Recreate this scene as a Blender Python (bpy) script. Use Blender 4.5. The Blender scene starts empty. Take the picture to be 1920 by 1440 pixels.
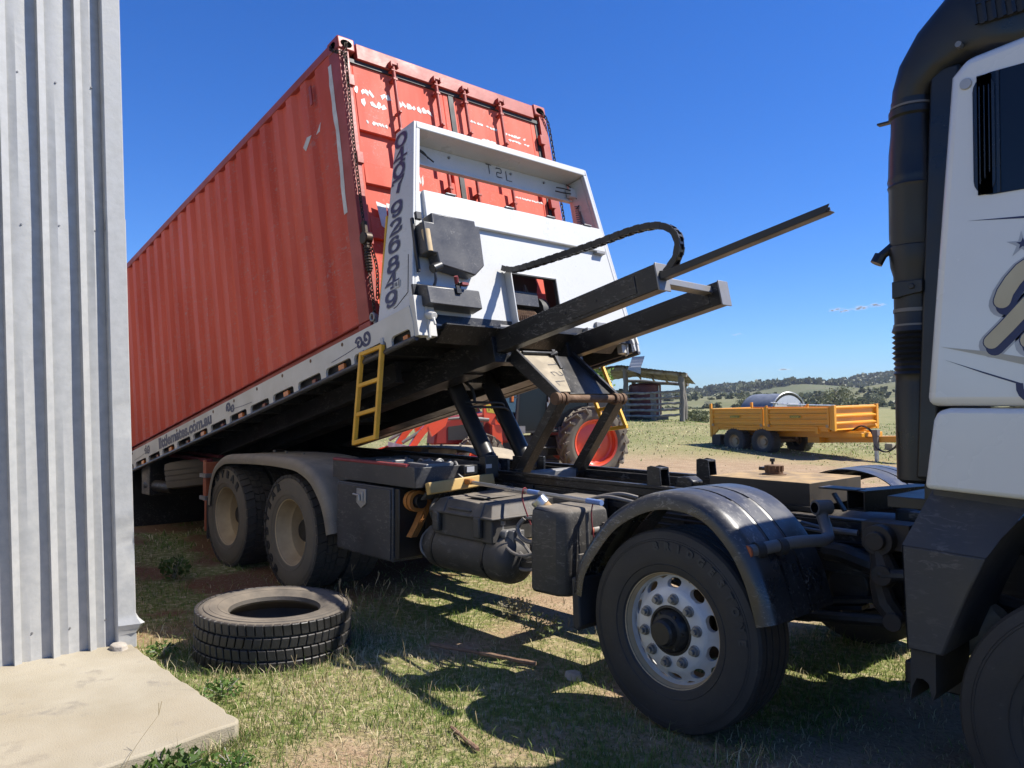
import bpy, bmesh, math, random
import numpy as np
from mathutils import Matrix, Vector, Euler
S = bpy.context.scene
COL = S.collection
R = math.radians
rnd = random.Random(7)
# ------------------------------------------------------------------ camera, sky, sun, exposure
CAM = Vector((2.4329, -4.5512, 1.672)); YAW = 0.7427398; PIT = 0.022457
cd = bpy.data.cameras.new('camera'); cam = bpy.data.objects.new('camera', cd); COL.objects.link(cam)
fw = Vector((-math.cos(YAW)*math.cos(PIT), math.sin(YAW)*math.cos(PIT), math.sin(PIT)))
rt = fw.cross(Vector((0, 0, 1))).normalized(); up = rt.cross(fw)
mw = Matrix((rt, up, -fw)).transposed().to_4x4(); mw.translation = CAM
cam.matrix_world = mw
cd.sensor_width = 36; cd.lens = 1481.2/1920*36; cd.clip_start = .05; cd.clip_end = 6000
S.camera = cam
SUN = Vector((.412, .4376, .80)).normalized()
world = bpy.data.worlds.new('World'); S.world = world; world.use_nodes = True
nt = world.node_tree; bg = nt.nodes['Background']
sky = nt.nodes.new('ShaderNodeTexSky'); sky.sky_type = 'NISHITA'; sky.sun_disc = False
sky.sun_elevation = math.asin(SUN.z); sky.sun_rotation = math.atan2(SUN.x, SUN.y)
sky.air_density = 1.0; sky.dust_density = .3; sky.ozone_density = 2.2; sky.altitude = 300
hs = nt.nodes.new('ShaderNodeHueSaturation'); hs.inputs['Saturation'].default_value = 1.28
nt.links.new(sky.outputs[0], hs.inputs['Color'])
tn = nt.nodes.new('ShaderNodeMix'); tn.data_type = 'RGBA'; tn.blend_type = 'MULTIPLY'; tn.inputs[0].default_value = 1; tn.inputs[7].default_value = (.41, .635, 1.03, 1)   # clear, deep blue inland air
nt.links.new(hs.outputs[0], tn.inputs[6]); nt.links.new(tn.outputs[2], bg.inputs[0]); bg.inputs[1].default_value = .091
sl = bpy.data.lights.new('sun', 'SUN'); sl.energy = 5.0; sl.angle = R(.53); sl.color = (1, .955, .88)
so = bpy.data.objects.new('sun', sl); COL.objects.link(so); so.location = (20, 20, 40)
so.rotation_euler = SUN.to_track_quat('Z', 'Y').to_euler()
S.view_settings.view_transform = 'Standard'; S.view_settings.look = 'None'
S.view_settings.exposure = 0.85; S.view_settings.gamma = 1
S.render.resolution_x = 1024; S.render.resolution_y = 768
S.cycles.max_bounces = 6; S.cycles.use_denoising = True

# ------------------------------------------------------------------ helpers
def tag(o, label=None, cat=None, group=None, kind=None):
    if label: o['label'] = label
    if cat: o['category'] = cat
    if group: o['group'] = group
    if kind: o['kind'] = kind
    return o
def empty(name, loc=(0, 0, 0), rot=(0, 0, 0), label=None, cat=None, group=None):
    o = bpy.data.objects.new(name, None); COL.objects.link(o)
    o.location = loc; o.rotation_euler = rot; o.empty_display_size = .2
    return tag(o, label, cat, group)
class MB:
    def __init__(s, M=None): s.v = []; s.f = []; s.m = []; s.M = M
    def add(s, vs, fs, mi=0):
        b = len(s.v)
        for p in vs:
            p = Vector(p); s.v.append(tuple(s.M @ p) if s.M else tuple(p))
        for f in fs: s.f.append(tuple(i+b for i in f)); s.m.append(mi)
        return s
    def hexa(s, p, mi=0):
        return s.add(p, [(0,3,2,1),(4,5,6,7),(0,1,5,4),(1,2,6,5),(2,3,7,6),(3,0,4,7)], mi)
    def box(s, x0, x1, y0, y1, z0, z1, mi=0):
        return s.hexa([(x0,y0,z0),(x1,y0,z0),(x1,y1,z0),(x0,y1,z0),(x0,y0,z1),(x1,y0,z1),(x1,y1,z1),(x0,y1,z1)], mi)
    def prism(s, pts, a0, a1, ax='y', mi=0):
        # pts 2-D polygon; ax the extrusion axis: 'y' -> pts are (x,z); 'x' -> (y,z); 'z' -> (x,y)
        def P(p, a):
            if ax == 'y': return (p[0], a, p[1])
            if ax == 'x': return (a, p[0], p[1])
            return (p[0], p[1], a)
        n = len(pts)
        vs = [P(p, a0) for p in pts]+[P(p, a1) for p in pts]
        fs = [tuple(range(n)), tuple(range(2*n-1, n-1, -1))]+[(i, i+n, (i+1) % n+n, (i+1) % n) for i in range(n)]
        return s.add(vs, fs, mi)
    def tube(s, path, r, n=8, closed=False, mi=0, caps=True):
        P = [Vector(p) for p in path]; k = len(P); vs = []; nrm = None
        rr = r if hasattr(r, '__len__') else [r]*k
        for i in range(k):
            if closed: t = P[(i+1) % k]-P[i-1]
            else: t = P[min(i+1, k-1)]-P[max(i-1, 0)]
            t.normalize()
            if nrm is None:
                nrm = t.orthogonal().normalized()
            nrm = (nrm-t*nrm.dot(t))
            if nrm.length < 1e-6: nrm = t.orthogonal()
            nrm.normalize(); b = t.cross(nrm)
            for j in range(n):
                a = 2*math.pi*j/n; vs.append(P[i]+rr[i]*(math.cos(a)*nrm+math.sin(a)*b))
        fs = []
        for i in range(k if closed else k-1):
            i2 = (i+1) % k
            for j in range(n): fs.append((i*n+j, i*n+(j+1) % n, i2*n+(j+1) % n, i2*n+j))
        if caps and not closed: fs += [tuple(range(n-1, -1, -1)), tuple(range((k-1)*n, k*n))]
        return s.add(vs, fs, mi)
    def cyl(s, p0, p1, r0, r1=None, n=20, mi=0):
        return s.tube([p0, p1], [r0, r0 if r1 is None else r1], n, mi=mi)
    def bar(s, p0, p1, w, h, upv=(0, 0, 1), mi=0):
        # rectangular bar from p0 to p1, w across, h along upv
        p0 = Vector(p0); p1 = Vector(p1); t = (p1-p0).normalized(); u = Vector(upv); u = (u-t*u.dot(t)).normalized(); b = t.cross(u)
        q = []
        for P in (p0, p1):
            q += [P-b*w/2-u*h/2, P+b*w/2-u*h/2, P+b*w/2+u*h/2, P-b*w/2+u*h/2]
        return s.add(q, [(0,1,2,3),(7,6,5,4),(0,4,5,1),(1,5,6,2),(2,6,7,3),(3,7,4,0)], mi)
    def lathe(s, prof, c=(0, 0, 0), n=48, ax='y', mi=0, closed=False):
        # prof list of (a, r): a along axis
        vs = []; k = len(prof)
        for i in range(n):
            t = 2*math.pi*i/n; ct, st = math.cos(t), math.sin(t)
            for a, r in prof:
                if ax == 'y': p = (r*ct, a, r*st)
                elif ax == 'x': p = (a, r*ct, r*st)
                else: p = (r*ct, r*st, a)
                vs.append((p[0]+c[0], p[1]+c[1], p[2]+c[2]))
        fs = []
        for i in range(n):
            i2 = (i+1) % n
            for j in range(k if closed else k-1):
                j2 = (j+1) % k
                fs.append((i*k+j, i*k+j2, i2*k+j2, i2*k+j))
        return s.add(vs, fs, mi)
    def sheet(s, path, prof, mi=0, thick=.006):
        # sweep a fender: path [(x,z)], profile [(y, off)] with off along the outward normal
        n = len(path); rows = []
        for lay in (0, -thick):
            for i in range(n):
                a = Vector(path[max(i-1, 0)]); b = Vector(path[min(i+1, n-1)]); t = (b-a).normalized(); nn = Vector((-t.y, t.x))
                for y, o in prof: rows.append((path[i][0]+nn.x*(o+lay), y, path[i][1]+nn.y*(o+lay)))
        k = len(prof); N = n*k; fs = []
        for i in range(n-1):
            for j in range(k-1):
                fs.append((i*k+j, i*k+j+1, (i+1)*k+j+1, (i+1)*k+j)); fs.append((N+i*k+j, N+(i+1)*k+j, N+(i+1)*k+j+1, N+i*k+j+1))
        for i in range(n-1):
            for j in (0, k-1): fs.append((i*k+j, (i+1)*k+j, N+(i+1)*k+j, N+i*k+j))
        for j in range(k-1):
            for i in (0, n-1): fs.append((i*k+j, i*k+j+1, N+i*k+j+1, N+i*k+j))
        return s.add(rows, fs, mi)
def catmull(pts, sub=4):
    P = [Vector(p) for p in pts]; out = []
    for i in range(len(P)-1):
        a, b, c, d = P[max(i-1, 0)], P[i], P[i+1], P[min(i+2, len(P)-1)]
        for j in range(sub):
            t = j/sub
            out.append(.5*((2*b)+(c-a)*t+(2*a-5*b+4*c-d)*t*t+(3*b-a-3*c+d)*t**3))
    out.append(P[-1]); return [tuple(p) for p in out]
SPLIT = {'hose', 'hydraulic_pipe', 'hydraulic_hose', 'torn_sticker', 'wire', 'corner_casting', 'painted_casting_hole', 'hinge', 'end_cap', 'clamp', 'lashing_hole', 'hose_clamp', 'tank_strap', 'suspension', 'fitting', 'sticker', 'mud_flap', 'latch_plate', 'post', 'stop', 'mounting_bracket', 'junction_bolt', 'drag_link', 'marker_board', 'axle', 'wire'}
def comps(mb):
    p = list(range(len(mb.v)))
    def fd(i):
        while p[i] != i: p[i] = p[p[i]]; i = p[i]
        return i
    for f in mb.f:
        a = fd(f[0])
        for q in f[1:]: p[fd(q)] = a
    g = {}
    for k, f in enumerate(mb.f): g.setdefault(fd(f[0]), []).append(k)
    return list(g.values())
def obj(name, mb, mats, parent=None, **kw):
    if name in SPLIT:
        cs = comps(mb)
        if 1 < len(cs) <= 120:
            first = None
            for fs_ in cs:
                ids = sorted({i for k in fs_ for i in mb.f[k]}); mp = {i: j for j, i in enumerate(ids)}
                q = MB(); q.v = [mb.v[i] for i in ids]; q.f = [tuple(mp[i] for i in mb.f[k]) for k in fs_]; q.m = [mb.m[k] for k in fs_]
                o = obj1(name, q, mats, parent, **kw); first = first or o
            return first
    return obj1(name, mb, mats, parent, **kw)
def obj1(name, mb, mats, parent=None, smooth=32, bevel=0, seg=2, loc=None, rot=None):
    me = bpy.data.meshes.new(name); me.from_pydata(mb.v, [], mb.f)
    if not isinstance(mats, (list, tuple)): mats = [mats]
    for m in mats: me.materials.append(m)
    if len(mats) > 1: me.polygons.foreach_set('material_index', mb.m)
    bm = bmesh.new(); bm.from_mesh(me); bmesh.ops.recalc_face_normals(bm, faces=bm.faces); bm.to_mesh(me); bm.free()
    if smooth:
        me.polygons.foreach_set('use_smooth', [True]*len(me.polygons)); me.set_sharp_from_angle(angle=R(smooth))
    me.update()
    o = bpy.data.objects.new(name, me); COL.objects.link(o)
    if parent: o.parent = parent
    if loc: o.location = loc
    if rot: o.rotation_euler = rot
    if bevel:
        b = o.modifiers.new('bevel', 'BEVEL'); b.width = bevel; b.segments = seg; b.limit_method = 'ANGLE'; b.angle_limit = R(40)
        b.harden_normals = False
    return o
def copy_tree(o, parent=None):
    c = o.copy(); COL.objects.link(c); c.parent = parent
    for ch in list(o.children): copy_tree(ch, c)
    return c

# ------------------------------------------------------------------ materials
def mat(name, col, rough=.5, metal=0., col2=None, ns=4., lo=.35, hi=.65, bump=0., bs=60., dust=None, dcol=(.30, .24, .17), coat=0., spec=.5, rvar=.12, dside=.25, scuff=0, fade=None, stain=None, scol=(.1, .05, .02), stretch=None):
    m = bpy.data.materials.new(name); m.use_nodes = True; t = m.node_tree; N = t.nodes.new; Lk = t.links.new
    b = t.nodes['Principled BSDF']; tc = N('ShaderNodeTexCoord'); co = tc.outputs['Object']
    if stretch:
        mp = N('ShaderNodeMapping'); mp.inputs['Scale'].default_value = stretch; Lk(co, mp.inputs[0]); co = mp.outputs[0]
    def noise(sc, det=5, ro=.55):
        n = N('ShaderNodeTexNoise'); n.inputs['Scale'].default_value = sc; n.inputs['Detail'].default_value = det; n.inputs['Roughness'].default_value = ro; Lk(co, n.inputs['Vector']); return n.outputs[0]
    def rng(s, a, c, d=0., e=1.):
        r = N('ShaderNodeMapRange'); Lk(s, r.inputs[0])
        for i, v in zip((1, 2, 3, 4), (a, c, d, e)): r.inputs[i].default_value = v
        return r.outputs[0]
    def mix(f, a, c):
        x = N('ShaderNodeMix'); x.data_type = 'RGBA'
        if isinstance(f, float): x.inputs[0].default_value = f
        else: Lk(f, x.inputs[0])
        for s, v in ((x.inputs[6], a), (x.inputs[7], c)):
            if isinstance(v, tuple): s.default_value = (*v, 1)
            else: Lk(v, s)
        return x.outputs[2]
    n1 = noise(ns)
    k_ = .78; col = tuple(c*k_ for c in col); dcol = tuple(c*k_ for c in dcol); scol = tuple(c*k_ for c in scol); col2 = tuple(c*k_ for c in col2) if col2 else None   # measured under this exposure
    if col2 is None: col2 = tuple(c*.8 for c in col)
    c = mix(rng(n1, lo, hi), col, col2)
    if stain:
        c = mix(rng(noise(ns*2.7, 7, .65), 1-stain-.05, 1-stain+.08), c, scol)
    if scuff:   # fine pale scratches and knocks
        n2 = N('ShaderNodeTexNoise'); n2.inputs['Scale'].default_value = 38; n2.inputs['Detail'].default_value = 8; n2.inputs['Roughness'].default_value = .7; n2.inputs['Distortion'].default_value = 1.2
        mp2 = N('ShaderNodeMapping'); mp2.inputs['Scale'].default_value = (.35, 1, 1); mp2.inputs['Rotation'].default_value = (.3, .5, .2); Lk(tc.outputs['Object'], mp2.inputs[0]); Lk(mp2.outputs[0], n2.inputs['Vector'])
        sm = N('ShaderNodeMath'); sm.operation = 'MULTIPLY'; Lk(rng(n2.outputs[0], .54, .63, 0, scuff), sm.inputs[0]); Lk(rng(noise(3.1, 3), .40, .58), sm.inputs[1])
        c = mix(sm.outputs[0], c, (.30, .28, .25))
    if fade: c = mix(rng(noise(ns*.42, 4), .42, .62, 0, .55), c, fade)
    if dust:
        g = N('ShaderNodeNewGeometry'); sx = N('ShaderNodeSeparateXYZ'); Lk(g.outputs['Normal'], sx.inputs[0])
        upf = rng(sx.outputs[2], .2, .95, dside, 1.)
        mm = N('ShaderNodeMath'); mm.operation = 'MULTIPLY'; Lk(upf, mm.inputs[0]); Lk(rng(noise(ns*1.7, 6, .6), .3, .7, dust*.35, dust), mm.inputs[1])
        c = mix(mm.outputs[0], c, dcol)
        rr = N('ShaderNodeMath'); rr.operation = 'ADD'; rr.use_clamp = True; Lk(rng(n1, .3, .7, rough-rvar, rough+rvar), rr.inputs[0])
        m2 = N('ShaderNodeMath'); m2.operation = 'MULTIPLY'; Lk(mm.outputs[0], m2.inputs[0]); m2.inputs[1].default_value = .5; Lk(m2.outputs[0], rr.inputs[1]); Lk(rr.outputs[0], b.inputs['Roughness'])
    else: Lk(rng(n1, .3, .7, max(rough-rvar, .03), min(rough+rvar, 1.)), b.inputs['Roughness'])
    Lk(c, b.inputs['Base Color'])
    b.inputs['Metallic'].default_value = metal; b.inputs['Specular IOR Level'].default_value = spec
    if coat: b.inputs['Coat Weight'].default_value = coat; b.inputs['Coat Roughness'].default_value = .12
    if bump:
        bn = N('ShaderNodeBump'); bn.inputs['Strength'].default_value = bump; bn.inputs['Distance'].default_value = .01
        Lk(noise(bs, 4), bn.inputs['Height']); Lk(bn.outputs[0], b.inputs['Normal'])
    return m
DU = (.33, .26, .18)
M = {}
M['galv'] = mat('galvanised steel', (.56, .555, .53), .42, .10, (.47, .47, .455), 14, bump=.14, bs=25, stain=.3, scol=(.54, .51, .46), spec=.35)
M['concrete'] = mat('concrete', (.46, .41, .315), .9, 0, (.37, .32, .23), 1.7, .35, .65, bump=.4, bs=130, stain=.36, fade=(.30, .245, .165), scuff=.25, scol=(.30, .265, .21), spec=.2)
M['cred'] = mat('container red paint', (.72, .108, .060), .6, 0, (.61, .090, .051), 2.2, bump=.08, bs=18, dust=.12, dcol=(.5, .17, .11), stain=.29, scol=(.36, .065, .036), stretch=(1.6, 1.6, .35), spec=.25, scuff=.5, fade=(.68, .145, .09))
M['cred_dark'] = mat('container red rail', (.46, .068, .042), .5, 0, (.36, .056, .036), 4, bump=.1, bs=30, stain=.3, scol=(.12, .04, .02))
M['torn'] = mat('torn white sticker', (.78, .77, .72), .6, 0, (.62, .61, .57), 12, bump=.4, bs=40)
M['gasket'] = mat('rubber gasket', (.035, .035, .035), .6, 0)
M['white'] = mat('white paint', (.70, .70, .68), .32, 0, (.65, .65, .62), 2.5, scuff=.25, stain=.24, scol=(.52, .49, .43), dust=.08, dcol=(.5, .44, .34), coat=.3)
M['white_rail'] = mat('dusty white paint', (.72, .70, .65), .42, 0, (.62, .60, .54), 3, dust=.2, dcol=(.5, .42, .32), stain=.24, scol=(.45, .38, .28))
M['cabwhite'] = mat('cab white paint', (.88, .88, .85), .25, 0, (.85, .85, .82), 2, dust=.1, dcol=(.5, .45, .36), coat=.5)
M['black'] = mat('black painted steel', (.010, .0105, .012), .45, 0, (.016, .016, .017), 4, dust=.25, dside=.08, dcol=DU, bump=.1, bs=40, scuff=.35, stain=.3, scol=(.05, .03, .018))
M['blackclean'] = mat('black steel', (.009, .0095, .011), .36, 0, (.014, .0145, .016), 5, dust=.08, dcol=DU, bump=.06)
M['beam'] = mat('black worn beam', (.009, .0095, .0105), .40, 0, (.015, .0145, .014), 5, dust=.12, dside=.08, dcol=(.2, .17, .13), bump=.1, bs=50, scuff=.4, stain=.3, scol=(.06, .035, .02))
M['plastic'] = mat('dusty sun-paled black plastic', (.022, .023, .025), .55, 0, (.032, .032, .032), 4, scuff=.3, dust=.85, dside=.15, dcol=(.30, .25, .19), bump=.1, bs=70)  # dusty, with upper faces paled further to stand for sun on the lids
M['fender'] = mat('black plastic mudguard', (.014, .015, .017), .30, 0, (.022, .023, .025), 5, scuff=.5, spec=.7, dust=.25, dside=.1, dcol=(.30, .27, .23), bump=.06, bs=60)
M['fender_dust'] = mat('dust covered mudguard', (.19, .16, .12), .75, 0, (.27, .225, .16), 4, scuff=.4, dust=.9, dcol=(.52, .43, .31), bump=.1, bs=60)
M['rubber'] = mat('tyre rubber', (.020, .020, .021), .65, 0, (.032, .030, .028), 7, dust=.22, dcol=(.25, .2, .15), bump=.15, bs=90, stain=.33, scol=(.075, .07, .064))
M['rubber_dust'] = mat('dusty tyre rubber', (.115, .10, .078), .85, 0, (.16, .135, .10), 6, dust=.5, dcol=(.34, .27, .19), bump=.2, bs=80)
M['tread'] = mat('tread rubber', (.03, .029, .028), .8, 0, (.05, .045, .038), 9, dust=.3, dcol=(.28, .22, .16), bump=.25, bs=70)
M['loose'] = mat('old tyre rubber', (.022, .0215, .021), .7, 0, (.07, .062, .053), 3.5, dust=.62, dcol=(.36, .29, .21), bump=.2, bs=60)
M['loose_tread'] = mat('old tread rubber', (.011, .011, .011), .5, 0, (.022, .021, .02), 9, dust=.2, dside=.1, dcol=(.28, .22, .16), bump=.2, bs=60)
M['lettering'] = mat('raised tyre lettering', (.008, .008, .008), .7, 0, (.014, .013, .012), 8)
M['lettering2'] = mat('raised tyre lettering grey', (.05, .05, .05), .7, 0)
M['rim_dust'] = mat('dusty wheel rim', (.66, .50, .29), .7, .1, (.50, .37, .21), 6, dust=.3, dcol=(.4, .31, .2), stain=.3, scol=(.5, .46, .4))
M['alloy'] = mat('silver wheel paint', (.78, .78, .76), .42, .15, (.62, .61, .58), 6, stain=.28, scol=(.36, .27, .17), bump=.05)
M['nut'] = mat('wheel nut steel', (.30, .30, .29), .4, .4, (.2, .19, .18), 30)
M['hub'] = mat('greasy hub', (.014, .013, .012), .5, 0, (.035, .028, .02), 20, bump=.2)
M['rust'] = mat('rusty steel', (.19, .10, .05), .75, .1, (.11, .055, .028), 14, bump=.4, bs=50, dust=.3, dcol=(.4, .3, .18))
M['rusttop'] = mat('dusty rusty steel plate', (.50, .36, .19), .85, 0, (.32, .16, .06), 5, .45, .62, bump=.2)
M['tanktop'] = mat('rust streaked black tank', (.022, .021, .02), .5, 0, (.04, .033, .025), 6, dust=1.1, dside=.06, dcol=(.50, .34, .17), stain=.28, scol=(.22, .09, .03))
M['yellow'] = mat('yellow ladder paint', (.95, .50, .03), .45, 0, (.8, .41, .03), 7, dust=.2, dcol=(.4, .3, .16), stain=.28, scol=(.3, .2, .06))
M['steel'] = mat('bare grey steel', (.33, .33, .33), .45, .4, (.24, .235, .23), 8, dust=.2, dcol=DU)
M['pipe'] = mat('grey dusty pipe', (.16, .16, .16), .5, .2, (.22, .2, .18), 9, dust=.3, dcol=DU)
M['chain'] = mat('dark chain steel', (.045, .035, .028), .5, .6, (.08, .055, .035), 30)
M['plate'] = mat('worn dusty steel plate', (.42, .35, .24), .65, .15, (.30, .25, .175), 7, .35, .6, bump=.2, stain=.25, scol=(.16, .14, .11))
M['navy'] = mat('navy lettering', (.025, .03, .10), .4, 0, (.03, .035, .11), 5)
M['bolt'] = mat('worn bolt heads', (.10, .095, .09), .45, .4, (.05, .045, .04), 20)
M['silver'] = mat('silver decal', (.52, .53, .55), .4, .1, (.42, .43, .46), 6)
M['gold'] = mat('beige decal', (.62, .54, .36), .45, 0, (.56, .48, .32), 5)
M['palebeige'] = mat('pale beige stripe', (.56, .53, .44), .4, 0)
M['ink'] = mat('black lettering', (.03, .03, .038), .5, 0)
M['amber'] = mat('amber lens', (.75, .22, .03), .3, 0, (.6, .16, .02), 20, coat=.5)
M['dullred'] = mat('dull red lens', (.3, .09, .05), .4, 0)
M['orange'] = mat('orange painted board', (.48, .12, .045), .6, 0, (.38, .1, .04), 10, dust=.3, dcol=(.45, .25, .15))
M['redtrim'] = mat('red rubber trim', (.28, .025, .035), .6, 0, (.2, .02, .03), 8, dust=.25, dcol=(.4, .2, .15))
M['strap'] = mat('orange webbing', (.50, .19, .03), .8, 0, (.38, .14, .025), 14, bump=.3, bs=90)
M['broomwood'] = mat('yellow broom head', (.60, .40, .13), .6, 0, (.52, .33, .1), 6, dust=.2, dcol=(.5, .4, .25))
M['alum'] = mat('aluminium tube', (.62, .62, .62), .35, .8, (.5, .5, .5), 9)
M['blue'] = mat('blue plastic', (.10, .2, .5), .45, 0, (.2, .3, .55), 9)
M['glass'] = mat('dark cab glass', (.010, .013, .019), .09, 0, (.011, .014, .02), 2, rvar=.02, spec=.35)
M['louver'] = mat('dark trim', (.016, .018, .023), .25, 0)
M['snorkel'] = mat('black snorkel plastic', (.009, .0095, .011), .38, 0, (.014, .0145, .016), 5, dust=.1, dside=.1, dcol=(.2, .18, .16))
M['mud'] = mat('dark grey mudguard', (.030, .031, .035), .5, 0, (.04, .04, .044), 4, scuff=.16, dust=.3, dcol=(.26, .23, .2), bump=.05)
M['engine'] = mat('oily machinery', (.009, .0085, .0085), .5, 0, (.022, .017, .013), 9, bump=.4, bs=30, dust=.2, dside=.1, dcol=DU)
M['oldiron'] = mat('dark old iron', (.035, .03, .026), .6, .1, (.075, .05, .033), 14, bump=.3, bs=50, dust=.25, dcol=DU)
M['hole_paint'] = mat('painted hole black', (.004, .004, .004), 1, 0, spec=0)  # flat black that paints the darkness inside a hole
M['cream'] = mat('cream shock absorber', (.42, .38, .28), .55, 0, (.3, .26, .2), 12, dust=.2, dcol=DU)
M['darkgrey'] = mat('dark grey toolbox', (.036, .037, .041), .38, 0, (.048, .048, .052), 3, dust=.18, dcol=(.25, .22, .19), bump=.05, scuff=.28, stain=.25, scol=(.12, .11, .1))
M['trailer'] = mat('yellow trailer paint', (.90, .40, .014), .42, 0, (.84, .36, .013), 1.2, scuff=.35, coat=.2)
M['stick_y'] = mat('yellow sticker', (.6, .5, .05), .5, 0)
M['tred'] = mat('tractor red orange', (.85, .085, .022), .38, 0, (.72, .07, .02), 3, dust=.12, dcol=(.4, .25, .16), coat=.4)
M['tdark'] = mat('tractor dark red', (.34, .03, .02), .5, 0)
M['wood'] = mat('weathered grey timber', (.27, .245, .21), .9, 0, (.17, .155, .135), 8, bump=.6, bs=30, stretch=(1, 1, .15))
M['woodrail'] = mat('weathered pale rail', (.42, .39, .33), .9, 0, (.26, .235, .2), 5, bump=.6, bs=30)
M['roofiron'] = mat('old roof iron', (.17, .155, .14), .6, .2, (.11, .08, .06), 2, .4, .65, bump=.1)
M['tankred'] = mat('maroon tank', (.14, .02, .028), .5, 0, (.11, .018, .024), 3)
M['cratey'] = mat('yellowed plastic tank', (.42, .31, .12), .6, 0)
M['tarp'] = mat('blue grey tarpaulin', (.16, .18, .22), .6, 0, (.22, .24, .28), 4, bump=.15, bs=8)
M['tarpw'] = mat('pale end panel', (.6, .63, .66), .5, 0, (.5, .53, .57), 3)
M['bark'] = mat('bark', (.13, .1, .075), .9, 0, (.2, .17, .13), 12, bump=.6, bs=25)
M['drystalk'] = mat('dry grass stalk', (.34, .27, .14), .8, 0, (.24, .18, .09), 20)
M['stickw'] = mat('dry stick', (.2, .105, .06), .8, 0, (.3, .19, .12), 20, bump=.5, bs=60)
M['stone'] = mat('pale stone', (.5, .45, .38), .9, 0, (.38, .33, .27), 12, bump=.5)
M['cow'] = mat('dark cow hide', (.02, .015, .013), .8, 0)
def leafmat(name, rough=.55, trans=.25):
    m = bpy.data.materials.new(name); m.use_nodes = True; t = m.node_tree; b = t.nodes['Principled BSDF']
    a = t.nodes.new('ShaderNodeAttribute'); a.attribute_name = 'Col'
    kx = t.nodes.new('ShaderNodeMix'); kx.data_type = 'RGBA'; kx.blend_type = 'MULTIPLY'; kx.inputs[0].default_value = 1; kx.inputs[7].default_value = (.92, .92, .90, 1); t.links.new(a.outputs['Color'], kx.inputs[6]); a = type('A', (), {'outputs': {'Color': kx.outputs[2]}})
    t.links.new(a.outputs['Color'], b.inputs['Base Color']); b.inputs['Roughness'].default_value = rough; b.inputs['Specular IOR Level'].default_value = .3
    tr = t.nodes.new('ShaderNodeBsdfTranslucent'); t.links.new(a.outputs['Color'], tr.inputs[0])
    mx = t.nodes.new('ShaderNodeMixShader'); mx.inputs[0].default_value = trans
    t.links.new(b.outputs[0], mx.inputs[1]); t.links.new(tr.outputs[0], mx.inputs[2]); t.links.new(mx.outputs[0], t.nodes['Material Output'].inputs[0])
    return m
M['leaf'] = leafmat('leaf'); M['grass'] = leafmat('grass blades', .6, .3)

# ------------------------------------------------------------------ lettering
def text_mb(body, size=1., bold=0., ext=.002):
    cu = bpy.data.curves.new('t', 'FONT'); cu.body = body; cu.size = size; cu.offset = bold; cu.extrude = ext; cu.resolution_u = 3
    cu.align_x = 'CENTER'; cu.align_y = 'CENTER'
    o = bpy.data.objects.new('t', cu); me = bpy.data.meshes.new_from_object(o)
    v = [tuple(x.co) for x in me.vertices]; f = [tuple(p.vertices) for p in me.polygons]
    bpy.data.objects.remove(o); bpy.data.curves.remove(cu); bpy.data.meshes.remove(me)
    return v, f
def put_text(mb, body, M4, size, bold=0., ext=.002, sx=1., mi=0):
    v, f = text_mb(body, size, bold, ext)
    mb.add([M4 @ Vector((x*sx, y, z)) for x, y, z in v], f, mi)
def frame(o, ex, ey, ez=None):
    ex = Vector(ex).normalized(); ey = Vector(ey); ey = (ey-ex*ey.dot(ex)).normalized(); ez = ex.cross(ey)
    m = Matrix((ex, ey, ez)).transposed().to_4x4(); m.translation = Vector(o); return m
def arc(cx, cy, rx, ry, a0, a1, n=14):
    return [(cx+rx*math.cos(R(a0+(a1-a0)*i/n)), cy+ry*math.sin(R(a0+(a1-a0)*i/n))) for i in range(n+1)]
# digits as strokes in a unit box (x -.5...5, y -.5...5)
DIG = {
 '0': [arc(0, 0, .34, .4, 0, 360, 26)],
 '4': [[(.12, .45), (-.42, -.14), (.46, -.14)], [(.14, .45), (.14, -.45)], [(-.05, -.43), (.33, -.43)]],
 '7': [[(-.38, .2), (-.38, .4), (.4, .4), (.1, .02), (-.02, -.45)]],
 '9': [arc(0, .14, .32, .28, 0, 360, 22), [(.32, .14)]+arc(0, -.06, .32, .36, 0, -125, 12), [(-.25, -.3), (-.2, -.32)]],
 '6': [arc(0, -.14, .32, .28, 0, 360, 22), [(-.32, -.14)]+arc(0, .06, .32, .36, 180, 55, 12), [(.25, .3), (.2, .32)]],
 '2': [arc(0, .17, .32, .24, 165, -30, 14)+[(-.02, -.12), (-.36, -.38), (.2, -.4), (.38, -.3), (.38, -.18)]],
 '8': [arc(0, .2, .26, .21, 0, 360, 20), arc(0, -.2, .33, .23, 0, 360, 20)]}
def strokes(mb, ss, M4, sx, sy, a, b, lift, mi=0, nib=True):
    # a half width of a vertical stroke, b of a horizontal one
    for k, p in enumerate(ss):
        q = [Vector((x*sx, y*sy)) for x, y in p]; n = len(q); L = []
        cl = (q[0]-q[-1]).length < 1e-4
        for i in range(n):
            t = (q[(i+1) % (n-1)] if cl and i == n-1 else q[min(i+1, n-1)])-(q[i-1] if not (cl and i == 0) and i > 0 else (q[n-2] if cl else q[0]))
            t.normalize(); nn = Vector((-t.y, t.x))
            w = (abs(nn.x)*a+abs(nn.y)*b)
            c = q[i]+(0*t)
            if not cl and i == 0: c = c-t*b*.6
            if not cl and i == n-1: c = c+t*b*.6
            L.append((c+nn*w, c-nn*w))
        z = lift+k*.0006; vs = []
        for A, B in L: vs += [M4 @ Vector((A.x, A.y, z)), M4 @ Vector((B.x, B.y, z))]
        mb.add(vs, [(2*i, 2*i+1, 2*i+3, 2*i+2) for i in range(n-1)], mi)
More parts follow.
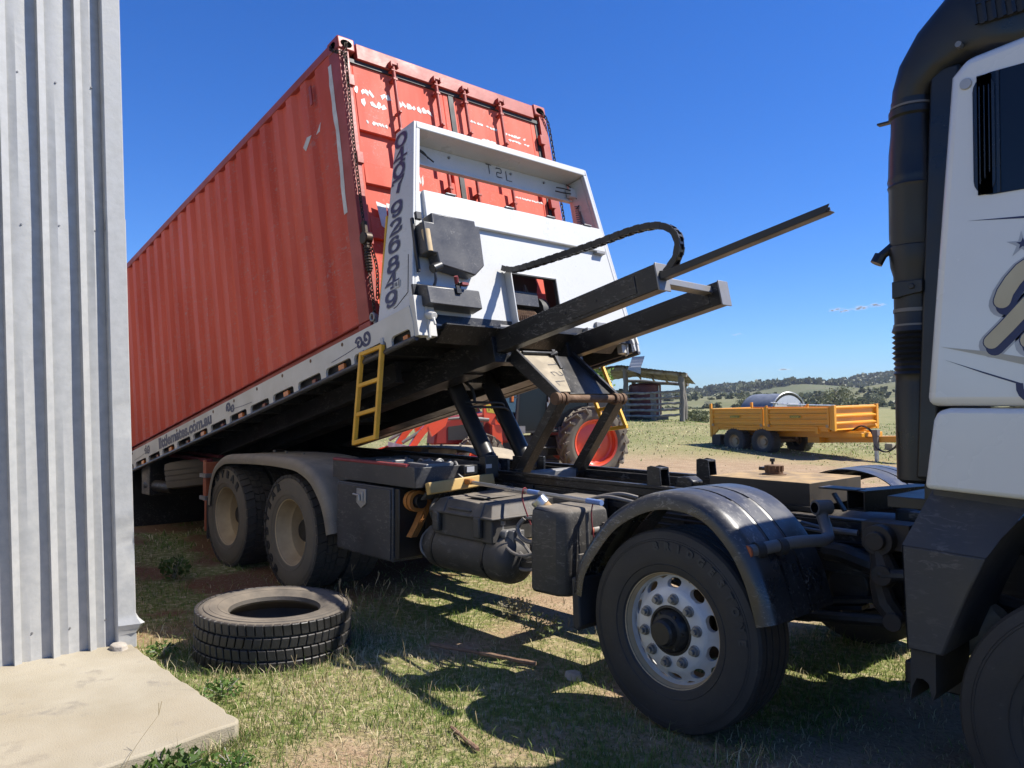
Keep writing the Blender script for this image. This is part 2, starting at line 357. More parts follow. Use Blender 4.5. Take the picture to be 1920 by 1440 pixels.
def spiral(cx, cy, r, a0, turns, n=26, flip=1):
    out = []
    for i in range(n+1):
        t = i/n; out.append((cx+flip*r*(1-.8*t)*math.cos(R(a0+360*turns*t)), cy+r*(1-.8*t)*math.sin(R(a0+360*turns*t))))
    return out
# ------------------------------------------------------------------ ground, slab, metal shed, hills
FH = Vector((-math.cos(YAW), math.sin(YAW), 0)); RH = Vector((math.sin(YAW), math.cos(YAW), 0))
rs = np.random.RandomState(5)
def vnoise(x, y, sc, seed=0):
    x = np.asarray(x)*sc; y = np.asarray(y)*sc
    xi = np.floor(x).astype(int); yi = np.floor(y).astype(int); fx = x-xi; fy = y-yi
    fx = fx*fx*(3-2*fx); fy = fy*fy*(3-2*fy)
    def h(a, b):
        n = (a*374761393+b*668265263+seed*1442695041) & 0xffffffff
        n = ((n ^ (n >> 13))*1274126177) & 0xffffffff
        return ((n ^ (n >> 16)) & 0xffff)/65535.
    return (h(xi, yi)*(1-fx)+h(xi+1, yi)*fx)*(1-fy)+(h(xi, yi+1)*(1-fx)+h(xi+1, yi+1)*fx)*fy
def fbm(x, y, sc, seed=0, o=4):
    r = 0; a = .5
    for i in range(o): r = r+a*vnoise(x, y, sc*2**i, seed+i*17); a *= .5
    return r/(1-.5**o)
def ss(a, b, x): t = np.clip((np.asarray(x)-a)/(b-a), 0, 1); return t*t*(3-2*t)
def dl(x, y):
    dx = np.asarray(x)-CAM.x; dy = np.asarray(y)-CAM.y
    return dx*FH.x+dy*FH.y, dx*RH.x+dy*RH.y
def gz(x, y):
    d, l = dl(x, y)
    z = .75*ss(19, 37, d)*ss(14, 7.5, l)+.10*ss(11, 17, d)*ss(9, 4, l)*(1-ss(19, 37, d))
    z = z+.03*(fbm(x, y, .9, 3)-.5)*ss(0, 3, d)+.20*(fbm(x, y, .12, 9)-.5)*ss(20, 45, d)
    z = z+.55*ss(45, 160, d)*(fbm(x, y, .02, 4)-.3)
    return z
def gmask(x, y):
    # 1 grass .. 0 bare earth
    d, l = dl(x, y)
    n = fbm(x, y, 1.1, 21); n2 = fbm(x, y, .28, 33)
    near = ss(.40, .60, n*.8+n2*.2+.05)
    mid = ss(.50, .66, n*.45+n2*.55-.05)          # bare yard
    far = ss(.16, .42, n*.35+n2*.65)
    g = near*(1-ss(6.0, 8.0, d))+mid*ss(6.0, 8.0, d)*(1-ss(20, 26, d+.10*l))+far*ss(20, 26, d+.10*l)
    back = ss(-2.7, -4.2, np.asarray(x))*ss(-3.2, -2.2, np.asarray(y))*(1-ss(9.5, 12, d))   # red earth round the rear wheels
    g = g*(1-back)+back*ss(.50, .58, fbm(x, y, 1.3, 51))*.95
    return g
# ground sheet: rings around the viewer's side of the yard, reaching the horizon
ds = np.concatenate([np.linspace(-30, 1.5, 14), np.linspace(2, 12, 110), np.linspace(12.2, 45, 110), np.geomspace(46, 2600, 60)])
us = np.linspace(-1, 1, 201); us = np.sign(us)*(.55*np.abs(us)+.45*np.abs(us)**3)
gv = []; gc = []
D_, U_ = np.meshgrid(ds, us, indexing='ij'); wid = 14+np.abs(D_)*1.6; L_ = U_*wid
X_ = CAM.x+D_*FH.x+L_*RH.x; Y_ = CAM.y+D_*FH.y+L_*RH.y; Z_ = gz(X_, Y_); G_ = gmask(X_, Y_)
nu = len(us); nd_ = len(ds)
me = bpy.data.meshes.new('ground')
gf = [(i*nu+j, i*nu+j+1, (i+1)*nu+j+1, (i+1)*nu+j) for i in range(nd_-1) for j in range(nu-1)]
me.from_pydata(list(zip(X_.ravel().tolist(), Y_.ravel().tolist(), Z_.ravel().tolist())), [], gf)
ca = me.color_attributes.new('Grass', 'FLOAT_COLOR', 'POINT')
red_ = np.clip(ss(-2.2, -4.0, X_)*ss(-3.4, -2.2, Y_)*ss(14, 9, D_)+.0, 0, 1)
arr = np.stack([G_, red_, ss(19, 27, D_), np.ones_like(G_)], -1).astype(np.float32); ca.data.foreach_set('color', arr.ravel())
me.polygons.foreach_set('use_smooth', [True]*len(me.polygons))
go = bpy.data.objects.new('ground', me); COL.objects.link(go); tag(go, 'dry earth yard with patchy grass', None, None, 'structure')
def ground_mat():
    m = bpy.data.materials.new('earth and turf'); m.use_nodes = True; t = m.node_tree; N = t.nodes.new; Lk = t.links.new; b = t.nodes['Principled BSDF']
    tc = N('ShaderNodeTexCoord')
    def noise(sc, det=6, ro=.6):
        n = N('ShaderNodeTexNoise'); n.inputs['Scale'].default_value = sc; n.inputs['Detail'].default_value = det; n.inputs['Roughness'].default_value = ro; Lk(tc.outputs['Object'], n.inputs['Vector']); return n.outputs[0]
    def rng(s, a, c, d=0., e=1.):
        r = N('ShaderNodeMapRange'); Lk(s, r.inputs[0])
        for i, v in zip((1, 2, 3, 4), (a, c, d, e)): r.inputs[i].default_value = v
        return r.outputs[0]
    def mix(f, a, c):
        x = N('ShaderNodeMix'); x.data_type = 'RGBA'; Lk(f, x.inputs[0])
        for s, v in ((x.inputs[6], a), (x.inputs[7], c)):
            if isinstance(v, tuple): s.default_value = (*v, 1)
            else: Lk(v, s)
        return x.outputs[2]
    a = N('ShaderNodeAttribute'); a.attribute_name = 'Grass'; sp_ = N('ShaderNodeSeparateColor'); Lk(a.outputs['Color'], sp_.inputs[0])
    earth = mix(rng(noise(3.), .35, .65), (.31, .215, .135), (.40, .295, .195)); earth = mix(rng(noise(28.), .5, .72), earth, (.20, .13, .08))
    earth = mix(sp_.outputs[1], earth, (.16, .078, .042)); earth = mix(rng(noise(60., 3), .60, .72), earth, (.42, .34, .25))
    straw = mix(rng(noise(9.), .4, .6), (.50, .42, .27), (.36, .31, .17)); turf = mix(rng(noise(16., 7), .45, .66), (.15, .175, .05), straw)
    farg = mix(rng(noise(.5, 8), .35, .65), (.16, .18, .07), (.27, .25, .13)); turf = mix(sp_.outputs[2], turf, farg)
    jit = N('ShaderNodeMath'); jit.operation = 'ADD'; jit.use_clamp = True; Lk(sp_.outputs[0], jit.inputs[0]); Lk(rng(noise(22., 6), .3, .7, -.35, .35), jit.inputs[1])
    kx = N('ShaderNodeMix'); kx.data_type = 'RGBA'; kx.blend_type = 'MULTIPLY'; kx.inputs[0].default_value = 1; kx.inputs[7].default_value = (.95, .93, .90, 1); Lk(mix(jit.outputs[0], earth, turf), kx.inputs[6]); Lk(kx.outputs[2], b.inputs['Base Color']); b.inputs['Roughness'].default_value = .95; b.inputs['Specular IOR Level'].default_value = .15
    bn = N('ShaderNodeBump'); bn.inputs['Strength'].default_value = .8; bn.inputs['Distance'].default_value = .03; Lk(noise(35., 6), bn.inputs['Height']); Lk(bn.outputs[0], b.inputs['Normal'])
    return m
me.materials.append(ground_mat())

# --- grass blades: one countless sheet of turf near the truck, one of tufts further out
def blades(name, x, y, h, w, col, lean=.5, slab=True):
    n = len(x); z = gz(x, y); a = rs.uniform(0, 2*np.pi, n); ca_, sa_ = np.cos(a), np.sin(a); la = rs.uniform(0, 2*np.pi, n); lm = h*lean*rs.uniform(.1, 1, n)
    lx, ly = np.cos(la)*lm, np.sin(la)*lm
    V = np.empty((n, 5, 3))
    for k, (sg, t) in enumerate(((-1, 0), (1, 0), (1, .55), (-1, .55), (0, 1))):
        ww = w*(1 if t == 0 else .75)*sg/2
        V[:, k, 0] = x+ca_*ww+lx*t*t; V[:, k, 1] = y+sa_*ww+ly*t*t; V[:, k, 2] = z-.006+h*t*(1-.25*t*lean)
    me = bpy.data.meshes.new(name); b = np.arange(n)*5
    me.vertices.add(n*5); me.vertices.foreach_set('co', V.ravel())
    loops = np.stack([b, b+1, b+2, b+3, b+3, b+2, b+4], 1).ravel()
    me.loops.add(n*7); me.loops.foreach_set('vertex_index', loops.astype(np.int32))
    me.polygons.add(n*2); st = np.stack([np.arange(n)*7, np.arange(n)*7+4], 1).ravel(); me.polygons.foreach_set('loop_start', st.astype(np.int32))
    me.update(calc_edges=True)
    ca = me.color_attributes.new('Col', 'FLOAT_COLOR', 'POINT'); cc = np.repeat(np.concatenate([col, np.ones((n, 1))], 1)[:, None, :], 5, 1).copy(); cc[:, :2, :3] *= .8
    ca.data.foreach_set('color', cc.astype(np.float32).ravel()); me.materials.append(M['grass']); me.validate()
    o = bpy.data.objects.new(name, me); COL.objects.link(o); return o
def gcol(n, dry):
    g = np.array([.10, .175, .03]); g2 = np.array([.24, .30, .08]); st = np.array([.66, .58, .36]); s2 = np.array([.42, .31, .18])
    t = rs.uniform(0, 1, (n, 1)); k = (rs.uniform(0, 1, n) < dry)[:, None]
    return np.where(k, st*t+s2*(1-t), g*t+g2*(1-t))*rs.uniform(.75, 1.25, (n, 1))
def scatter(n, d0, d1, spread, p):
    u = rs.uniform(0, 1, n); d = (d0**(1-p)+(d1**(1-p)-d0**(1-p))*u)**(1/(1-p)); l = rs.uniform(-1, 1, n)*spread*d
    x = CAM.x+d*FH.x+l*RH.x; y = CAM.y+d*FH.y+l*RH.y; return x, y, d
def keep(x, y):
    k = ~((x < -1.30) & (y < -2.86)) & ~((x < -3.05) & (y < -2.80))
    k &= ~(((x+2.62)**2+(y+2.1)**2) < .53**2)
    for wx in (0, 1.85, -4.1, -5.47):
        for wy in (-1.09, 1.09): k &= ~((np.abs(x-wx) < .25) & (np.abs(y-wy) < (.18 if wx > -1 else .45)))
    return k
x, y, d = scatter(150000, 2.6, 10, .74, 1.55)
gm = gmask(x, y); k = keep(x, y) & (rs.uniform(0, 1, len(x)) < .12+.88*gm); x, y, d, gm = x[k], y[k], d[k], gm[k]
dryn = fbm(x, y, 1.7, 77); hh = rs.gamma(4, .0105, len(x))*(.35+1.15*fbm(x, y, 2.3, 5))
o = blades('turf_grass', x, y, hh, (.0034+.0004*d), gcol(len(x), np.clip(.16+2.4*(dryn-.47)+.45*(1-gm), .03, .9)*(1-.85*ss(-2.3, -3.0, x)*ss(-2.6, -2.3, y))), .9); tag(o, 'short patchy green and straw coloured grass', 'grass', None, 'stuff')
# longer grass crowding the foot of the tyres and the slab edge
ex, ey = [], []
for i in range(1500):
    a = rs.uniform(0, 2*np.pi); r = .535+abs(rs.normal(0, .05)); ex.append(-2.62+r*np.cos(a)); ey.append(-2.10+r*np.sin(a))
for wx, wy in ((0, -1.09), (0, 1.09), (1.85, -1.09), (-4.104, -1.0), (-5.474, -1.0)):
    for i in range(420): ex.append(wx+rs.normal(0, .22)); ey.append(wy+rs.choice((-1, 1))*(.19+abs(rs.normal(0, .035))) if rs.uniform() < .75 else wy+rs.uniform(-.2, .2)); 
for i in range(1100): ex.append(rs.uniform(-3.0, -1.33)); ey.append(-2.865+abs(rs.normal(0, .035)))
for i in range(900): yv = -2.87-abs(rs.normal(0, .5)); ex.append(-1.355+.1*min(1, (-2.88-yv)/.6)+abs(rs.normal(0, .035))); ey.append(yv)
ex = np.array(ex); ey = np.array(ey)
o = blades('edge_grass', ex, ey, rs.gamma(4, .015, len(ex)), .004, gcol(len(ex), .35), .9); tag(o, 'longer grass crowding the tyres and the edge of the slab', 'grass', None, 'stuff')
# dead grass thatch lying flat
x, y, d = scatter(15000, 2.6, 9, .74, 1.6); k = keep(x, y); x, y, d = x[k], y[k], d[k]
o = blades('thatch', x, y, rs.gamma(3, .006, len(x)), .0026+.0004*d, np.array([.58, .49, .33])*rs.uniform(.6, 1.15, (len(x), 1)), 3.5); tag(o, 'dead straw and leaf litter lying on the ground', 'dead grass', None, 'stuff')
x, y, d = scatter(90000, 9, 60, .72, 1.15); gm = gmask(x, y); k = keep(x, y) & (rs.uniform(0, 1, len(x)) < .01+.99*gm**3); x, y, d = x[k], y[k], d[k]
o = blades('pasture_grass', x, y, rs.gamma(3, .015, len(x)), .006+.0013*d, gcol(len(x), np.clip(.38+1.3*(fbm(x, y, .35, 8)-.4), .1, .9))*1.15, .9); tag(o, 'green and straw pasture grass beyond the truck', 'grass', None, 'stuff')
# tall seed stalks round the loose tyre and in the shade
def stalk_mb(pts):
    m = MB()
    for x, y, h, ax_, ay_ in pts:
        z = float(gz(x, y)); p = catmull([(x, y, z), (x+ax_*.3, y+ay_*.3, z+h*.5), (x+ax_, y+ay_, z+h)], 4); m.tube(p, [.0017-.001*i/(len(p)-1) for i in range(len(p))], 4)
        for q in range(2): e = Vector(p[-1]); m.tube([e, e+Vector((rnd.uniform(-.03, .03), rnd.uniform(-.03, .03), .05))], .0016, 4)
    return m
pts = []
for i in range(34): x = -2.36+rnd.gauss(0, .13); y = -1.50+rnd.gauss(0, .12); pts.append((x, y, rnd.uniform(.10, .42), rnd.gauss(.03, .14), rnd.gauss(0, .14)))
tag(obj('grass_tuft', stalk_mb(pts), M['drystalk'], None), 'tall tuft of dry seeding grass beside the loose tyre', 'grass tuft')
pts = []
for i in range(95):
    d = 3.2+5*rnd.random(); l = (rnd.random()*2-1)*.62*d; x = CAM.x+d*FH.x+l*RH.x; y = CAM.y+d*FH.y+l*RH.y
    if keep(np.array([x]), np.array([y]))[0] and y < 1.0: pts.append((x, y, rnd.uniform(.08, .3), rnd.gauss(0, .08), rnd.gauss(0, .08)))
tag(obj('seed_stalks', stalk_mb(pts), M['drystalk'], None), 'thin dry seed stalks standing in the grass', 'grass stalks', None, 'stuff')
# leaf clumps: weeds, trees
def leaves(name, c, rad, n, size, cols, parent=None, clump=0, flat=1.0, seedz=0):
    c = np.array(c); V = []
    if clump:
        cc = rs.normal(0, 1, (clump, 3)); cc /= np.linalg.norm(cc, axis=1)[:, None]; cc *= (rs.uniform(.25, 1, (clump, 1))**.5)
        idx = rs.randint(0, clump, n); off = rs.normal(0, .20, (n, 3)); p = cc[idx]+off
        tone = (rs.uniform(.7, 1.25, clump))[idx]
    else:
        p = rs.normal(0, 1, (n, 3)); p /= np.linalg.norm(p, axis=1)[:, None]; p *= rs.uniform(0, 1, (n, 1))**.4; tone = np.ones(n)
    p = p*np.array(rad)+c
    a = rs.normal(0, 1, (n, 3)); a /= np.linalg.norm(a, axis=1)[:, None]; b = rs.normal(0, 1, (n, 3)); b -= a*(a*b).sum(1)[:, None]; b /= np.linalg.norm(b, axis=1)[:, None]
    s = size*rs.uniform(.6, 1.3, (n, 1))
    V = np.stack([p-a*s, p+b*s*.45-a*s*.1, p+a*s, p-b*s*.45-a*s*.1], 1)
    me = bpy.data.meshes.new(name); me.vertices.add(n*4); me.vertices.foreach_set('co', V.ravel()); me.loops.add(n*4); me.loops.foreach_set('vertex_index', np.arange(n*4, dtype=np.int32)); me.polygons.add(n); me.polygons.foreach_set('loop_start', (np.arange(n)*4).astype(np.int32)); me.update(calc_edges=True)
    t = rs.uniform(0, 1, (n, 1)); col = (np.array(cols[0])*t+np.array(cols[1])*(1-t))*tone[:, None]
    ca = me.color_attributes.new('Col', 'FLOAT_COLOR', 'POINT'); ca.data.foreach_set('color', np.repeat(np.concatenate([col, np.ones((n, 1))], 1)[:, None, :], 4, 1).astype(np.float32).ravel()); me.materials.append(M['leaf']); me.validate()
    o = bpy.data.objects.new(name, me); COL.objects.link(o)
    if parent: o.parent = parent
    return o
def weed(x, y, r, h, n, size, cols, label, z0=0):
    o = empty('weed', (x, y, float(gz(x, y))+z0), (0, 0, 0), label, 'weed')
    leaves('leaves', (0, 0, h*.55), (r, r, h*.5), n, size, cols, o)
    m = MB()
    for i in range(9): a = rnd.random()*6.28; q = r*rnd.uniform(.3, .9); m.tube(catmull([(0, 0, 0), (q*.5*math.cos(a), q*.5*math.sin(a), h*.5), (q*math.cos(a), q*math.sin(a), h*rnd.uniform(.6, 1))], 3), .0022, 4)
    obj('stem', m, M['grassstem'] if 'grassstem' in M else M['woodrail'], o)
G1 = ((.06, .12, .02), (.11, .18, .04)); G2 = ((.05, .10, .02), (.09, .14, .03))
weed(-1.16, -3.28, .17, .13, 260, .022, G2, 'leafy dark green weed against the front edge of the concrete slab')
weed(-1.06, -3.05, .13, .09, 160, .018, G1, 'low green weed in front of the slab corner')
weed(-1.02, -3.52, .10, .16, 60, .035, G1, 'broad leaved weed at the bottom left corner of the slab edge')
weed(-1.98, -2.72, .13, .10, 170, .018, G1, 'small leafy weed beside the long edge of the slab')
weed(-2.95, -2.72, .10, .10, 90, .02, G1, 'green weed at the foot of the metal corner')
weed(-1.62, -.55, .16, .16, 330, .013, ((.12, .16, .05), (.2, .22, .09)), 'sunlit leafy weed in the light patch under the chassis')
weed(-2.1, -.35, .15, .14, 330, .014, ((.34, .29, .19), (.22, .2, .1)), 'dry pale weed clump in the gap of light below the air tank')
weed(-5.2, -1.85, .14, .22, 160, .03, G2, 'dark green weed on the red earth behind the metal corner')

# --- concrete slab
m = MB(); n_ = 40; top = []; 
ex_ = [(-1.365+rnd.uniform(-.008, .008)+(.075*(-2.88-yv)/.6 if yv > -4.5 else .2), yv) for yv in np.linspace(-2.9, -9, 50)]
ey_ = [(xv, -2.88+rnd.uniform(-.008, .008)) for xv in np.linspace(-3.6, -1.40, 40)]
poly = ey_+[(-1.375, -2.888)]+ex_+[(-3.6, -9)]
m.prism(poly, -.12, .10, 'z'); sl_ = tag(obj('concrete_slab', m, M['concrete'], None, bevel=.012, smooth=30), 'weathered concrete slab beside the metal shed', None, None, 'structure')

# --- metal shed
shd = empty('metal_shed', (-3.1, -2.85, .06), (R(2.0), 0, 0), 'galvanised ribbed steel shed at the left edge', 'shed')
m = MB(); prf = []
Yc = -.165
y = Yc; HT = 5.2
prf = [(-.06, 0)]
y = -.02
ry = [-.205-.2055*k for k in range(30)]
for c in ry:   # one rib: steep near flank, top leaning to the corner, then two swaged pans
    prf += [(c+.078, .0), (c+.032, .010), (c-.014, -.003), (c-.017, .022), (c-.060, .047), (c-.064, 0)]
prf.append((-6.6, 0))
vs = []
for yy, d in prf:
    for z in np.linspace(0, HT, 14): vs.append((d+.002*math.sin(yy*37+z*3.1)*(z > .1), yy, z+(.012*rnd.random() if z == 0 else 0)))
m.add(vs, [(i*14+j, i*14+j+1, (i+1)*14+j+1, (i+1)*14+j) for i in range(len(prf)-1) for j in range(13)])
wl = obj('wall_cladding', m, M['galv'], shd, smooth=25)
m = MB()   # corner flashing, in two lengths with a lap, dented foot
def flash(z0, z1, o, nseg=24):
    vs = []
    for i in range(nseg+1):
        z = z0+(z1-z0)*i/nseg; w = .006*math.sin(z*7)*(z < 1.6)+.012*math.exp(-((z-.88)/.05)**2)-.010*math.exp(-((z-.70)/.06)**2)
        kick = .045*max(0, 1-abs(z-.17)/.05)*(z0 < .5)
        for yy, xx in ((-.112, .004), (-.112, .052+o), (-.105, .060+o), (-.004+o+kick*.5, .060+o+kick+w), (.004+o+kick, .052+o+kick), (.004+o, -.25)): vs.append((xx, yy, z))
    m.add(vs, [(i*6+j, i*6+j+1, (i+1)*6+j+1, (i+1)*6+j) for i in range(nseg) for j in range(5)])
flash(.02, 2.80, .003, 90); flash(2.72, HT, 0, 40)
obj('corner_flashing', m, M['galv'], shd, smooth=30)
m = MB(); m.box(-8, -.26, -.01, .0, 0, HT); m.box(-8.1, -8, -6.6, 0, 0, HT); m.box(-8, .03, -6.62, -6.6, 0, HT); obj('side_wall', m, M['galv'], shd)
m = MB(); m.hexa([(-8.2, -6.7, HT), (.15, -6.7, HT), (.15, .1, HT), (-8.2, .1, HT), (-8.2, -6.7, HT+.1), (.15, -6.7, HT+.1), (.15, .1, HT+.1), (-8.2, .1, HT+.1)]); obj('roof', m, M['galv'], shd)
m = MB(); m.lathe([(.0, .008), (.003, .008), (.003, .005), (.008, .0045), (.008, 0)], n=8, ax='x'); first = None
for c in ry[:4]:
    for z in (.22, 2.72, 3.62):
        if first is None: first = o = obj('screw', m, M['steel'], shd)
        else: o = first.copy(); COL.objects.link(o); o.parent = shd
        o.location = (.006, c+.04, z+rnd.uniform(-.015, .015))

# --- hills behind, as terrain rising out of the plain
def tab(t, x): return np.interp(x, [a for a, b in t], [b for a, b in t])
def hill(name, table, d0, d1, d2, cols, label, rough, seed):
    px = np.linspace(200, 2600, 180); t = np.linspace(0, 1, 26); vs = []
    for k in t:
        d = d0+(d1-d0)*min(k/.75, 1)+(d2-d1)*max((k-.75)/.25, 0)
        l = (px-960)/1481.2*d1; ridge = 1.672+(753.3-tab(table, px))/1481.2*d1
        hgt = (ridge+2)*(np.sin(min(k/.75, 1)*math.pi/2)**1.25 if k <= .75 else 1-.7*((k-.75)/.25)**2)-2
        xw = CAM.x+d*FH.x+l*RH.x; yw = CAM.y+d*FH.y+l*RH.y
        hgt = hgt+rough*(fbm(xw, yw, 8./d1, seed)-.5)*math.sin(min(k/.75, 1)*math.pi)
        vs += list(zip(xw.tolist(), yw.tolist(), hgt.tolist()))
    n = len(px); m = MB(); m.v = vs; m.f = [(i*n+j, i*n+j+1, (i+1)*n+j+1, (i+1)*n+j) for i in range(25) for j in range(n-1)]; m.m = [0]*len(m.f)
    mt = mat(name+' ground', cols[0], .95, 0, cols[1], 12./d1, .35, .65, spec=.1, stain=.45, scol=cols[2])
    o = obj(name, m, mt, None, smooth=180); tag(o, label, None, None, 'structure'); return np.array(vs)
TA = [(200, 756), (900, 752), (1100, 751), (1250, 744), (1290, 739), (1330, 731), (1365, 727), (1400, 729), (1430, 732), (1470, 738), (1500, 736), (1540, 730), (1580, 722), (1620, 714), (1660, 704), (1700, 703), (1760, 712), (1900, 725), (2200, 735), (2600, 745)]
TBh = [(200, 757), (1100, 752), (1280, 747), (1350, 746), (1430, 748), (1470, 747), (1510, 742), (1560, 738), (1600, 734), (1640, 727), (1690, 717), (1760, 705), (1900, 700), (2200, 715), (2600, 735)]
HA = hill('hills', TA, 330, 760, 1100, ((.11, .125, .065), (.15, .16, .085), (.17, .165, .10)), 'dark wooded hills on the horizon', 14, 3)
HB = hill('hillside', TBh, 110, 330, 420, ((.22, .21, .115), (.17, .175, .085), (.13, .14, .07)), 'grassy hillside with scattered bushes', 5, 8)
# far-off bush: clumps of small faces scattered over the slopes
def bush_cover(name, H, n, size, cols, label, fmin, fmax, thr, seed):
    Hh = H.reshape(26, -1, 3); i = rs.uniform(fmin*25, fmax*25, n); j = rs.uniform(0, Hh.shape[1]-1.01, n); i0 = i.astype(int); j0 = j.astype(int); fi = (i-i0)[:, None]; fj = (j-j0)[:, None]
    P_ = Hh[i0, j0]*(1-fi)*(1-fj)+Hh[np.minimum(i0+1, 25), j0]*fi*(1-fj)+Hh[i0, j0+1]*(1-fi)*fj+Hh[np.minimum(i0+1, 25), j0+1]*fi*fj
    k = fbm(P_[:, 0], P_[:, 1], seed, 6) > thr; P_ = P_[k]; n = len(P_)
    per = 14; s = size*rs.uniform(.5, 1.5, n); tone = rs.uniform(.65, 1.3, n)
    c = np.repeat(P_, per, 0); sr = np.repeat(s, per)[:, None]; off = rs.normal(0, 1, (n*per, 3)); off /= np.linalg.norm(off, axis=1)[:, None]; off *= rs.uniform(.2, 1, (n*per, 1)); off[:, 2] = off[:, 2]*.8+.7
    p = c+off*sr*.5; N_ = n*per
    a = rs.normal(0, 1, (N_, 3)); a /= np.linalg.norm(a, axis=1)[:, None]; b = rs.normal(0, 1, (N_, 3)); b -= a*(a*b).sum(1)[:, None]; b /= np.linalg.norm(b, axis=1)[:, None]; q = sr*.34
    V = np.stack([p-a*q, p+b*q, p+a*q, p-b*q], 1)
    me = bpy.data.meshes.new(name); me.vertices.add(N_*4); me.vertices.foreach_set('co', V.ravel()); me.loops.add(N_*4); me.loops.foreach_set('vertex_index', np.arange(N_*4, dtype=np.int32)); me.polygons.add(N_); me.polygons.foreach_set('loop_start', (np.arange(N_)*4).astype(np.int32)); me.update(calc_edges=True)
    t = rs.uniform(0, 1, (N_, 1)); col = (np.array(cols[0])*t+np.array(cols[1])*(1-t))*np.repeat(tone, per)[:, None]
    ca = me.color_attributes.new('Col', 'FLOAT_COLOR', 'POINT'); ca.data.foreach_set('color', np.repeat(np.concatenate([col, np.ones((N_, 1))], 1)[:, None, :], 4, 1).astype(np.float32).ravel()); me.materials.append(M['leaf']); me.validate()
    o = bpy.data.objects.new(name, me); COL.objects.link(o); tag(o, label, 'bushland', None, 'stuff')
bush_cover('woodland', HA, 9000, 4.5, ((.065, .078, .036), (.115, .122, .058)), 'dark eucalypt woodland covering the far hills', .45, .8, .33, .01)
bush_cover('scrub', HB, 2600, 2.0, ((.09, .105, .05), (.15, .155, .085)), 'scattered scrub over the grassy hillside', .05, .76, .50, .025)
# trees one can tell apart
def tree(x, y, z, h, r, n, size, cols, label, group=None, trunk=.35):
    o = empty('tree', (x, y, z), (0, 0, 0), label, 'tree', group)
    m = MB(); top = Vector((0, 0, h*.8)); m.tube(catmull([(0, 0, -.1), (.03*h, 0, h*.3), (0, .02*h, h*.6), top], 4), [.045*h*(1-.8*i/12) for i in range(13)], 8)
    for i in range(7):
        a = i*2.4; b0 = Vector((0, 0, h*(.28+.06*i))); e = Vector((r*.75*math.cos(a), r*.75*math.sin(a), h*(.5+.06*i))); m.tube([b0, b0.lerp(e, .5)+Vector((0, 0, .05*h)), e], [.016*h, .011*h, .005*h], 6)
    obj('trunk', m, M['bark'], o)
    leaves('crown', (0, 0, h*(trunk+.5*(1-trunk))), (r, r, h*(1-trunk)*.55), n, size, cols, o, clump=26)
def at(px, D, z=None):
    l = (px-960)/1481.2*D; x = CAM.x+D*FH.x+l*RH.x; y = CAM.y+D*FH.y+l*RH.y; return x, y, float(gz(x, y)) if z is None else z
x, y, z = at(1104, 31); tree(x, y, z, 2.7, .8, 1700, .10, ((.10, .20, .02), (.20, .30, .05)), 'bright green leafy tree beside the timber shed', trunk=.25)
for px, D, h, r, lb in ((1565, 95, 3.4, 2.1, 'rounded grey green tree behind the yellow trailer'), (1645, 180, 3.4, 1.8, 'upright bushy tree on the slope left of the snorkel'), (1298, 75, .8, .6, 'small dark shrub on the grass left of the trailer'), (1316, 80, .75, .7, 'small grey green shrub left of the trailer'), (1306, 52, .8, .8, 'low ragged shrub in the pasture right of the timber shed'), (1397, 130, 2.2, 1.5, 'dark tree at the foot of the hills behind the arched shelter')):
    x, y, z = at(px, D); tree(x, y, z, h, r, 1400, .07*h**.5+.03, ((.13, .15, .075), (.22, .22, .13)) if h > 2 else ((.10, .12, .05), (.17, .18, .09)), lb, trunk=.12)
for i, px in enumerate((560, 620, 690, 740, 800, 860, 930)):
    x, y, z = at(px, 55+6*(i % 3)); tree(x, y, z, 4.5, 3.4, 1300, .2, ((.10, .12, .04), (.2, .21, .09)), 'pale green tree seen through the gap under the tipped tray', 'trees beyond the tipped tray', trunk=.1)
# small clouds low over the hills, real puffs far away
cm = bpy.data.materials.new('cloud'); cm.use_nodes = True; cb_ = cm.node_tree.nodes['Principled BSDF']; cb_.inputs['Base Color'].default_value = (.85, .85, .85, 1); cb_.inputs['Roughness'].default_value = 1; cb_.inputs['Alpha'].default_value = .10; cb_.inputs['Transmission Weight'].default_value = 0; cb_.inputs['Subsurface Weight'].default_value = 0
cl_t = cm.node_tree; tr_ = cl_t.nodes.new('ShaderNodeBsdfTranslucent'); tp_ = cl_t.nodes.new('ShaderNodeBsdfTransparent'); m1 = cl_t.nodes.new('ShaderNodeMixShader'); m1.inputs[0].default_value = .05; m2_ = cl_t.nodes.new('ShaderNodeMixShader'); m2_.inputs[0].default_value = .5
cl_t.links.new(tp_.outputs[0], m1.inputs[1]); cl_t.links.new(tr_.outputs[0], m1.inputs[2]); cl_t.links.new(cb_.outputs[0], m2_.inputs[1]); cl_t.links.new(m1.outputs[0], m2_.inputs[2]); cl_t.links.new(m2_.outputs[0], cl_t.nodes['Material Output'].inputs['Surface'])

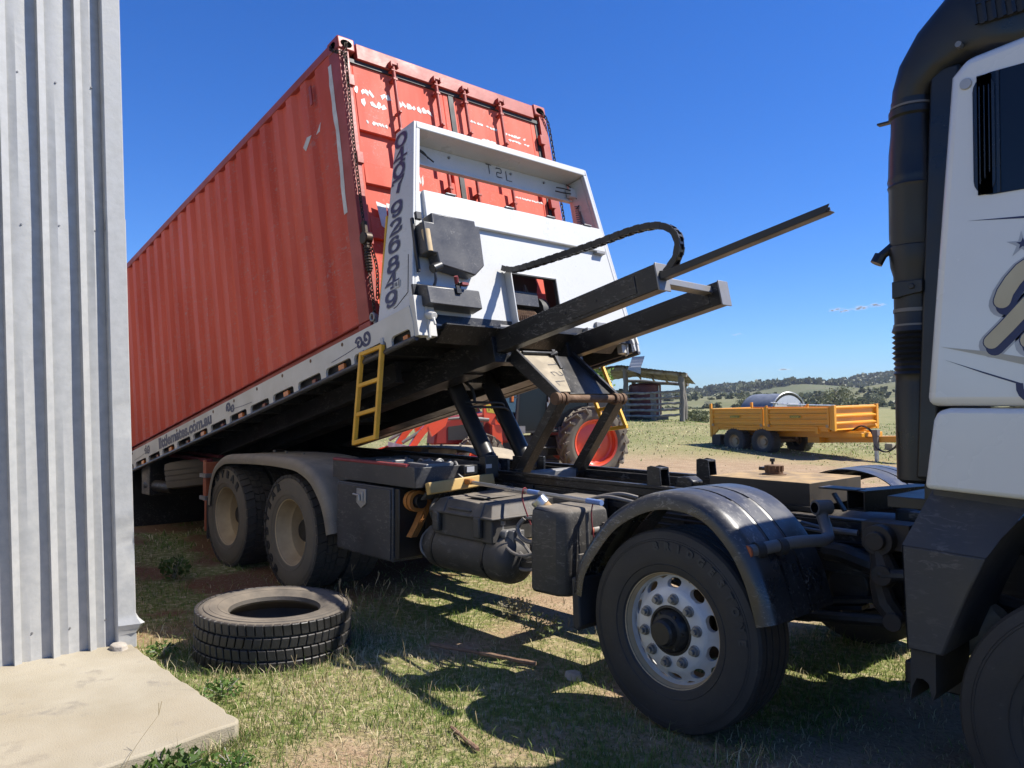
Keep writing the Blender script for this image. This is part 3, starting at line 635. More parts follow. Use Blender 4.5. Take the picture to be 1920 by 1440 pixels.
for i, (px, py, w, h) in enumerate(((1570, 580, 22, 5), (1588, 582, 14, 6), (1613, 577, 24, 9), (1645, 571, 26, 6), (1381, 627, 9, 3), (1467, 693, 16, 4), (1315, 733, 20, 6), (1303, 736, 14, 4))):
    D = 2500.; c = CAM+FH*D+RH*((px-960)/1481.2*D)+Vector((0, 0, (753.3-py)/1481.2*D)); m = MB()
    for q in range(18):
        o_ = RH*rnd.gauss(0, .26)*w/1481.2*D+Vector((0, 0, rnd.gauss(0, .2)*h/1481.2*D))+FH*rnd.uniform(-30, 30); a = rnd.uniform(.10, .34)*w/1481.2*D; b = rnd.uniform(.14, .34)*h/1481.2*D
        prf = [(-b, 0)]+[(-b*math.cos(k*math.pi/8), max(a*math.sin(k*math.pi/8), .0)) for k in range(1, 8)]+[(b, 0)]
        m.lathe(prf, c+o_, 14, ax='z')
    o = bpy.data.objects.new('cloud', bpy.data.meshes.new('cloud')); o.data.from_pydata(m.v, [], m.f); o.data.materials.append(cm); COL.objects.link(o); tag(o, 'small white cloud low in the sky', None, None, 'structure')

# clear air that pales with distance
m = MB(); m.box(-1500, 1500, -1500, 1500, -6, 60)
hz = bpy.data.objects.new('haze', bpy.data.meshes.new('haze')); hz.data.from_pydata(m.v, [], m.f); COL.objects.link(hz); hz.location = (CAM.x, CAM.y, 0)
hm = bpy.data.materials.new('haze'); hm.use_nodes = True; hm.node_tree.nodes.remove(hm.node_tree.nodes['Principled BSDF']); hv = hm.node_tree.nodes.new('ShaderNodeVolumePrincipled')
hv.inputs['Color'].default_value = (.8, .88, 1, 1); hv.inputs['Density'].default_value = .00018; hm.node_tree.links.new(hv.outputs[0], hm.node_tree.nodes['Material Output'].inputs['Volume']); hz.data.materials.append(hm); tag(hz, 'thin blue distance haze', 'haze', None, 'stuff')
# ------------------------------------------------------------------ the tilt-tray truck (X forward, -Y the side we see)
TH = .2132175
F3 = Vector((math.cos(TH), 0, math.sin(TH))); U3 = Vector((-math.sin(TH), 0, math.cos(TH))); Y3 = Vector((0, 1, 0))
T0 = Vector((-2.8058, 0, 2.199))
MT = Matrix((F3, Y3, U3)).transposed().to_4x4(); MT.translation = T0
def tp(s, y, h): return T0+F3*s+Y3*y+U3*h
truck = empty('tilt_tray_truck', (0, 0, 0), label='white and black tilt tray truck with its tray tipped up under a red container', cat='truck')
def P(name, mb, m, parent=None, **k): return obj(name, mb, M[m] if isinstance(m, str) else [M[x] for x in m], parent or truck, **k)
# --- chassis
for sgn in (-1, 1):
    m = MB()
    y0, y1 = (-.43, -.36) if sgn < 0 else (.36, .43)
    m.box(-6.9, 2.9, *((-.43, -.42) if sgn < 0 else (.42, .43)), .78, 1.04)
    m.box(-6.9, 2.9, y0, y1, 1.04, 1.055); m.box(-6.9, 2.9, y0, y1, .765, .78)
    P('chassis_rail', m, 'black', bevel=.004)
    m = MB(); m.box(-6.9, -.42, y0-.012*(sgn < 0), y1+.012*(sgn > 0), 1.06, 1.11)
    m.box(-6.9, -.42, (-.452 if sgn < 0 else .40), (-.40 if sgn < 0 else .452), 1.112, 1.135)
    P('subframe_rail', m, 'beam', bevel=.004)
m = MB()
for x in (-6.2, -5, -4, -3, -2.2, -1.2, -.3, .55, 1.5, 2.6): m.box(x-.05, x+.05, -.415, .415, .80, 1.0)
P('cross_member', m, 'black')
m = MB()
for i in range(26):
    x = -2.0+i*.13; m.cyl((x, -.431, .84+.05*(i % 2)), (x, -.447, .84+.05*(i % 2)), .014, n=8)
P('frame_bolts', m, 'bolt')
for x in (-1.9, -1.1, -.55, .1, .75):
    m = MB(); m.box(x-.09, x+.09, -.445, -.431, .86, 1.05); P('frame_bracket', m, 'black', bevel=.003)
for x in (-.9, .35):
    m = MB(); m.box(x-.22, x+.22, -.455, -.4455, .965, 1.0); P('frame_bracket', m, 'black', bevel=.003)
# engine, gearbox, axles, springs (dark machinery between the rails)
m = MB()
m.box(.75, 2.6, -.33, .33, .6, 1.12); m.cyl((-.2, 0, .82), (.8, 0, .8), .2, .26, 16); m.tube([(-.2, 0, .8), (-3.3, 0, .62)], .06, 12)
m.box(.95, 1.4, -.40, -.34, .55, .95); m.cyl((1.1, -.34, .75), (1.1, -.5, .75), .1, n=16); m.cyl((.55, -.2, .7), (.55, -.42, .7), .12, n=16)
P('gearbox', m, 'engine', bevel=.02)
for ax_ in (0, 1.85):
    m = MB(); m.tube([(ax_, -.95, .5), (ax_, -.6, .48), (ax_, -.4, .4), (ax_, .4, .4), (ax_, .6, .48), (ax_, .95, .5)], .065, 10)
    m.cyl((ax_, -.93, .51), (ax_, -.72, .51), .2, n=24); m.cyl((ax_, .93, .51), (ax_, .72, .51), .2, n=24)
    P('front_axle', m, 'engine')
    for y in (-.47, .47):
        m = MB()
        for i in range(4):
            L = .8-.14*i
            m.sheet([(ax_-L+2*L*j/10, .60-.035*i+.10*((j-5)/5)**2*(L/.8)**2) for j in range(11)], [(y-.045, 0), (y+.045, 0)], thick=.02)
        m.box(ax_-.07, ax_+.07, y-.06, y+.06, .46, .66); m.box(ax_-.86, ax_-.72, y-.05, y+.05, .66, .84); m.box(ax_+.72, ax_+.86, y-.05, y+.05, .66, .84)
        P('leaf_spring', m, 'engine')
for ax_ in (-4.104, -5.474):
    m = MB(); m.cyl((ax_, -.7, .51), (ax_, .7, .51), .09, n=14); m.lathe([(-.3, .08), (-.2, .2), (0, .24), (.2, .2), (.3, .08)], (ax_, 0, .51), 20)
    m.cyl((ax_, -.95, .51), (ax_, -.66, .51), .21, n=24); m.cyl((ax_, .95, .51), (ax_, .66, .51), .21, n=24)
    P('rear_axle', m, 'engine')
    m = MB(); m.box(ax_-.12, ax_+.12, -.62, -.45, .4, .8); m.box(ax_-.12, ax_+.12, .45, .62, .4, .8)
    for y in (-.54, .54): m.lathe([(0, .0), (0, .13), (.04, .145), (.1, .12), (.16, .145), (.22, .12), (.24, 0)], (ax_+.3, y, .6), 18, ax='z')
    P('suspension', m, 'engine', bevel=.01)
# steering drop arm, drag links, shock, pipes
m = MB()
m.cyl((.80, -.44, 1.0), (.80, -.66, 1.0), .075, n=16); m.box(.70, .93, -.6, -.45, .95, 1.08)
m.tube([(.80, -.6, 1.0), (.80, -.615, .93), (.83, -.62, .84), (.80, -.62, .78), (.82, -.62, .70), (.87, -.62, .64), (.875, -.62, .61)], [.06, .05, .075, .05, .055, .05, .045], 10)
m.cyl((.83, -.58, .84), (.83, -.69, .84), .05, n=14); m.cyl((.875, -.58, .625), (.875, -.68, .625), .045, n=14); m.cyl((.80, -.63, 1.0), (.80, -.69, 1.0), .045, n=14)
P('drop_arm', m, 'oldiron', bevel=.004)
m = MB(); m.tube([(.83, -.66, .84), (1.0, -.66, .86), (1.9, -.66, .72)], .032, 10); m.tube([(.875, -.63, .62), (.3, -.63, .55), (.1, -.63, .5)], .03, 10)
m.tube([(.83, -.6, .85), (.6, -.58, .9), (.5, -.56, .9)], .05, 10)
P('drag_link', m, 'engine')
m = MB(); m.tube([(1.13, -.8, .53), (1.37, -.8, .79)], .05, 14); P('shock_absorber', m, 'cream')
m = MB()
m.cyl((1.08, -.8, .47), (1.16, -.8, .56), .075, n=14); m.box(1.0, 1.25, -.86, -.7, .42, .52)
P('shock_mount', m, 'engine', bevel=.01)
m = MB()
for k, (a, b) in enumerate([(.97, .93), (.94, .90), (.90, .88)]):
    m.tube(catmull([(-.9, -.46, a), (.1, -.47, a-.005), (.35, -.48, b), (.75, -.5, b+.02), (1.3, -.5, .95)], 4), .011, 6)
m.tube(catmull([(.9, -.47, .98), (.95, -.5, .9), (1.02, -.5, .86), (1.12, -.5, .9), (1.16, -.5, 1.0), (1.25, -.5, 1.02), (1.6, -.5, .98)], 5), .016, 7)
m.tube(catmull([(.72, -.47, .98), (.7, -.48, .88), (.75, -.48, .78), (.72, -.48, .66)], 5), .014, 7)
m.tube([(1.05, -.6, .70), (1.25, -.62, .70)], .045, 12); m.tube([(1.2, -.55, .62), (1.7, -.55, .68)], .02, 8)
P('hydraulic_pipe', m, 'blackclean')
m = MB(); m.cyl((.44, -.50, 1.0), (.64, -.5, 1.0), .016, n=8); m.tube(catmull([(.1, -.5, 1.04), (.3, -.52, 1.03), (.46, -.5, 1.005)], 5), .01, 6); m.tube(catmull([(.1, -.52, 1.0), (.3, -.54, 1.0), (.46, -.52, .99)], 5), .01, 6)
P('hose', m, 'steel')

# --- wheels
TY = [(-.13, .285), (-.148, .30), (-.158, .345), (-.16, .39), (-.155, .44), (-.148, .47)]
def tyre_mb(kind, n=72):
    m = MB()
    for rr_, yy_ in ((.462, -.1495), (.452, -.152), (.335, -.157)): m.lathe([(yy_+.002, rr_-.003), (yy_-.0025, rr_), (yy_+.002, rr_+.003)], n=n)
    if kind == 'steer':
        pr = TY+[(-.140, .498), (-.125, .508)]
        for y in (-.085, -.03, .03, .085): pr += [(y-.007, .51), (y-.006, .499), (y+.006, .499), (y+.007, .51)]
        pr += [(.125, .508), (.14, .498)]+[(-a, r) for a, r in TY[::-1]]
        m.lathe(pr, n=n)
    else:
        pr = TY+[(-.14, .485), (.14, .485)]+[(-a, r) for a, r in TY[::-1]]
        m.lathe(pr, n=n)
    return m
def tread_mb(kind, pitch=42, r0=.482, r1=.511):
    m = MB(); da = 2*math.pi/pitch
    def blk(t0, t1, s, y0, y1, rr0=r0, rr1=r1, rin=None):
        q = []
        for r in (rr0, rr1):
            sh = 0 if r == rr0 else .002
            for t, y in ((t0+s*y0, y0+sh), (t1+s*y0, y0+sh), (t1+s*y1, y1-sh), (t0+s*y1, y1-sh)): q.append((r*math.cos(t), y, r*math.sin(t)))
        m.hexa(q)
    for i in range(pitch):
        t = i*da
        if kind == 'lug':
            blk(t, t+da*.86, .5, -.150, -.055); blk(t+da*.25, t+da*1.11, -.45, -.052, 0); blk(t+da*.25, t+da*1.11, .45, .003, .052); blk(t, t+da*.86, -.5, .055, .150)
        else:
            blk(t, t+da*.88, .25, -.152, -.078); blk(t+da*.4, t+da*1.28, -.3, -.07, -.003); blk(t, t+da*.88, .3, .003, .07); blk(t+da*.4, t+da*1.28, -.25, .078, .152)
    return m
def letters_ring(body, rad, y, size, a0, step, ext=.003, up_out=True, bold=.004):
    # raised letters reading clockwise on the outer (-Y) sidewall, a0 degrees anticlockwise from +X
    m = MB()
    for i, chx in enumerate(body):
        if chx == ' ': continue
        a = R(a0-step*i); er = Vector((math.cos(a), 0, math.sin(a))); et = Vector((math.sin(a), 0, -math.cos(a)))
        put_text(m, chx, frame(er*rad+Vector((0, y, 0)), et, er), size, bold, ext)
    return m
def ring_holes(m, rin, rout, y_in, y_out, rc, hr_t, hr_r, k, ph=0, depth=.02):
    for s in range(k):
        t0 = 2*math.pi*s/k+ph; dt = 2*math.pi/k; n = 16; bd = []; ov = []
        for j in range(n):
            a = 2*math.pi*j/n+math.pi/n; ca, sa = math.cos(a), math.sin(a); q = max(abs(ca), abs(sa))
            u, v = ca/q, sa/q
            def at(u, v):
                r = rin+(rout-rin)*(v+1)/2; y = y_in+(y_out-y_in)*(v+1)/2; t = t0+dt*u/2
                return (r*math.cos(t), y, r*math.sin(t))
            bd.append(at(u, v))
            ov.append(at(ca*hr_t, sa*hr_r))
        vs = bd+ov+[(x, y+depth, z) for x, y, z in ov]
        fs = [(j, (j+1) % n, n+(j+1) % n, n+j) for j in range(n)]+[(n+j, n+(j+1) % n, 2*n+(j+1) % n, 2*n+j) for j in range(n)]
        m.add(vs, fs)
NUT = MB(); NUT.lathe([(0, .029), (-.005, .029), (-.007, .024), (-.024, .022), (-.024, .014), (-.04, .013), (-.04, 0)], n=12)
def steer_wheel(label=None):
    m = MB()
    # rim flange then disc bulging outward
    m.lathe([(-.10, .276), (-.075, .268)], n=64)
    ring_holes(m, .205, .268, -.128, -.075, .235, .56, .76, 10, R(18), .03)
    m.lathe([(-.120, .216), (-.1285, .204), (-.133, .195), (-.134, .125), (-.12, .12)], n=64)
    w = obj('wheel', m, M['alloy'], truck, smooth=30)
    obj('tyre', tyre_mb('steer', 96), M['rubber'], w, smooth=25)
    rl_ = MB(); rl_.lathe([(.12, .27), (-.06, .272), (-.118, .285), (-.135, .298), (-.14, .296), (-.136, .288), (-.10, .2755)], n=64); obj('rim_lip', rl_, M['rim_dust'], w, smooth=30)
    h = MB(); h.lathe([(-.10, .128), (-.136, .126), (-.138, .115), (-.13, .108), (-.15, .10), (-.17, .085), (-.175, .07), (-.21, .066), (-.222, .055), (-.222, 0)], n=32)
    for i in range(6):
        a = i*math.pi/3; h.cyl((.09*math.cos(a), -.15, .09*math.sin(a)), (.09*math.cos(a), -.168, .09*math.sin(a)), .009, n=8)
    obj('hub', h, M['hub'], w)
    first = None
    for i in range(10):
        a = R(36*i+10); loc = (.1625*math.cos(a), -.133, .1625*math.sin(a))
        if first is None: first = obj('wheel_nut', NUT, M['nut'], w, loc=loc); first.rotation_euler = (0, 0, 0)
        else:
            c = first.copy(); COL.objects.link(c); c.parent = w; c.location = loc; c.rotation_euler = (0, i*.9, 0)
    obj('lettering', letters_ring('BRIDGESTONE', .425, -.1585, .052, 100, 9.5, .0025), M['lettering2'], w)
    return w
def rear_wheel(word, a0):
    m = MB()
    m.lathe([(-.138, .300), (-.143, .297), (-.138, .288), (-.10, .278), (-.02, .268), (.0, .255), (.10, .25), (.115, .24), (.13, .19), (.135, .15), (.135, .0)], n=64)
    m.lathe([(-.138, .300), (-.12, .287), (.12, .287)], n=64)
    w = obj('wheel', m, M['rim_dust'], truck, smooth=30)
    obj('tyre', tyre_mb('lug', 72), M['rubber_dust'], w, smooth=25)
    obj('tread', tread_mb('lug', 40), M['tread'], w, smooth=0)
    h = MB(); h.lathe([(.10, .12), (.03, .115), (-.0, .1), (-.02, .08), (-.02, 0)], n=28)
    for i in range(10):
        a = R(36*i); h.cyl((.165*math.cos(a), .135, .165*math.sin(a)), (.165*math.cos(a), .10, .165*math.sin(a)), .018, n=8)
    obj('hub', h, M['hub'], w)
    obj('lettering', letters_ring(word, .425, -.1605, .09, a0, 17, .004, bold=.007), M['lettering'], w)
    return w
w = steer_wheel(); w.location = (0, -1.09, .51)
for x, y, rz in ((0, 1.09, math.pi), (1.85, -1.09, 0), (1.85, 1.09, math.pi)):
    c = copy_tree(w, truck); c.location = (x, y, .51); c.rotation_euler = (0, R(40), rz)
w1 = rear_wheel('GOODYEAR', 168); w1.location = (-5.474, -1.09, .51)
w2 = rear_wheel('GOODYEAR', 236); w2.location = (-4.104, -1.09, .51)
for src, x, y, rz in ((w1, -5.474, 1.09, math.pi), (w2, -4.104, 1.09, math.pi), (w1, -5.474, -.745, math.pi), (w2, -4.104, -.745, math.pi), (w1, -5.474, .745, 0), (w2, -4.104, .745, 0)):
    c = copy_tree(src, truck); c.location = (x, y, .51); c.rotation_euler = (0, R(25), rz)
# --- mudguards
FP = [(-.05, 0)]  # profile (y, off)
def fender_prof(y_out, y_in, grooves):
    d = 1 if y_out < y_in else -1
    p = [(y_out, -.085), (y_out-.004*d, -.06), (y_out+.004*d, -.03), (y_out+.03*d, -.006), (y_out+.06*d, 0)]
    for g in grooves:
        y = y_out+g*d; p += [(y-.012*d, .004), (y-.009*d, -.022), (y+.009*d, -.022), (y+.012*d, .004)]
    p += [(y_in, 0)]
    return p
fpath = catmull([(-.655, .60), (-.625, .74), (-.53, .89), (-.37, 1.065), (-.155, 1.183), (.05, 1.22), (.265, 1.175), (.435, 1.035), (.54, .86), (.60, .665)], 5)
for sgn in (-1, 1):
    m = MB(); m.sheet(fpath, fender_prof(1.275*sgn, .69*sgn, (.20, .36)), thick=.006)
    for y in (1.07, .91):
        for k in range(2):
            m.sheet([(x, z) for x, z in fpath[-16+k*0:-6]], [((y+.012+k*.01)*sgn, .004), ((y+.004+k*.01)*sgn, .006)], thick=.006)
    fd = P('mudguard', m, 'fender', smooth=50)
    b = MB(); b.prism([(-.65, .68), (-.60, .68), (-.58, .42), (-.60, .385), (-.64, .40)], 1.265*sgn, .72*sgn, 'y'); obj('mud_flap', b, M['rubber'], fd, bevel=.01)
rpath = catmull([(-5.90, .60), (-5.86, .80), (-5.74, 1.0), (-5.52, 1.115), (-5.25, 1.15), (-4.6, 1.175), (-4.1, 1.172), (-3.85, 1.145), (-3.62, 1.06), (-3.44, .9), (-3.35, .75), (-3.30, .60)], 5)
for sgn in (-1, 1):
    m = MB(); m.sheet(rpath, fender_prof(1.275*sgn, .66*sgn, ()), thick=.008)
    for x in (-5.0, -4.75, -4.4): m.cyl((x, .95*sgn, 1.168), (x, .95*sgn, 1.19), .014, n=8)
    P('mudguard', m, 'fender_dust', smooth=50)
    m = MB(); m.box(-5.96, -5.925, .62*sgn, 1.25*sgn, .22, .66)
    P('mud_flap', m, 'rubber', bevel=.008)
    m = MB(); m.box(-4.86, -4.72, .75*sgn, 1.15*sgn, 1.08, 1.14); P('fender_bracket', m, 'steel')
# orange marker board on the rear of the rear mudguard
for sgn in (-1, 1):
    m = MB(); m.box(-6.10, -6.06, 1.0*sgn, 1.22*sgn, .62, 1.02); m.box(-6.14, -6.10, 1.0*sgn, 1.03*sgn, .6, 1.04); m.box(-6.14, -6.10, 1.19*sgn, 1.22*sgn, .6, 1.04); m.box(-5.99, -5.96, .8*sgn, 1.26*sgn, .3, .62)
    b = P('marker_board', m, 'orange', bevel=.004)
    m = MB(); m.box(-6.16, -6.0, .97*sgn, 1.25*sgn, .86, .9); m.box(-6.16, -6.0, .97*sgn, 1.25*sgn, .62, .66)
    obj('clamp', m, M['steel'], b)
# tubular bracket in front of the steer mudguard + stub behind
m = MB(); m.tube(catmull([(.46, -1.24, .975), (.55, -1.0, 1.0), (.62, -.84, 1.0)], 4)+[(.60, -.74, 1.0), (.54, -.64, 1.03), (.5, -.6, 1.08), (.495, -.6, 1.12)], .03, 14)
m.cyl((.475, -.63, 1.125), (.515, -.55, 1.125), .038, n=18)
b = P('mudguard_bracket', m, 'pipe')
m = MB()
for t in (.12, .42):
    p = Vector((.46, -1.24, .975)).lerp(Vector((.62, -.84, 1.0)), t); d = Vector((.16, .4, .025)).normalized(); m.cyl(p-d*.02, p+d*.02, .04, n=14)
obj('clamp', m, M['rubber'], b)
m = MB(); m.cyl((-.73, -1.0, .905), (-.68, -.7, .905), .028, n=16); P('mudguard_bracket', m, 'pipe')
m = MB(); m.cyl((.458, -1.242, .974), (.455, -1.25, .973), .0305, n=14); m.cyl((-.731, -1.001, .905), (-.733, -1.012, .905), .0285, n=14); P('end_cap', m, 'orange')
m = MB(); m.cyl((.4745, -.631, 1.125), (.4735, -.633, 1.125), .027, n=18); P('painted_tube_hole', m, 'hole_paint')  # black disc on the tube end, painted in for its dark inside
# --- toolbox, tray of tools, strap winch, battery box, air tank, tank
m = MB(); m.box(-3.25, -2.46, -1.25, -.62, .49, 1.035); tb = P('toolbox', m, 'darkgrey', bevel=.008)
m = MB(); m.box(-3.235, -2.48, -1.262, -1.25, .505, 1.02); d_ = obj('door', m, M['darkgrey'], tb, bevel=.004)
m = MB(); m.box(-2.93, -2.80, -1.272, -1.262, .89, 1.0); m.box(-2.9, -2.83, -1.282, -1.272, .91, .98); m.prism([(-2.93, .89), (-2.865, .85), (-2.80, .89)], -1.272, -1.262); m.tube([(-2.95, -1.29, .955), (-2.86, -1.29, .95), (-2.86, -1.29, .91)], .008, 8); obj('latch', m, M['alum'], tb, bevel=.003)
m = MB(); m.box(-2.455, -2.40, -1.235, -1.0, .52, 1.03); m.box(-2.455, -2.39, -1.0, -.6, .5, 1.02); obj('end_plate', m, M['blackclean'], tb, bevel=.004)
m = MB()
m.box(-3.32, -2.18, -1.255, -1.245, 1.055, 1.205); m.box(-2.19, -2.18, -1.245, -.50, 1.055, 1.20); m.box(-3.32, -3.31, -1.245, -.5, 1.055, 1.2); m.box(-3.31, -2.19, -1.245, -.5, 1.055, 1.065); m.box(-3.31, -2.19, -.5, -.49, 1.055, 1.2)
tt = P('tool_tray', m, 'darkgrey', bevel=.003)
m = MB(); m.tube([(-3.31, -1.25, 1.207), (-2.28, -1.25, 1.209)], .013, 8); m.tube([(-3.31, -1.235, 1.211), (-2.28, -1.235, 1.213)], .01, 8); obj('trim', m, M['redtrim'], tt)
m = MB()
for i in range(16):
    x = -2.95+.045*i; y = -1.05+.3*rnd.random(); a = rnd.random()*3
    m.tube(catmull([(x, y, 1.17), (x+.05*math.cos(a), y+.06*math.sin(a), 1.21), (x+.1*math.cos(a), y+.1*math.sin(a), 1.19)], 4), .012, 6)
m.box(-2.85, -2.62, -1.15, -.95, 1.16, 1.225); m.box(-2.5, -2.25, -1.1, -.85, 1.15, 1.215)
obj('shackle_pile', m, M['steel'], tt, bevel=.006)
m = MB(); m.box(-2.178, -2.10, -.66, -.53, 1.09, 1.26); m.box(-2.178, -2.12, -.85, -.72, 1.13, 1.2); m.box(-2.178, -2.15, -.72, -.66, 1.15, 1.19); m.tube(catmull([(-2.15, -.7, 1.1), (-2.1, -.76, 1.08), (-2.1, -.86, 1.1), (-2.14, -.9, 1.14)], 4), .012, 6); sw = P('switch_box', m, 'blackclean', bevel=.006)
m = MB(); m.box(-2.105, -2.098, -.655, -.6, 1.17, 1.2); m.box(-2.117, -2.112, -.83, -.76, 1.15, 1.19); obj('plate_label', m, M['silver'], sw)
m = MB(); m.cyl((-2.388, -1.14, .945), (-2.262, -1.13, .945), .05, n=20); P('strap_winch', m, 'blackclean')
# battery box with ribbed lid
bx = [(-2.16, -1.14), (-1.47, -1.14), (-1.47, -.55), (-2.16, -.55)]
m = MB(); m.box(-2.13, -1.5, -1.12, -.52, .73, .90); m.box(-2.16, -1.47, -1.15, -.5, .885, .91)
for x in (-2.07, -1.62): m.box(x-.035, x+.035, -1.16, -1.12, .76, .9)
bb = P('battery_box', m, 'plastic', bevel=.012)
m = MB()
m.add([(-2.15, -1.14, .91), (-1.48, -1.14, .91), (-1.48, -.5, .91), (-2.15, -.5, .91), (-2.10, -1.09, .985), (-1.53, -1.09, .985), (-1.55, -.5, 1.01), (-2.10, -.5, 1.01)], [(0,1,5,4),(1,2,6,5),(2,3,7,6),(3,0,4,7),(4,5,6,7)])
for x in (-2.03, -1.63):
    m.add([(x-.05, -1.155, .905), (x+.05, -1.155, .905), (x+.025, -1.09, .995), (x-.025, -1.09, .995), (x-.05, -1.12, .905), (x+.05, -1.12, .905), (x+.025, -.7, 1.0), (x-.025, -.7, 1.0)], [(0,1,2,3),(3,2,6,7),(0,3,7,4),(1,5,6,2)])
m.box(-1.95, -1.7, -1.14, -1.10, .925, .94); m.box(-1.9, -1.72, -1.0, -.7, 1.0, 1.01)
obj('lid', m, M['plastic'], bb, bevel=.012)
m = MB()
pr = [(-2.48, 0), (-2.475, .05), (-2.45, .11), (-2.41, .15), (-2.37, .165), (-2.355, .168), (-2.32, .168), (-1.62, .168), (-1.59, .168), (-1.575, .165), (-1.535, .15), (-1.50, .11), (-1.475, .05), (-1.47, 0)]
m.lathe(pr, (0, -.96, .625), 32, ax='x'); P('air_tank', m, 'plastic', loc=(.12, 0, 0))
m = MB()
for x in (-2.28, -1.72): m.lathe([(x-.012, .167), (x-.012, .173), (x+.012, .173), (x+.012, .167)], (.12, -.96, .625), 32, ax='x'); m.box(x+.09, x+.15, -.9, -.44, .74, .8)
m.box(-1.40, -1.2, -1.0, -.92, .58, .63); m.cyl((-1.36, -.95, .62), (-1.3, -.95, .62), .05, n=14)
P('tank_strap', m, 'blackclean')
m = MB(); m.cyl((-1.25, -.78, .66), (-1.15, -.5, .66), .14, n=24); P('air_tank', m, 'plastic')
m = MB()     # valve cluster and hoses
m.cyl((-1.52, -1.02, .78), (-1.52, -1.02, .85), .022, n=10); m.cyl((-1.52, -1.02, .85), (-1.52, -1.02, .88), .03, n=8); m.cyl((-1.52, -1.02, .88), (-1.52, -1.02, .91), .012, n=8)
m.cyl((-1.60, -1.02, .80), (-1.45, -1.02, .79), .03, n=12); m.cyl((-1.60, -1.05, .74), (-1.5, -1.05, .74), .026, n=12); m.box(-1.5, -1.4, -1.02, -.92, .72, .82)
m.cyl((-1.35, -.95, .91), (-1.12, -.95, .92), .012, n=8); m.cyl((-1.27, -.95, .915), (-1.27, -.95, .86), .012, n=8)
P('valve', m, 'steel', bevel=.003)
m = MB()
def hose(pts, r=.011): m.tube(catmull(pts, 6), r, 7)
hose([(-1.5, -1.03, .75), (-1.35, -1.08, .70), (-1.2, -1.08, .70), (-1.05, -1.0, .78)]); hose([(-1.45, -1.0, .78), (-1.32, -1.0, .74), (-1.25, -.98, .64), (-1.36, -.96, .60)])
hose([(-1.37, -.95, .9), (-1.4, -.98, .84), (-1.33, -1.0, .78), (-1.2, -1.0, .77), (-1.02, -.9, .8)], .016); hose([(-1.46, -.98, .73), (-1.3, -1.0, .66), (-1.18, -1.0, .72), (-1.08, -.95, .9)])
hose([(-1.5, -.95, .66), (-1.35, -1.0, .58), (-1.15, -1.0, .62), (-1.0, -.9, .7)]); hose([(-2.25, -1.05, .76), (-2.3, -1.1, .68), (-2.27, -1.12, .58), (-2.2, -1.05, .5)], .01)
hose([(-2.3, -1.0, .8), (-2.26, -1.05, .9), (-2.26, -.95, 1.0)], .012); hose([(-1.12, -1.0, .95), (-1.1, -1.04, .85), (-1.08, -1.02, .75)], .006)
hose([(-.95, -.7, 1.06), (-.8, -.66, 1.09), (-.7, -.6, 1.07)], .012); hose([(-1.0, -.72, 1.04), (-.85, -.7, 1.07), (-.62, -.62, 1.03)], .012)
hose([(-1.3, -.6, .95), (-1.1, -.62, .92), (-1.0, -.6, .85)], .018)
P('hose', m, 'pipe')
# tall tank with tilted filler
q = [(-1.02, -1.22), (-.98, -1.255), (-.79, -1.245), (-.73, -1.20), (-.70, -.88), (-1.02, -.88)]
m = MB(); n_ = len(q)
lv = [(.535, .93), (.56, 1), (.97, 1), (1.02, .97), (1.045, .88)]
vs = []
for z, k in lv:
    for x, y in q: vs.append((-.87+(x+.87)*k, -1.05+(y+1.05)*k, z))
fs = [(i*n_+j, i*n_+(j+1) % n_, (i+1)*n_+(j+1) % n_, (i+1)*n_+j) for i in range(len(lv)-1) for j in range(n_)]+[tuple(range(n_-1, -1, -1)), tuple(range((len(lv)-1)*n_, len(lv)*n_))]
m.add(vs, fs); ft = P('fluid_tank', m, 'plastic', bevel=.02, seg=3)
m = MB(); m.cyl((-.95, -1.1, .98), (-1.0, -1.14, 1.04), .04, n=16); obj('filler_neck', m, M['rusttop'], ft)
m = MB(); m.cyl((-1.0, -1.14, 1.04), (-1.03, -1.165, 1.08), .05, n=12); obj('cap', m, M['alum'], ft, bevel=.006)
m = MB(); m.box(-.70, -.66, -1.2, -.5, .6, .66); m.box(-.70, -.62, -.95, -.6, .55, .95); m.box(-.66, -.645, -1.20, -1.08, .56, .80); m.tube([(-.68, -1.1, 1.03), (-.66, -1.1, .6)], .012, 8); m.cyl((-.68, -1.05, .62), (-.64, -1.2, .62), .03, n=12); P('tank_bracket', m, 'plastic', bevel=.004)
m = MB(); m.box(-1.35, -1.05, -.72, -.46, .82, 1.04); m.box(-2.2, -1.5, -.62, -.46, .8, 1.02); P('filter_housing', m, 'plastic', bevel=.03)
# --- on top of the frame: rusty topped tank, upright stops, square beam
m = MB(); m.box(-.36, .29, -.32, .34, 1.075, 1.215); bt = P('oil_tank', m, 'tanktop', bevel=.004)
m = MB(); m.lathe([(1.215, .075), (1.22, .075), (1.22, .055), (1.235, .055), (1.235, .05), (1.27, .05), (1.275, .045), (1.275, 0)], (-.12, .03, 0), 20, ax='z')
for i in range(12):
    a = i*math.pi/6; m.cyl((-.12+.05*math.cos(a), .03+.05*math.sin(a), 1.237), (-.12+.05*math.cos(a), .03+.05*math.sin(a), 1.272), .009, n=6)
obj('cap', m, M['rust'], bt)
m = MB(); m.cyl((-.17, .1, 1.22), (-.17, .1, 1.30), .008, n=6); m.cyl((-.17, .1, 1.29), (-.17, .1, 1.31), .016, n=8); m.box(-.36, -.22, .26, .33, 1.216, 1.235); m.box(-.40, .33, -.35, -.325, 1.06, 1.085); obj('breather', m, M['blackclean'], bt)
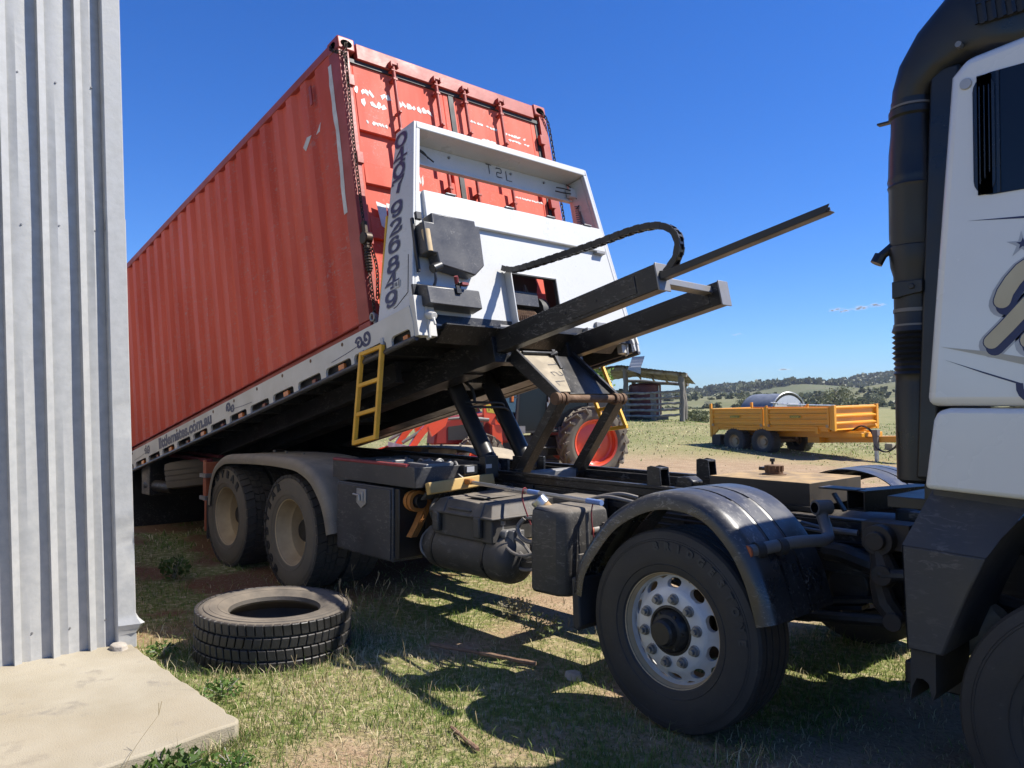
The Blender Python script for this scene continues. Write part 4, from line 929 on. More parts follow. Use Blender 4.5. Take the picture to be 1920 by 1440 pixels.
for x, y in ((-.75, -.40), (-.92, .40)):
    m = MB(); m.prism([(x, 1.11), (x+.115, 1.11), (x+.10, 1.25), (x+.03, 1.26), (x, 1.25)], y-.045, y-.035); m.prism([(x, 1.11), (x+.115, 1.11), (x+.10, 1.25), (x+.03, 1.26), (x, 1.25)], y+.045, y+.055); m.box(x, x+.012, y-.035, y+.045, 1.11, 1.25); m.box(x+.02, x+.10, y-.035, y+.045, 1.235, 1.25)
    P('body_stop', m, 'beam', bevel=.003)
m = MB(); m.prism([(-.62, 1.11), (-.47, 1.11), (-.45, 1.17), (-.50, 1.2), (-.58, 1.19)], -.36, -.25); P('stop_block', m, 'beam', bevel=.012)
m = MB()
def sq_tube(p0, p1, w, t=.007):
    p0 = Vector(p0); p1 = Vector(p1)
    d = (p1-p0).normalized(); u = Vector((0, 0, 1)); b = d.cross(u).normalized()
    for o_, hh, ww in ((u*(w/2-t/2), t, w), (-u*(w/2-t/2), t, w)): m.bar(p0+o_, p1+o_, ww, hh)
    for o_ in (b*(w/2-t/2), -b*(w/2-t/2)): m.bar(p0+o_, p1+o_, t, w-2*t)
sq_tube((.63, -.50, 1.165), (.97, .95, 1.165), .105)
P('cab_lift_beam', m, 'black', smooth=0)
m = MB(); m.bar((.50, -.47, 1.19), (.56, -.47, 1.10), .04, .012, (1, 0, 0)); m.box(.44, .64, -.52, -.40, 1.213, 1.222); m.box(.85, 1.15, -.4, .4, 1.08, 1.12); m.box(.95, 1.2, -.9, -.45, 1.20, 1.25); P('beam_bracket', m, 'black', bevel=.003)

# --- cab
ys = 1.25
prof = [(1.242, 1.655), (1.345, 2.93), (1.40, 2.99), (1.9, 3.05), (2.9, 3.03), (3.12, 2.9), (3.32, 1.9), (3.34, 1.655)]
m = MB(); m.prism(prof, -ys, ys); cab = P('cab', m, 'cabwhite', bevel=.035, seg=3)
low = [(1.235, 1.33), (1.27, 1.60), (1.285, 1.635), (1.33, 1.648), (3.34, 1.648), (3.36, 1.3), (2.75, 1.22), (2.5, 1.27), (1.6, 1.315)]
m = MB(); m.prism(low, -ys-.006, ys+.006); obj('lower_panel', m, M['cabwhite'], cab, bevel=.02, seg=3)
m = MB(); m.box(1.262, 1.268, -ys-.012, -ys+.2, 1.66, 2.9)
for sgn in (-1, 1):
    def rr(x0, x1, z0, z1, r, n=5):
        return arc(x1-r, z1-r, r, r, 0, 90, n)+arc(x0+r, z1-r, r, r, 90, 180, n)+arc(x0+r, z0+r, r, r, 180, 270, n)+arc(x1-r, z0+r, r, r, 270, 360, n)
    m = MB(); m.prism(rr(1.425, 2.85, 2.445, 2.905, .06), (ys-.01)*sgn, (ys+.004)*sgn); g = obj('window', m, M['glass'], cab)
    m = MB(); m.prism(rr(1.43, 1.50, 2.45, 2.90, .05), (ys+.004)*sgn, (ys+.008)*sgn); m.box(1.506, 1.516, (ys+.004)*sgn, (ys+.010)*sgn, 2.447, 2.903)
    for k in range(3): m.box(1.447+.016*k, 1.451+.016*k, (ys+.008)*sgn, (ys+.0095)*sgn, 2.49+.02*k, 2.86)
    obj('louvre', m, M['louver'], cab, bevel=.002)
m = MB(); m.prism([(1.9, 3.06), (1.9, 3.05), (1.95, 2.1), (1.96, 1.5), (1.967, 1.5), (1.957, 2.1), (1.907, 3.05)], -ys-.002, -ys+.01); obj('door_gap', m, M['louver'], cab)
m = MB(); m.prism([(3.125, 2.88), (3.33, 1.95), (3.34, 1.95), (3.135, 2.88)], -1.1, 1.1); obj('windscreen', m, M['glass'], cab)
m = MB(); m.lathe([(-.002, .022), (-.008, .02), (-.008, 0)], (1.402, -ys, 2.885), 16); obj('marker_plug', m, M['silver'], cab)
# decals on the cab side
def side_pt(x, z): return (x, -ys-.003, z)
dec = {'navy': MB(), 'gold': MB(), 'silver': MB(), 'palebeige': MB()}
def poly_side(key, pts, lift):
    n = len(pts); dec[key].add([(x, -ys-lift, z) for x, z in pts]+[(x, -ys-lift+.0004, z) for x, z in pts], [tuple(range(n)), tuple(range(2*n-1, n-1, -1))])
def capsule(path, w):
    L = []; Rr = []; n = len(path)
    for i in range(n):
        a = Vector(path[max(i-1, 0)]); b = Vector(path[min(i+1, n-1)]); t = (b-a).normalized(); nn = Vector((-t.y, t.x)); p = Vector(path[i])
        L.append(p+nn*w); Rr.append(p-nn*w)
    t = (Vector(path[-1])-Vector(path[-2])).normalized(); a1 = math.degrees(math.atan2(t.y, t.x))
    e = [Vector(q) for q in arc(path[-1][0], path[-1][1], w, w, a1+90, a1-90, 8)]
    t = (Vector(path[0])-Vector(path[1])).normalized(); a0 = math.degrees(math.atan2(t.y, t.x))
    s_ = [Vector(q) for q in arc(path[0][0], path[0][1], w, w, a0+90, a0-90, 8)]
    return [tuple(q) for q in L+e+Rr[::-1]+s_]
def brush(path, w):
    poly_side('silver', capsule([(x+.004, z-.012) for x, z in path], w+.022), .001)
    poly_side('navy', capsule([(x+.010, z-.022) for x, z in path], w+.004), .002)
    poly_side('navy', capsule(path, w+.004), .0026); poly_side('gold', capsule(path, w), .0034)
K = [(1.515, 2.045), (1.525, 2.075), (1.55, 2.115), (1.58, 2.15), (1.64, 2.19), (1.75, 2.22)]
brush(K, .028)
brush([(1.478, 1.895), (1.53, 1.95), (1.60, 2.03), (1.68, 2.12)], .026)
brush([(1.60, 1.895), (1.66, 1.96), (1.74, 2.06), (1.84, 2.2), (1.90, 2.3)], .03)
brush([(1.80, 1.91), (1.88, 2.02), (1.98, 2.2)], .03)
poly_side('palebeige', [(1.30, 1.885), (1.45, 1.845), (1.62, 1.795), (2.0, 1.70), (2.0, 1.73), (1.62, 1.825), (1.45, 1.862)], .0012)
poly_side('navy', [(1.40, 2.36), (1.62, 2.335), (2.1, 2.28), (2.1, 2.286), (1.62, 2.345)], .0012)
poly_side('navy', [(1.312, 1.835), (1.45, 1.778), (1.565, 1.735), (1.57, 1.74), (1.45, 1.784)], .0012)
sp = frame((0, -ys-.0015, 0), (1, 0, 0), (0, 0, 1))
strokes(dec['navy'], [spiral(1.625, 1.725, .06, 170, 1.3)], sp, 1, 1, .011, .006, .0008)
strokes(dec['navy'], [spiral(1.72, 1.70, .045, 0, 1.3, flip=1)], sp, 1, 1, .010, .006, .0008)
def star(cx, cz, r, r2, key, lift):
    poly_side(key, [(cx+(r if i % 2 == 0 else r2)*math.cos(R(90+36*i)), cz+(r if i % 2 == 0 else r2)*math.sin(R(90+36*i))) for i in range(10)], lift)
star(1.578, 2.245, .05, .016, 'silver', .0012); star(1.583, 2.247, .022, .009, 'navy', .002)
for k_, mb_ in dec.items(): obj('decal', mb_, M[k_], cab, smooth=0)
# intake snorkel and roof scoop
m = MB(); sx, sy = 1.145, -1.07
ring = [(2.935, .088), (2.90, .088), (2.895, .097), (2.87, .097), (2.86, .088), (2.80, .09), (2.72, .098), (2.62, .101), (2.60, .105), (2.585, .101), (2.575, .105), (2.56, .10), (2.36, .10), (2.325, .094), (2.32, .101), (2.30, .101), (2.24, .096), (2.20, .085), (2.06, .084), (2.00, .083)]
z = 1.965
for i in range(9):
    ring += [(z, .082+.012*(i < 6)+.006*(i >= 6)), (z-.011, .080)]; z -= .022
ring += [(1.75, .081), (1.70, .083), (1.35, .079), (1.335, .06), (1.335, 0)]
m.lathe(ring, (sx, sy, 0), 32, ax='z'); m.M = None
sn = P('snorkel', m, 'snorkel', smooth=40)
m = MB(); m.tube([(sx-.07, sy-.03, 2.335), (sx-.125, sy-.06, 2.285)], [.022, .018], 10); m.tube([(sx-.12, sy-.055, 2.295), (sx-.135, sy-.065, 2.26)], .026, 10); m.box(sx-.145, sx-.085, sy-.02, sy+.01, 2.868, 2.876); obj('drain_spout', m, M['snorkel'], sn)
m = MB()
for z0, z1 in ((2.045, 2.06), (1.98, 1.995)): m.lathe([(z0, .0845), (z0, .087), (z1, .087), (z1, .0845)], (sx, sy, 0), 32, ax='z')
m.lathe([(2.903, .089), (2.903, .0915), (2.912, .0915), (2.912, .089)], (sx, sy, 0), 32, ax='z')
obj('hose_clamp', m, M['pipe'], sn)
m = MB(); m.prism([(sx-.06, 2.10), (sx+.06, 2.12), (sx+.06, 2.17), (sx-.06, 2.17)], sy-.096, sy-.07); m.box(sx, sx+.14, sy-.06, sy-.04, 2.07, 2.10); m.cyl((sx+.02, sy-.097, 2.145), (sx+.02, sy-.104, 2.145), .012, n=10); m.box(1.18, 1.24, -1.1, -1.04, 1.27, 1.34); obj('mounting_bracket', m, M['blackclean'], sn, bevel=.003)
m = MB(); m.hexa([(1.17, -1.16, 1.36), (1.238, -1.16, 1.36), (1.238, -.5, 1.36), (1.17, -.5, 1.36), (1.235, -1.14, 3.02), (1.345, -1.14, 3.02), (1.345, -.5, 3.02), (1.235, -.5, 3.02)]); P('intake_backing', m, 'snorkel', bevel=.01)
# scoop: loft from round to a big rounded box lying over the cab roof edge
secs = []
def sec(c, ex, ey, a, b, pw):
    o_ = []
    for j in range(24):
        t = 2*math.pi*j/24; ct, st = math.cos(t), math.sin(t); e = 2/pw
        o_.append(Vector(c)+Vector(ex)*a*math.copysign(abs(ct)**e, ct)+Vector(ey)*b*math.copysign(abs(st)**e, st))
    return o_
secs.append(sec((sx, sy, 2.93), (1, 0, 0), (0, 1, 0), .086, .086, 2))
secs.append(sec((sx+.012, sy, 2.975), (1, 0, -.1), (0, 1, 0), .090, .092, 2.2))
secs.append(sec((sx+.060, sy+.01, 3.045), (.94, 0, -.33), (0, 1, 0), .112, .11, 2.8))
secs.append(sec((sx+.145, sy+.03, 3.115), (.80, 0, -.60), (0, 1, 0), .145, .13, 3.4))
secs.append(sec((1.395, -1.03, 3.16), (.50, 0, -.86), (0, 1, 0), .18, .16, 4))
secs.append(sec((1.53, -1.02, 3.19), (.15, 0, -1), (0, 1, 0), .215, .17, 5))
secs.append(sec((2.1, -1.02, 3.23), (0, 0, -1), (0, 1, 0), .22, .17, 5))
secs.append(sec((2.5, -1.02, 3.2), (0, 0, -1), (0, 1, 0), .12, .13, 4))
m = MB(); vs = [p for s_ in secs for p in s_]; k = 24
m.add(vs, [(i*k+j, i*k+(j+1) % k, (i+1)*k+(j+1) % k, (i+1)*k+j) for i in range(len(secs)-1) for j in range(k)]+[tuple(range(k*(len(secs)-1), k*len(secs)))])
sc = P('air_intake', m, 'snorkel', smooth=60)
m = MB(); m.prism(rr(1.42, 2.0, 3.12, 3.40, .03), -1.205, -1.185); gb = obj('grille_recess', m, M['gasket'], sc)
m = MB()
for i in range(18): m.bar((1.43+.032*i, -1.209, 3.12), (1.40+.032*i, -1.209, 3.40), .012, .012)
for zz in (3.2, 3.33): m.bar((1.42, -1.207, zz), (2.0, -1.207, zz), .006, .006)
obj('grille', m, M['snorkel'], sc)
m = MB(); m.cyl((1.36, -1.2, 3.07), (1.36, -1.17, 3.07), .012, n=10); obj('bolt', m, M['steel'], sc)
# front mudguard (wheel 1)
mg = [(1.146, 1.123), (1.205, 1.268), (1.232, 1.325), (1.75, 1.325), (1.575, 1.262), (1.50, 1.17), (1.44, 1.06), (1.395, .96), (1.345, .82), (1.30, .69), (1.165, .68)]
m = MB()
outer = [(1.15, 1.10), (1.165, .69), (1.295, .69), (1.34, .82), (1.39, .95), (1.45, 1.09)]
m.prism(outer, -1.255, -1.235)
m.add([(1.15, -1.255, 1.10), (1.45, -1.255, 1.09), (1.58, -1.16, 1.30), (1.235, -1.16, 1.325)], [(0, 1, 2, 3)])
m.box(1.235, 1.62, -1.17, -.75, 1.27, 1.325)
m.add([(1.165, -1.255, .69), (1.15, -1.255, 1.10), (1.15, -.75, 1.13), (1.165, -.75, .69)], [(0, 1, 2, 3)])
m.add([(1.15, -1.255, 1.10), (1.235, -1.16, 1.325), (1.235, -.75, 1.325), (1.15, -.75, 1.13)], [(0, 1, 2, 3)])
pth = [(1.62, 1.30), (1.575, 1.262), (1.50, 1.17), (1.45, 1.09), (1.39, .95), (1.34, .82), (1.295, .69)]
m.add([(x, y, z) for x, z in pth for y in (-1.245, -.75)], [(2*i, 2*i+1, 2*i+3, 2*i+2) for i in range(6)])
mgo = P('mudguard', m, 'mud', bevel=.008)
m = MB(); m.prism([(1.17, .70), (1.262, .70), (1.262, .535), (1.250, .50), (1.235, .565), (1.215, .578), (1.19, .575), (1.175, .54), (1.166, .48)], -1.23, -.85); obj('mud_flap', m, M['rubber'], mgo)
m = MB(); m.prism([(-x, z) for x, z in []] or [(1.15, 1.10), (1.165, .69), (1.295, .69), (1.34, .82), (1.39, .95), (1.45, 1.09), (1.6, 1.3), (1.235, 1.325)], .75, 1.25); P('mudguard', m, 'mud', bevel=.008)
m = MB(); m.box(2.45, 3.4, -1.24, 1.24, .5, 1.25); m.box(3.3, 3.5, -1.2, 1.2, .4, .9); P('bumper', m, 'mud', bevel=.04)

# --- lift gear
m = MB(); m.cyl((-1.635, -.385, 1.695), (-1.635, .385, 1.695), .03, n=18)
for y in (-.33, .33):
    for o in (-.045, 0, .045): m.cyl((-1.635, y+o-.016, 1.695), (-1.635, y+o+.016, 1.695), .047-.004*(o == 0), n=18)
P('hinge_shaft', m, 'rust')
for y in (-.33, .33):
    m = MB(); m.bar((-1.64, y, 1.675), (-2.08, y, 1.08), .045, .105, (0, 1, 0)) if False else m.bar((-1.64, y, 1.685), (-2.08, y, 1.08), .10, .075, (1, 0, -.7))
    m.cyl((-2.08, y-.06, 1.09), (-2.08, y+.06, 1.09), .06, n=16)
    P('lift_arm', m, 'beam', bevel=.006)
m = MB(); m.cyl((-2.08, -.4, 1.085), (-2.08, .4, 1.085), .045, n=16); m.box(-2.13, -2.03, -.27, .27, 1.05, 1.12); P('pivot_tube', m, 'steel', bevel=.006)
A = Vector((-2.12, 0, 2.06)); Bq = Vector((-1.655, 0, 1.715)); dv = (Bq-A).normalized(); nv = Vector((-dv.z, 0, dv.x)); nv = nv if nv.z > 0 else -nv
m = MB()
def lk(t, y, h): return A+dv*t+Vector((0, y, 0))+nv*h
Ln = (Bq-A).length
m.hexa([lk(0, -.33, 0), lk(Ln*.93, -.30, 0), lk(Ln*.93, -.17, 0), lk(0, .10, 0), lk(0, -.33, .012), lk(Ln*.93, -.30, .012), lk(Ln*.93, -.17, .012), lk(0, .10, .012)])
pl = P('link_plate', m, 'plate')
m = MB()
for y in (-.345, .315):
    m.hexa([lk(-.03, y, -.10), lk(Ln, y, -.055), lk(Ln, y+.03, -.055), lk(-.03, y+.03, -.10), lk(-.02, y, .025), lk(Ln+.01, y, .03), lk(Ln+.01, y+.03, .03), lk(-.02, y+.03, .025)])
m.hexa([lk(0, .105, -.09), lk(Ln*.93, -.165, -.05), lk(Ln*.93, .314, -.05), lk(0, .314, -.09), lk(0, .105, -.012), lk(Ln*.93, -.165, -.004), lk(Ln*.93, .314, -.004), lk(0, .314, -.012)])
m.cyl(lk(.04, -.31, .03), lk(.03, .05, .03), .014, n=8); m.cyl(lk(.05, 0, .02), lk(.05, .06, .05), .02, n=8)
m.hexa([lk(-.02, .06, .013), lk(Ln*.4, -.03, .013), lk(Ln*.4, .0, .013), lk(-.02, .10, .013), lk(-.02, .06, .04), lk(Ln*.4, -.03, .025), lk(Ln*.4, .0, .025), lk(-.02, .10, .04)])
obj('flange', m, M['beam'], pl, bevel=.003)
m = MB(); fm = frame(lk(Ln*.50, -.02, .0125), -Vector((0, 0, 0))+dv*-1, (0, -1, 0))
TT = {'T': [[(-.4, .5), (.4, .5)], [(0, .5), (0, -.5)]], 'S': [[(.4, .4), (.3, .5), (-.3, .5), (-.4, .4), (-.4, .1), (-.3, 0), (.3, 0), (.4, -.1), (.4, -.4), (.3, -.5), (-.3, -.5), (-.4, -.4)]], '2': [[(-.4, .42), (-.3, .5), (.3, .5), (.4, .4), (.4, .1), (.3, 0), (-.3, 0), (-.4, -.1), (-.4, -.5), (.4, -.5)]], 'L': [[(-.4, .5), (-.4, -.5), (.4, -.5)]]}
for i, c_ in enumerate('T2L'):
    fm = frame(lk(Ln*(.30+.22*i), -.07-.05*i, .0135), (dv.x*.9, .10, dv.z*.9), (dv.x*.0, 1, 0))
    strokes(m, TT[c_], fm, .062, .11, .004, .004, 0)
obj('lettering', m, M['ink'], pl, smooth=0)
for sgn in (-1, 1):
    y = .21*sgn
    m = MB(); a = Vector((-3.11, y, 1.91)); b = Vector((-2.545, y, 1.125)); m.cyl(a, a.lerp(b, .96), .073, n=24); m.cyl(a.lerp(b, .9), a.lerp(b, .93), .078, n=24)
    rm = P('lift_ram', m, 'blackclean')
    m = MB(); m.cyl(a.lerp(b, .955), b, .045, n=18); m.cyl((b.x, y-.06, b.z), (b.x, y+.06, b.z), .05, n=16); obj('rod', m, M['alum'], rm)
    m = MB(); m.box(-2.65, -2.42, y-.09, y-.065, 1.04, 1.2); m.box(-2.65, -2.42, y+.065, y+.09, 1.04, 1.2); P('ram_mount', m, 'beam', bevel=.004)
m = MB(); m.tube(catmull([(-2.86, -.24, 1.67), (-2.8, -.1, 1.665), (-2.8, .12, 1.66), (-2.84, .2, 1.62)], 5), .011, 7); m.tube(catmull([(-2.84, -.24, 1.63), (-2.78, -.1, 1.625), (-2.78, .14, 1.62), (-2.8, .22, 1.58)], 5), .011, 7); m.tube(catmull([(-2.98, -.15, 1.85), (-2.9, -.13, 1.78), (-2.86, -.13, 1.66)], 5), .014, 7)
P('hydraulic_hose', m, 'gasket')

# --- tray (in tray space: s along, y across, h up)
def TM(): return MB(MT)
m = TM(); m.box(-6.7, .60, -1.22, 1.22, -.055, -.012); m.box(.56, .60, -1.2, 1.2, -.12, -.055)
deck = P('tray_deck', m, 'black')
m = TM()
for i in range(16):
    s = .35-.46*i
    m.box(s-.03, s+.03, -1.2, 1.2, -.14, -.055)
obj('cross_bearer', m, M['black'], deck)
for sgn in (-1, 1):
    m = TM(); yo, yi = 1.275*sgn, 1.255*sgn
    a, b = min(yo, yi), max(yo, yi)
    m.box(-6.72, .125, a, b, -.125, .036)
    m.prism([(.125, -.125), (.625, -.125), (.60, .036), (.125, .036)], a, b)
    edges = [(.331, .577), (-.156, .286)]+[(-.62-.506*i, -.20-.506*i) for i in range(13)]
    edges = [(.331, .577), (-.20, .26)]+[(-.65-.49*i, -.245-.49*i) for i in range(13)]
    lo = [.62]+[e for e in sum([[x1, x0] for x0, x1 in edges], [])]+[-6.72]
    for i in range(0, len(lo)-1, 2): m.box(lo[i+1], lo[i], a, b, -.198, -.125)
    for x0, x1 in edges:   # rounded slot corners
        for xx, d in ((x0, 1), (x1, -1)): m.prism([(xx, -.125), (xx+.03*d, -.125), (xx+.01*d, -.135), (xx, -.155)], a, b)
    rail = P('side_rail', m, 'white_rail', smooth=30)
    m = TM(); m.box(-6.7, .6, 1.19*sgn, 1.215*sgn, -.2, -.05); m.tube([(-6.7, 1.262*sgn, -.207), (.62, 1.262*sgn, -.207)], .021, 12)
    obj('rope_rail', m, M['darkgrey'], rail)
    for i, (x0, x1) in enumerate(edges):
        if i == 1: continue
        m = TM(); c = (x0*.45+x1*.55)
        if i % 2 == 0 and i > 0: m.box(c-.045, c+.045, 1.235*sgn, 1.262*sgn, -.185, -.138); obj('marker_light', m, M['amber'], rail, bevel=.004)
        else: m.box(c-.03, c+.03, 1.22*sgn, 1.245*sgn, -.18, -.145); obj('marker_light', m, M['amber' if i == 0 else 'dullred'], rail, bevel=.004)
    m = TM()
    for i in range(12):
        s = -.35-.53*i
        if sgn < 0: m.lathe([(-1.2755, .016), (-1.277, .016), (-1.277, 0)], (s, 0, .005), 14)
    if sgn < 0:
        o_ = obj('lashing_hole', m, M['rust'], rail)
    m = TM(); m.prism([(.585, .12), (.66, .1), (.68, -.10), (.665, -.215), (.63, -.225), (.605, -.14)], 1.16*sgn, 1.18*sgn); m.cyl((.66, 1.17*sgn, -.04), (.74, 1.17*sgn, -.075), .028, n=14); m.cyl((.72, 1.17*sgn, -.05), (.74, 1.17*sgn, -.14), .01, n=8)
    m.box(.60, .66, 1.10*sgn, 1.27*sgn, -.2, .1)
    ro = obj('roller_bracket', m, M['white_rail'], rail, bevel=.005)
    if sgn > 0: ro.location = -F3*.10
    # ladder hanging from the rail
    m = TM(); q0, q1, q2, q3 = ((-.065, -.135), (.225, -.15), (-.31, -.80), (.0, -.81)) if sgn < 0 else ((-.12, -.165), (.125, -.165), (.048, -.825), (.30, -.845))
    yy = 1.285*sgn; k2 = [Vector((a_[0], yy, a_[1])) for a_ in (q0, q1, q2, q3)]
    m.bar(k2[0], k2[2], .03, .035, (0, 1, 0)); m.bar(k2[1], k2[3], .03, .035, (0, 1, 0)); m.bar(k2[2]+Vector((-.015, 0, 0)), k2[3]+Vector((.015, 0, 0)), .035, .034, (0, 1, 0))
    for t in (.02, .37, .69): m.bar(k2[0].lerp(k2[2], t), k2[1].lerp(k2[3], t), .03, .03, (0, 1, 0))
    P('ladder', m, 'yellow', bevel=.004)
    m = TM(); m.box(.2, .235, 1.25*sgn, 1.285*sgn, -.16, -.10); m.box(-.09, -.05, 1.25*sgn, 1.285*sgn, -.17, -.12); obj('hinge', m, M['silver'], rail)
# rail lettering and swirls
m = MB()
fr = lambda s, h: frame(tp(s, -1.2765, h), F3, U3)
put_text(m, 'littlemates.com.au', fr(-3.86, -.050) @ Matrix.Identity(4), .17, .0075, .0008, sx=1.30)
for (x, w_) in ():
    pass
obj('lettering', m, M['navy'], truck, smooth=0)
m = MB()
for s, d, sz in ((-.06, 1, 1.15), (-2.55, -1, 1), (-5.1, 1, 1)):
    f_ = frame(tp(s, -1.2765, -.05), F3, U3)
    strokes(m, [spiral(.06*d*sz, .012, .055*sz, 200 if d > 0 else -20, 1.25, flip=d)], f_, 1, 1, .014, .009, .0006)
    strokes(m, [spiral(-.035*d*sz, -.004, .045*sz, 20 if d > 0 else 160, 1.25, flip=-d)], f_, 1, 1, .012, .008, .0006)
    strokes(m, [[(-.07*d, -.02), (-.25*d, -.035), (-.48*d, -.045)]], f_, 1, 1, .003, .0025, .0006)
obj('swirl_decal', m, M['navy'], truck, smooth=0)
# tilt beams under the tray
for sgn in (-1, 1):
    y = .42*sgn
    m = TM(); e = 2.17 if sgn < 0 else 2.09
    m.box(-6.3, e, y-.055, y+.055, -.275, -.105); bm_ = P('tilt_beam', m, 'beam', bevel=.006)
    m = TM(); m.box(e, e+.012, y-.062, y+.062, -.285, -.10); m.box(.3, e-.02, y-.02, y+.02, -.102, -.094)
    obj('end_plate', m, M['steel'], bm_, bevel=.003)
    m = TM(); m.box(-6.3, .58, y-.085, y+.085, -.345, -.15); m.box(.57, .585, y-.09, y+.09, -.35, -.11); m.box(-6.2, .2, y-.11, y+.11, -.358, -.345)
    for s in (.75, 1.05, 1.35, 1.65, 1.95):
        m.cyl((s, y-.056, -.17-.02*(s > 1)), (s, y-.062, -.17-.02*(s > 1)), .01, n=8)
    m.box(1.38, 2.0, y-.06, y-.055, -.25, -.13)
    P('beam_sleeve', m, 'beam', bevel=.005)
    m = TM(); m.box(-6.3, -.3, .80*sgn-.03, .80*sgn+.03, -.30, -.14); m.box(-6.3, -.3, .80*sgn-.05, .80*sgn+.05, -.31, -.298); P('tray_runner', m, 'black')
m = TM(); m.bar((2.02, -.36, -.15), (2.0, .38, -.15), .075, .05); P('beam_tie', m, 'steel', bevel=.005)
m = TM(); m.box(-.6, -.3, -.36, .36, -.30, -.16); m.box(-2.3, -2.1, -.36, .36, -.3, -.2); m.box(.2, .42, -.36, .36, -.27, -.16); P('beam_crossbar', m, 'beam')
m = TM(); m.prism([(.5, -.20), (.66, -.10), (.66, -.085), (.5, -.09)], -1.0, 1.0); P('tray_nose', m, 'beam')
# channel rail with the hose chain
m = TM(); m.box(2.14, 3.32, -.455, -.395, -.215, -.207); m.prism([(2.14, -.215), (3.30, -.215), (3.33, -.175), (2.14, -.17)], -.462, -.455); m.box(2.14, 3.30, -.395, -.388, -.215, -.17); m.bar((1.9, -.42, -.105), (2.3, -.42, -.19), .06, .02)
P('hose_chain_channel', m, 'blackclean', bevel=.002)
hp = catmull([(.62, -.30, .43), (.75, -.31, .37), (1.1, -.33, .315), (1.6, -.37, .245), (1.95, -.40, .205), (2.12, -.41, .175), (2.25, -.42, .13), (2.335, -.42, .05), (2.345, -.42, -.04), (2.30, -.42, -.12), (2.20, -.42, -.18)], 6)
m = TM(); m.tube(hp, .012, 6)
lg = 0; last = Vector(hp[0]); seg_pts = [last]
acc = 0
for p in hp[1:]:
    p = Vector(p); d = (p-last).length
    while acc+d >= .045:
        t = (.045-acc)/d; last = last.lerp(p, t); seg_pts.append(last.copy()); d = (p-last).length; acc = 0
    acc += d; last = p
for i in range(len(seg_pts)-1):
    a, b = seg_pts[i], seg_pts[i+1]; t = (b-a).normalized(); yv = Vector((0, 1, 0)); nn = t.cross(yv).normalized()
    for sg in (-1, 1): m.bar(a+yv*.024*sg-t*.003, b+yv*.024*sg+t*.003, .008 if i % 2 else .011, .037 if i % 2 else .044, nn)
    for sg in (-1, 1): m.bar((a+b)/2-yv*.024+nn*.018*sg, (a+b)/2+yv*.024+nn*.018*sg, .016, .006, nn)
P('hose_chain', m, 'blackclean', smooth=0)
# ------------------------------------------------------------------ headboard on the tray
def HY(h): return 1.262-.166*(h+.05)
def fs(h): return .597-.012*h
m = TM()
def wall(y0, y1, h0, h1, slope0=False, slope1=False):
    a0 = -HY(h0)+.02 if slope0 else y0; a1 = -HY(h1)+.02 if slope0 else y0; b0 = HY(h0)-.02 if slope1 else y1; b1 = HY(h1)-.02 if slope1 else y1
    m.hexa([(fs(h0)-.02, a0, h0), (fs(h0), a0, h0), (fs(h0), b0, h0), (fs(h0)-.02, b0, h0), (fs(h1)-.02, a1, h1), (fs(h1), a1, h1), (fs(h1), b1, h1), (fs(h1)-.02, b1, h1)])
wall(0, 0, .41, .97, True, True); wall(0, -.265, .0, .41, True, False); wall(.31, 0, .0, .41, False, True); wall(0, 0, -.08, .0, True, True)
hb = P('headboard', m, 'white', smooth=0)
for sgn in (-1, 1):
    m = TM()
    def sp_(s, h, inn): return (s, (HY(h)-inn)*sgn, h)
    o_ = [(.14, .037), (.60, .037), (.60, -.12), (.58, 1.575), (.33, 1.585)]
    lo_, hi_ = [], []
    base = [(.14, .037), (.60, .037), (.58, 1.575), (.33, 1.585)]
    m.hexa([sp_(*base[0], 0), sp_(*base[1], 0), sp_(*base[1], .022), sp_(*base[0], .022), sp_(*base[3], 0), sp_(*base[2], 0), sp_(*base[2], .022), sp_(*base[3], .022)])
    m.hexa([sp_(.56, -.19, .022), sp_(.605, -.19, .022), sp_(.605, -.19, .06), sp_(.56, -.19, .06), sp_(.54, 1.515, .022), sp_(.582, 1.515, .022), sp_(.582, 1.515, .058), sp_(.54, 1.515, .058)])
    m.hexa([sp_(.34, .97, .03), sp_(.54, .97, .03), sp_(.54, .97, .05), sp_(.34, .97, .05), sp_(.36, 1.51, .03), sp_(.53, 1.51, .03), sp_(.53, 1.51, .05), sp_(.36, 1.51, .05)])
    obj('side_plate', m, M['white'], hb, smooth=0, bevel=.006)
m = TM(); y = HY(1.55)-.0225
m.box(.33, .582, -y, y, 1.516, 1.578)
obj('top_beam', m, M['white'], hb, bevel=.008)
m = TM(); m.box(.345, .36, -HY(1.45)+.06, HY(1.45)-.06, 1.352, 1.515); m.box(.33, .375, -HY(1.35)+.06, HY(1.35)-.06, 1.335, 1.352)
bd = obj('lamp_board', m, M['white'], hb, bevel=.003)
m = MB()
for i, c_ in enumerate('T2L'):
    strokes(m, TT[c_], frame(tp(.3605, -.055+.115*i, 1.465-.012*i), (0, 1, 0), U3), .075, .085, .0045, .0045, .001)
obj('cut_letters', m, M['ink'], hb, smooth=0)
m = TM()
for p in ([(.37, -.93, 1.5), (.40, -.9, 1.46), (.40, -.8, 1.44), (.385, -.74, 1.40)], [(.38, -.93, 1.47), (.41, -.84, 1.43), (.40, -.7, 1.37)], [(.37, .93, 1.51), (.40, .945, 1.47), (.39, .93, 1.44)], [(.42, .72, 1.42), (.43, .8, 1.42), (.43, .9, 1.42)], [(.42, .70, 1.38), (.43, .8, 1.375), (.43, .9, 1.385)], [(.42, .98, 1.36), (.43, 1.0, 1.30), (.42, .96, 1.25)]):
    m.tube(catmull(p, 5), .006, 6)
obj('wire', m, M['gasket'], hb)
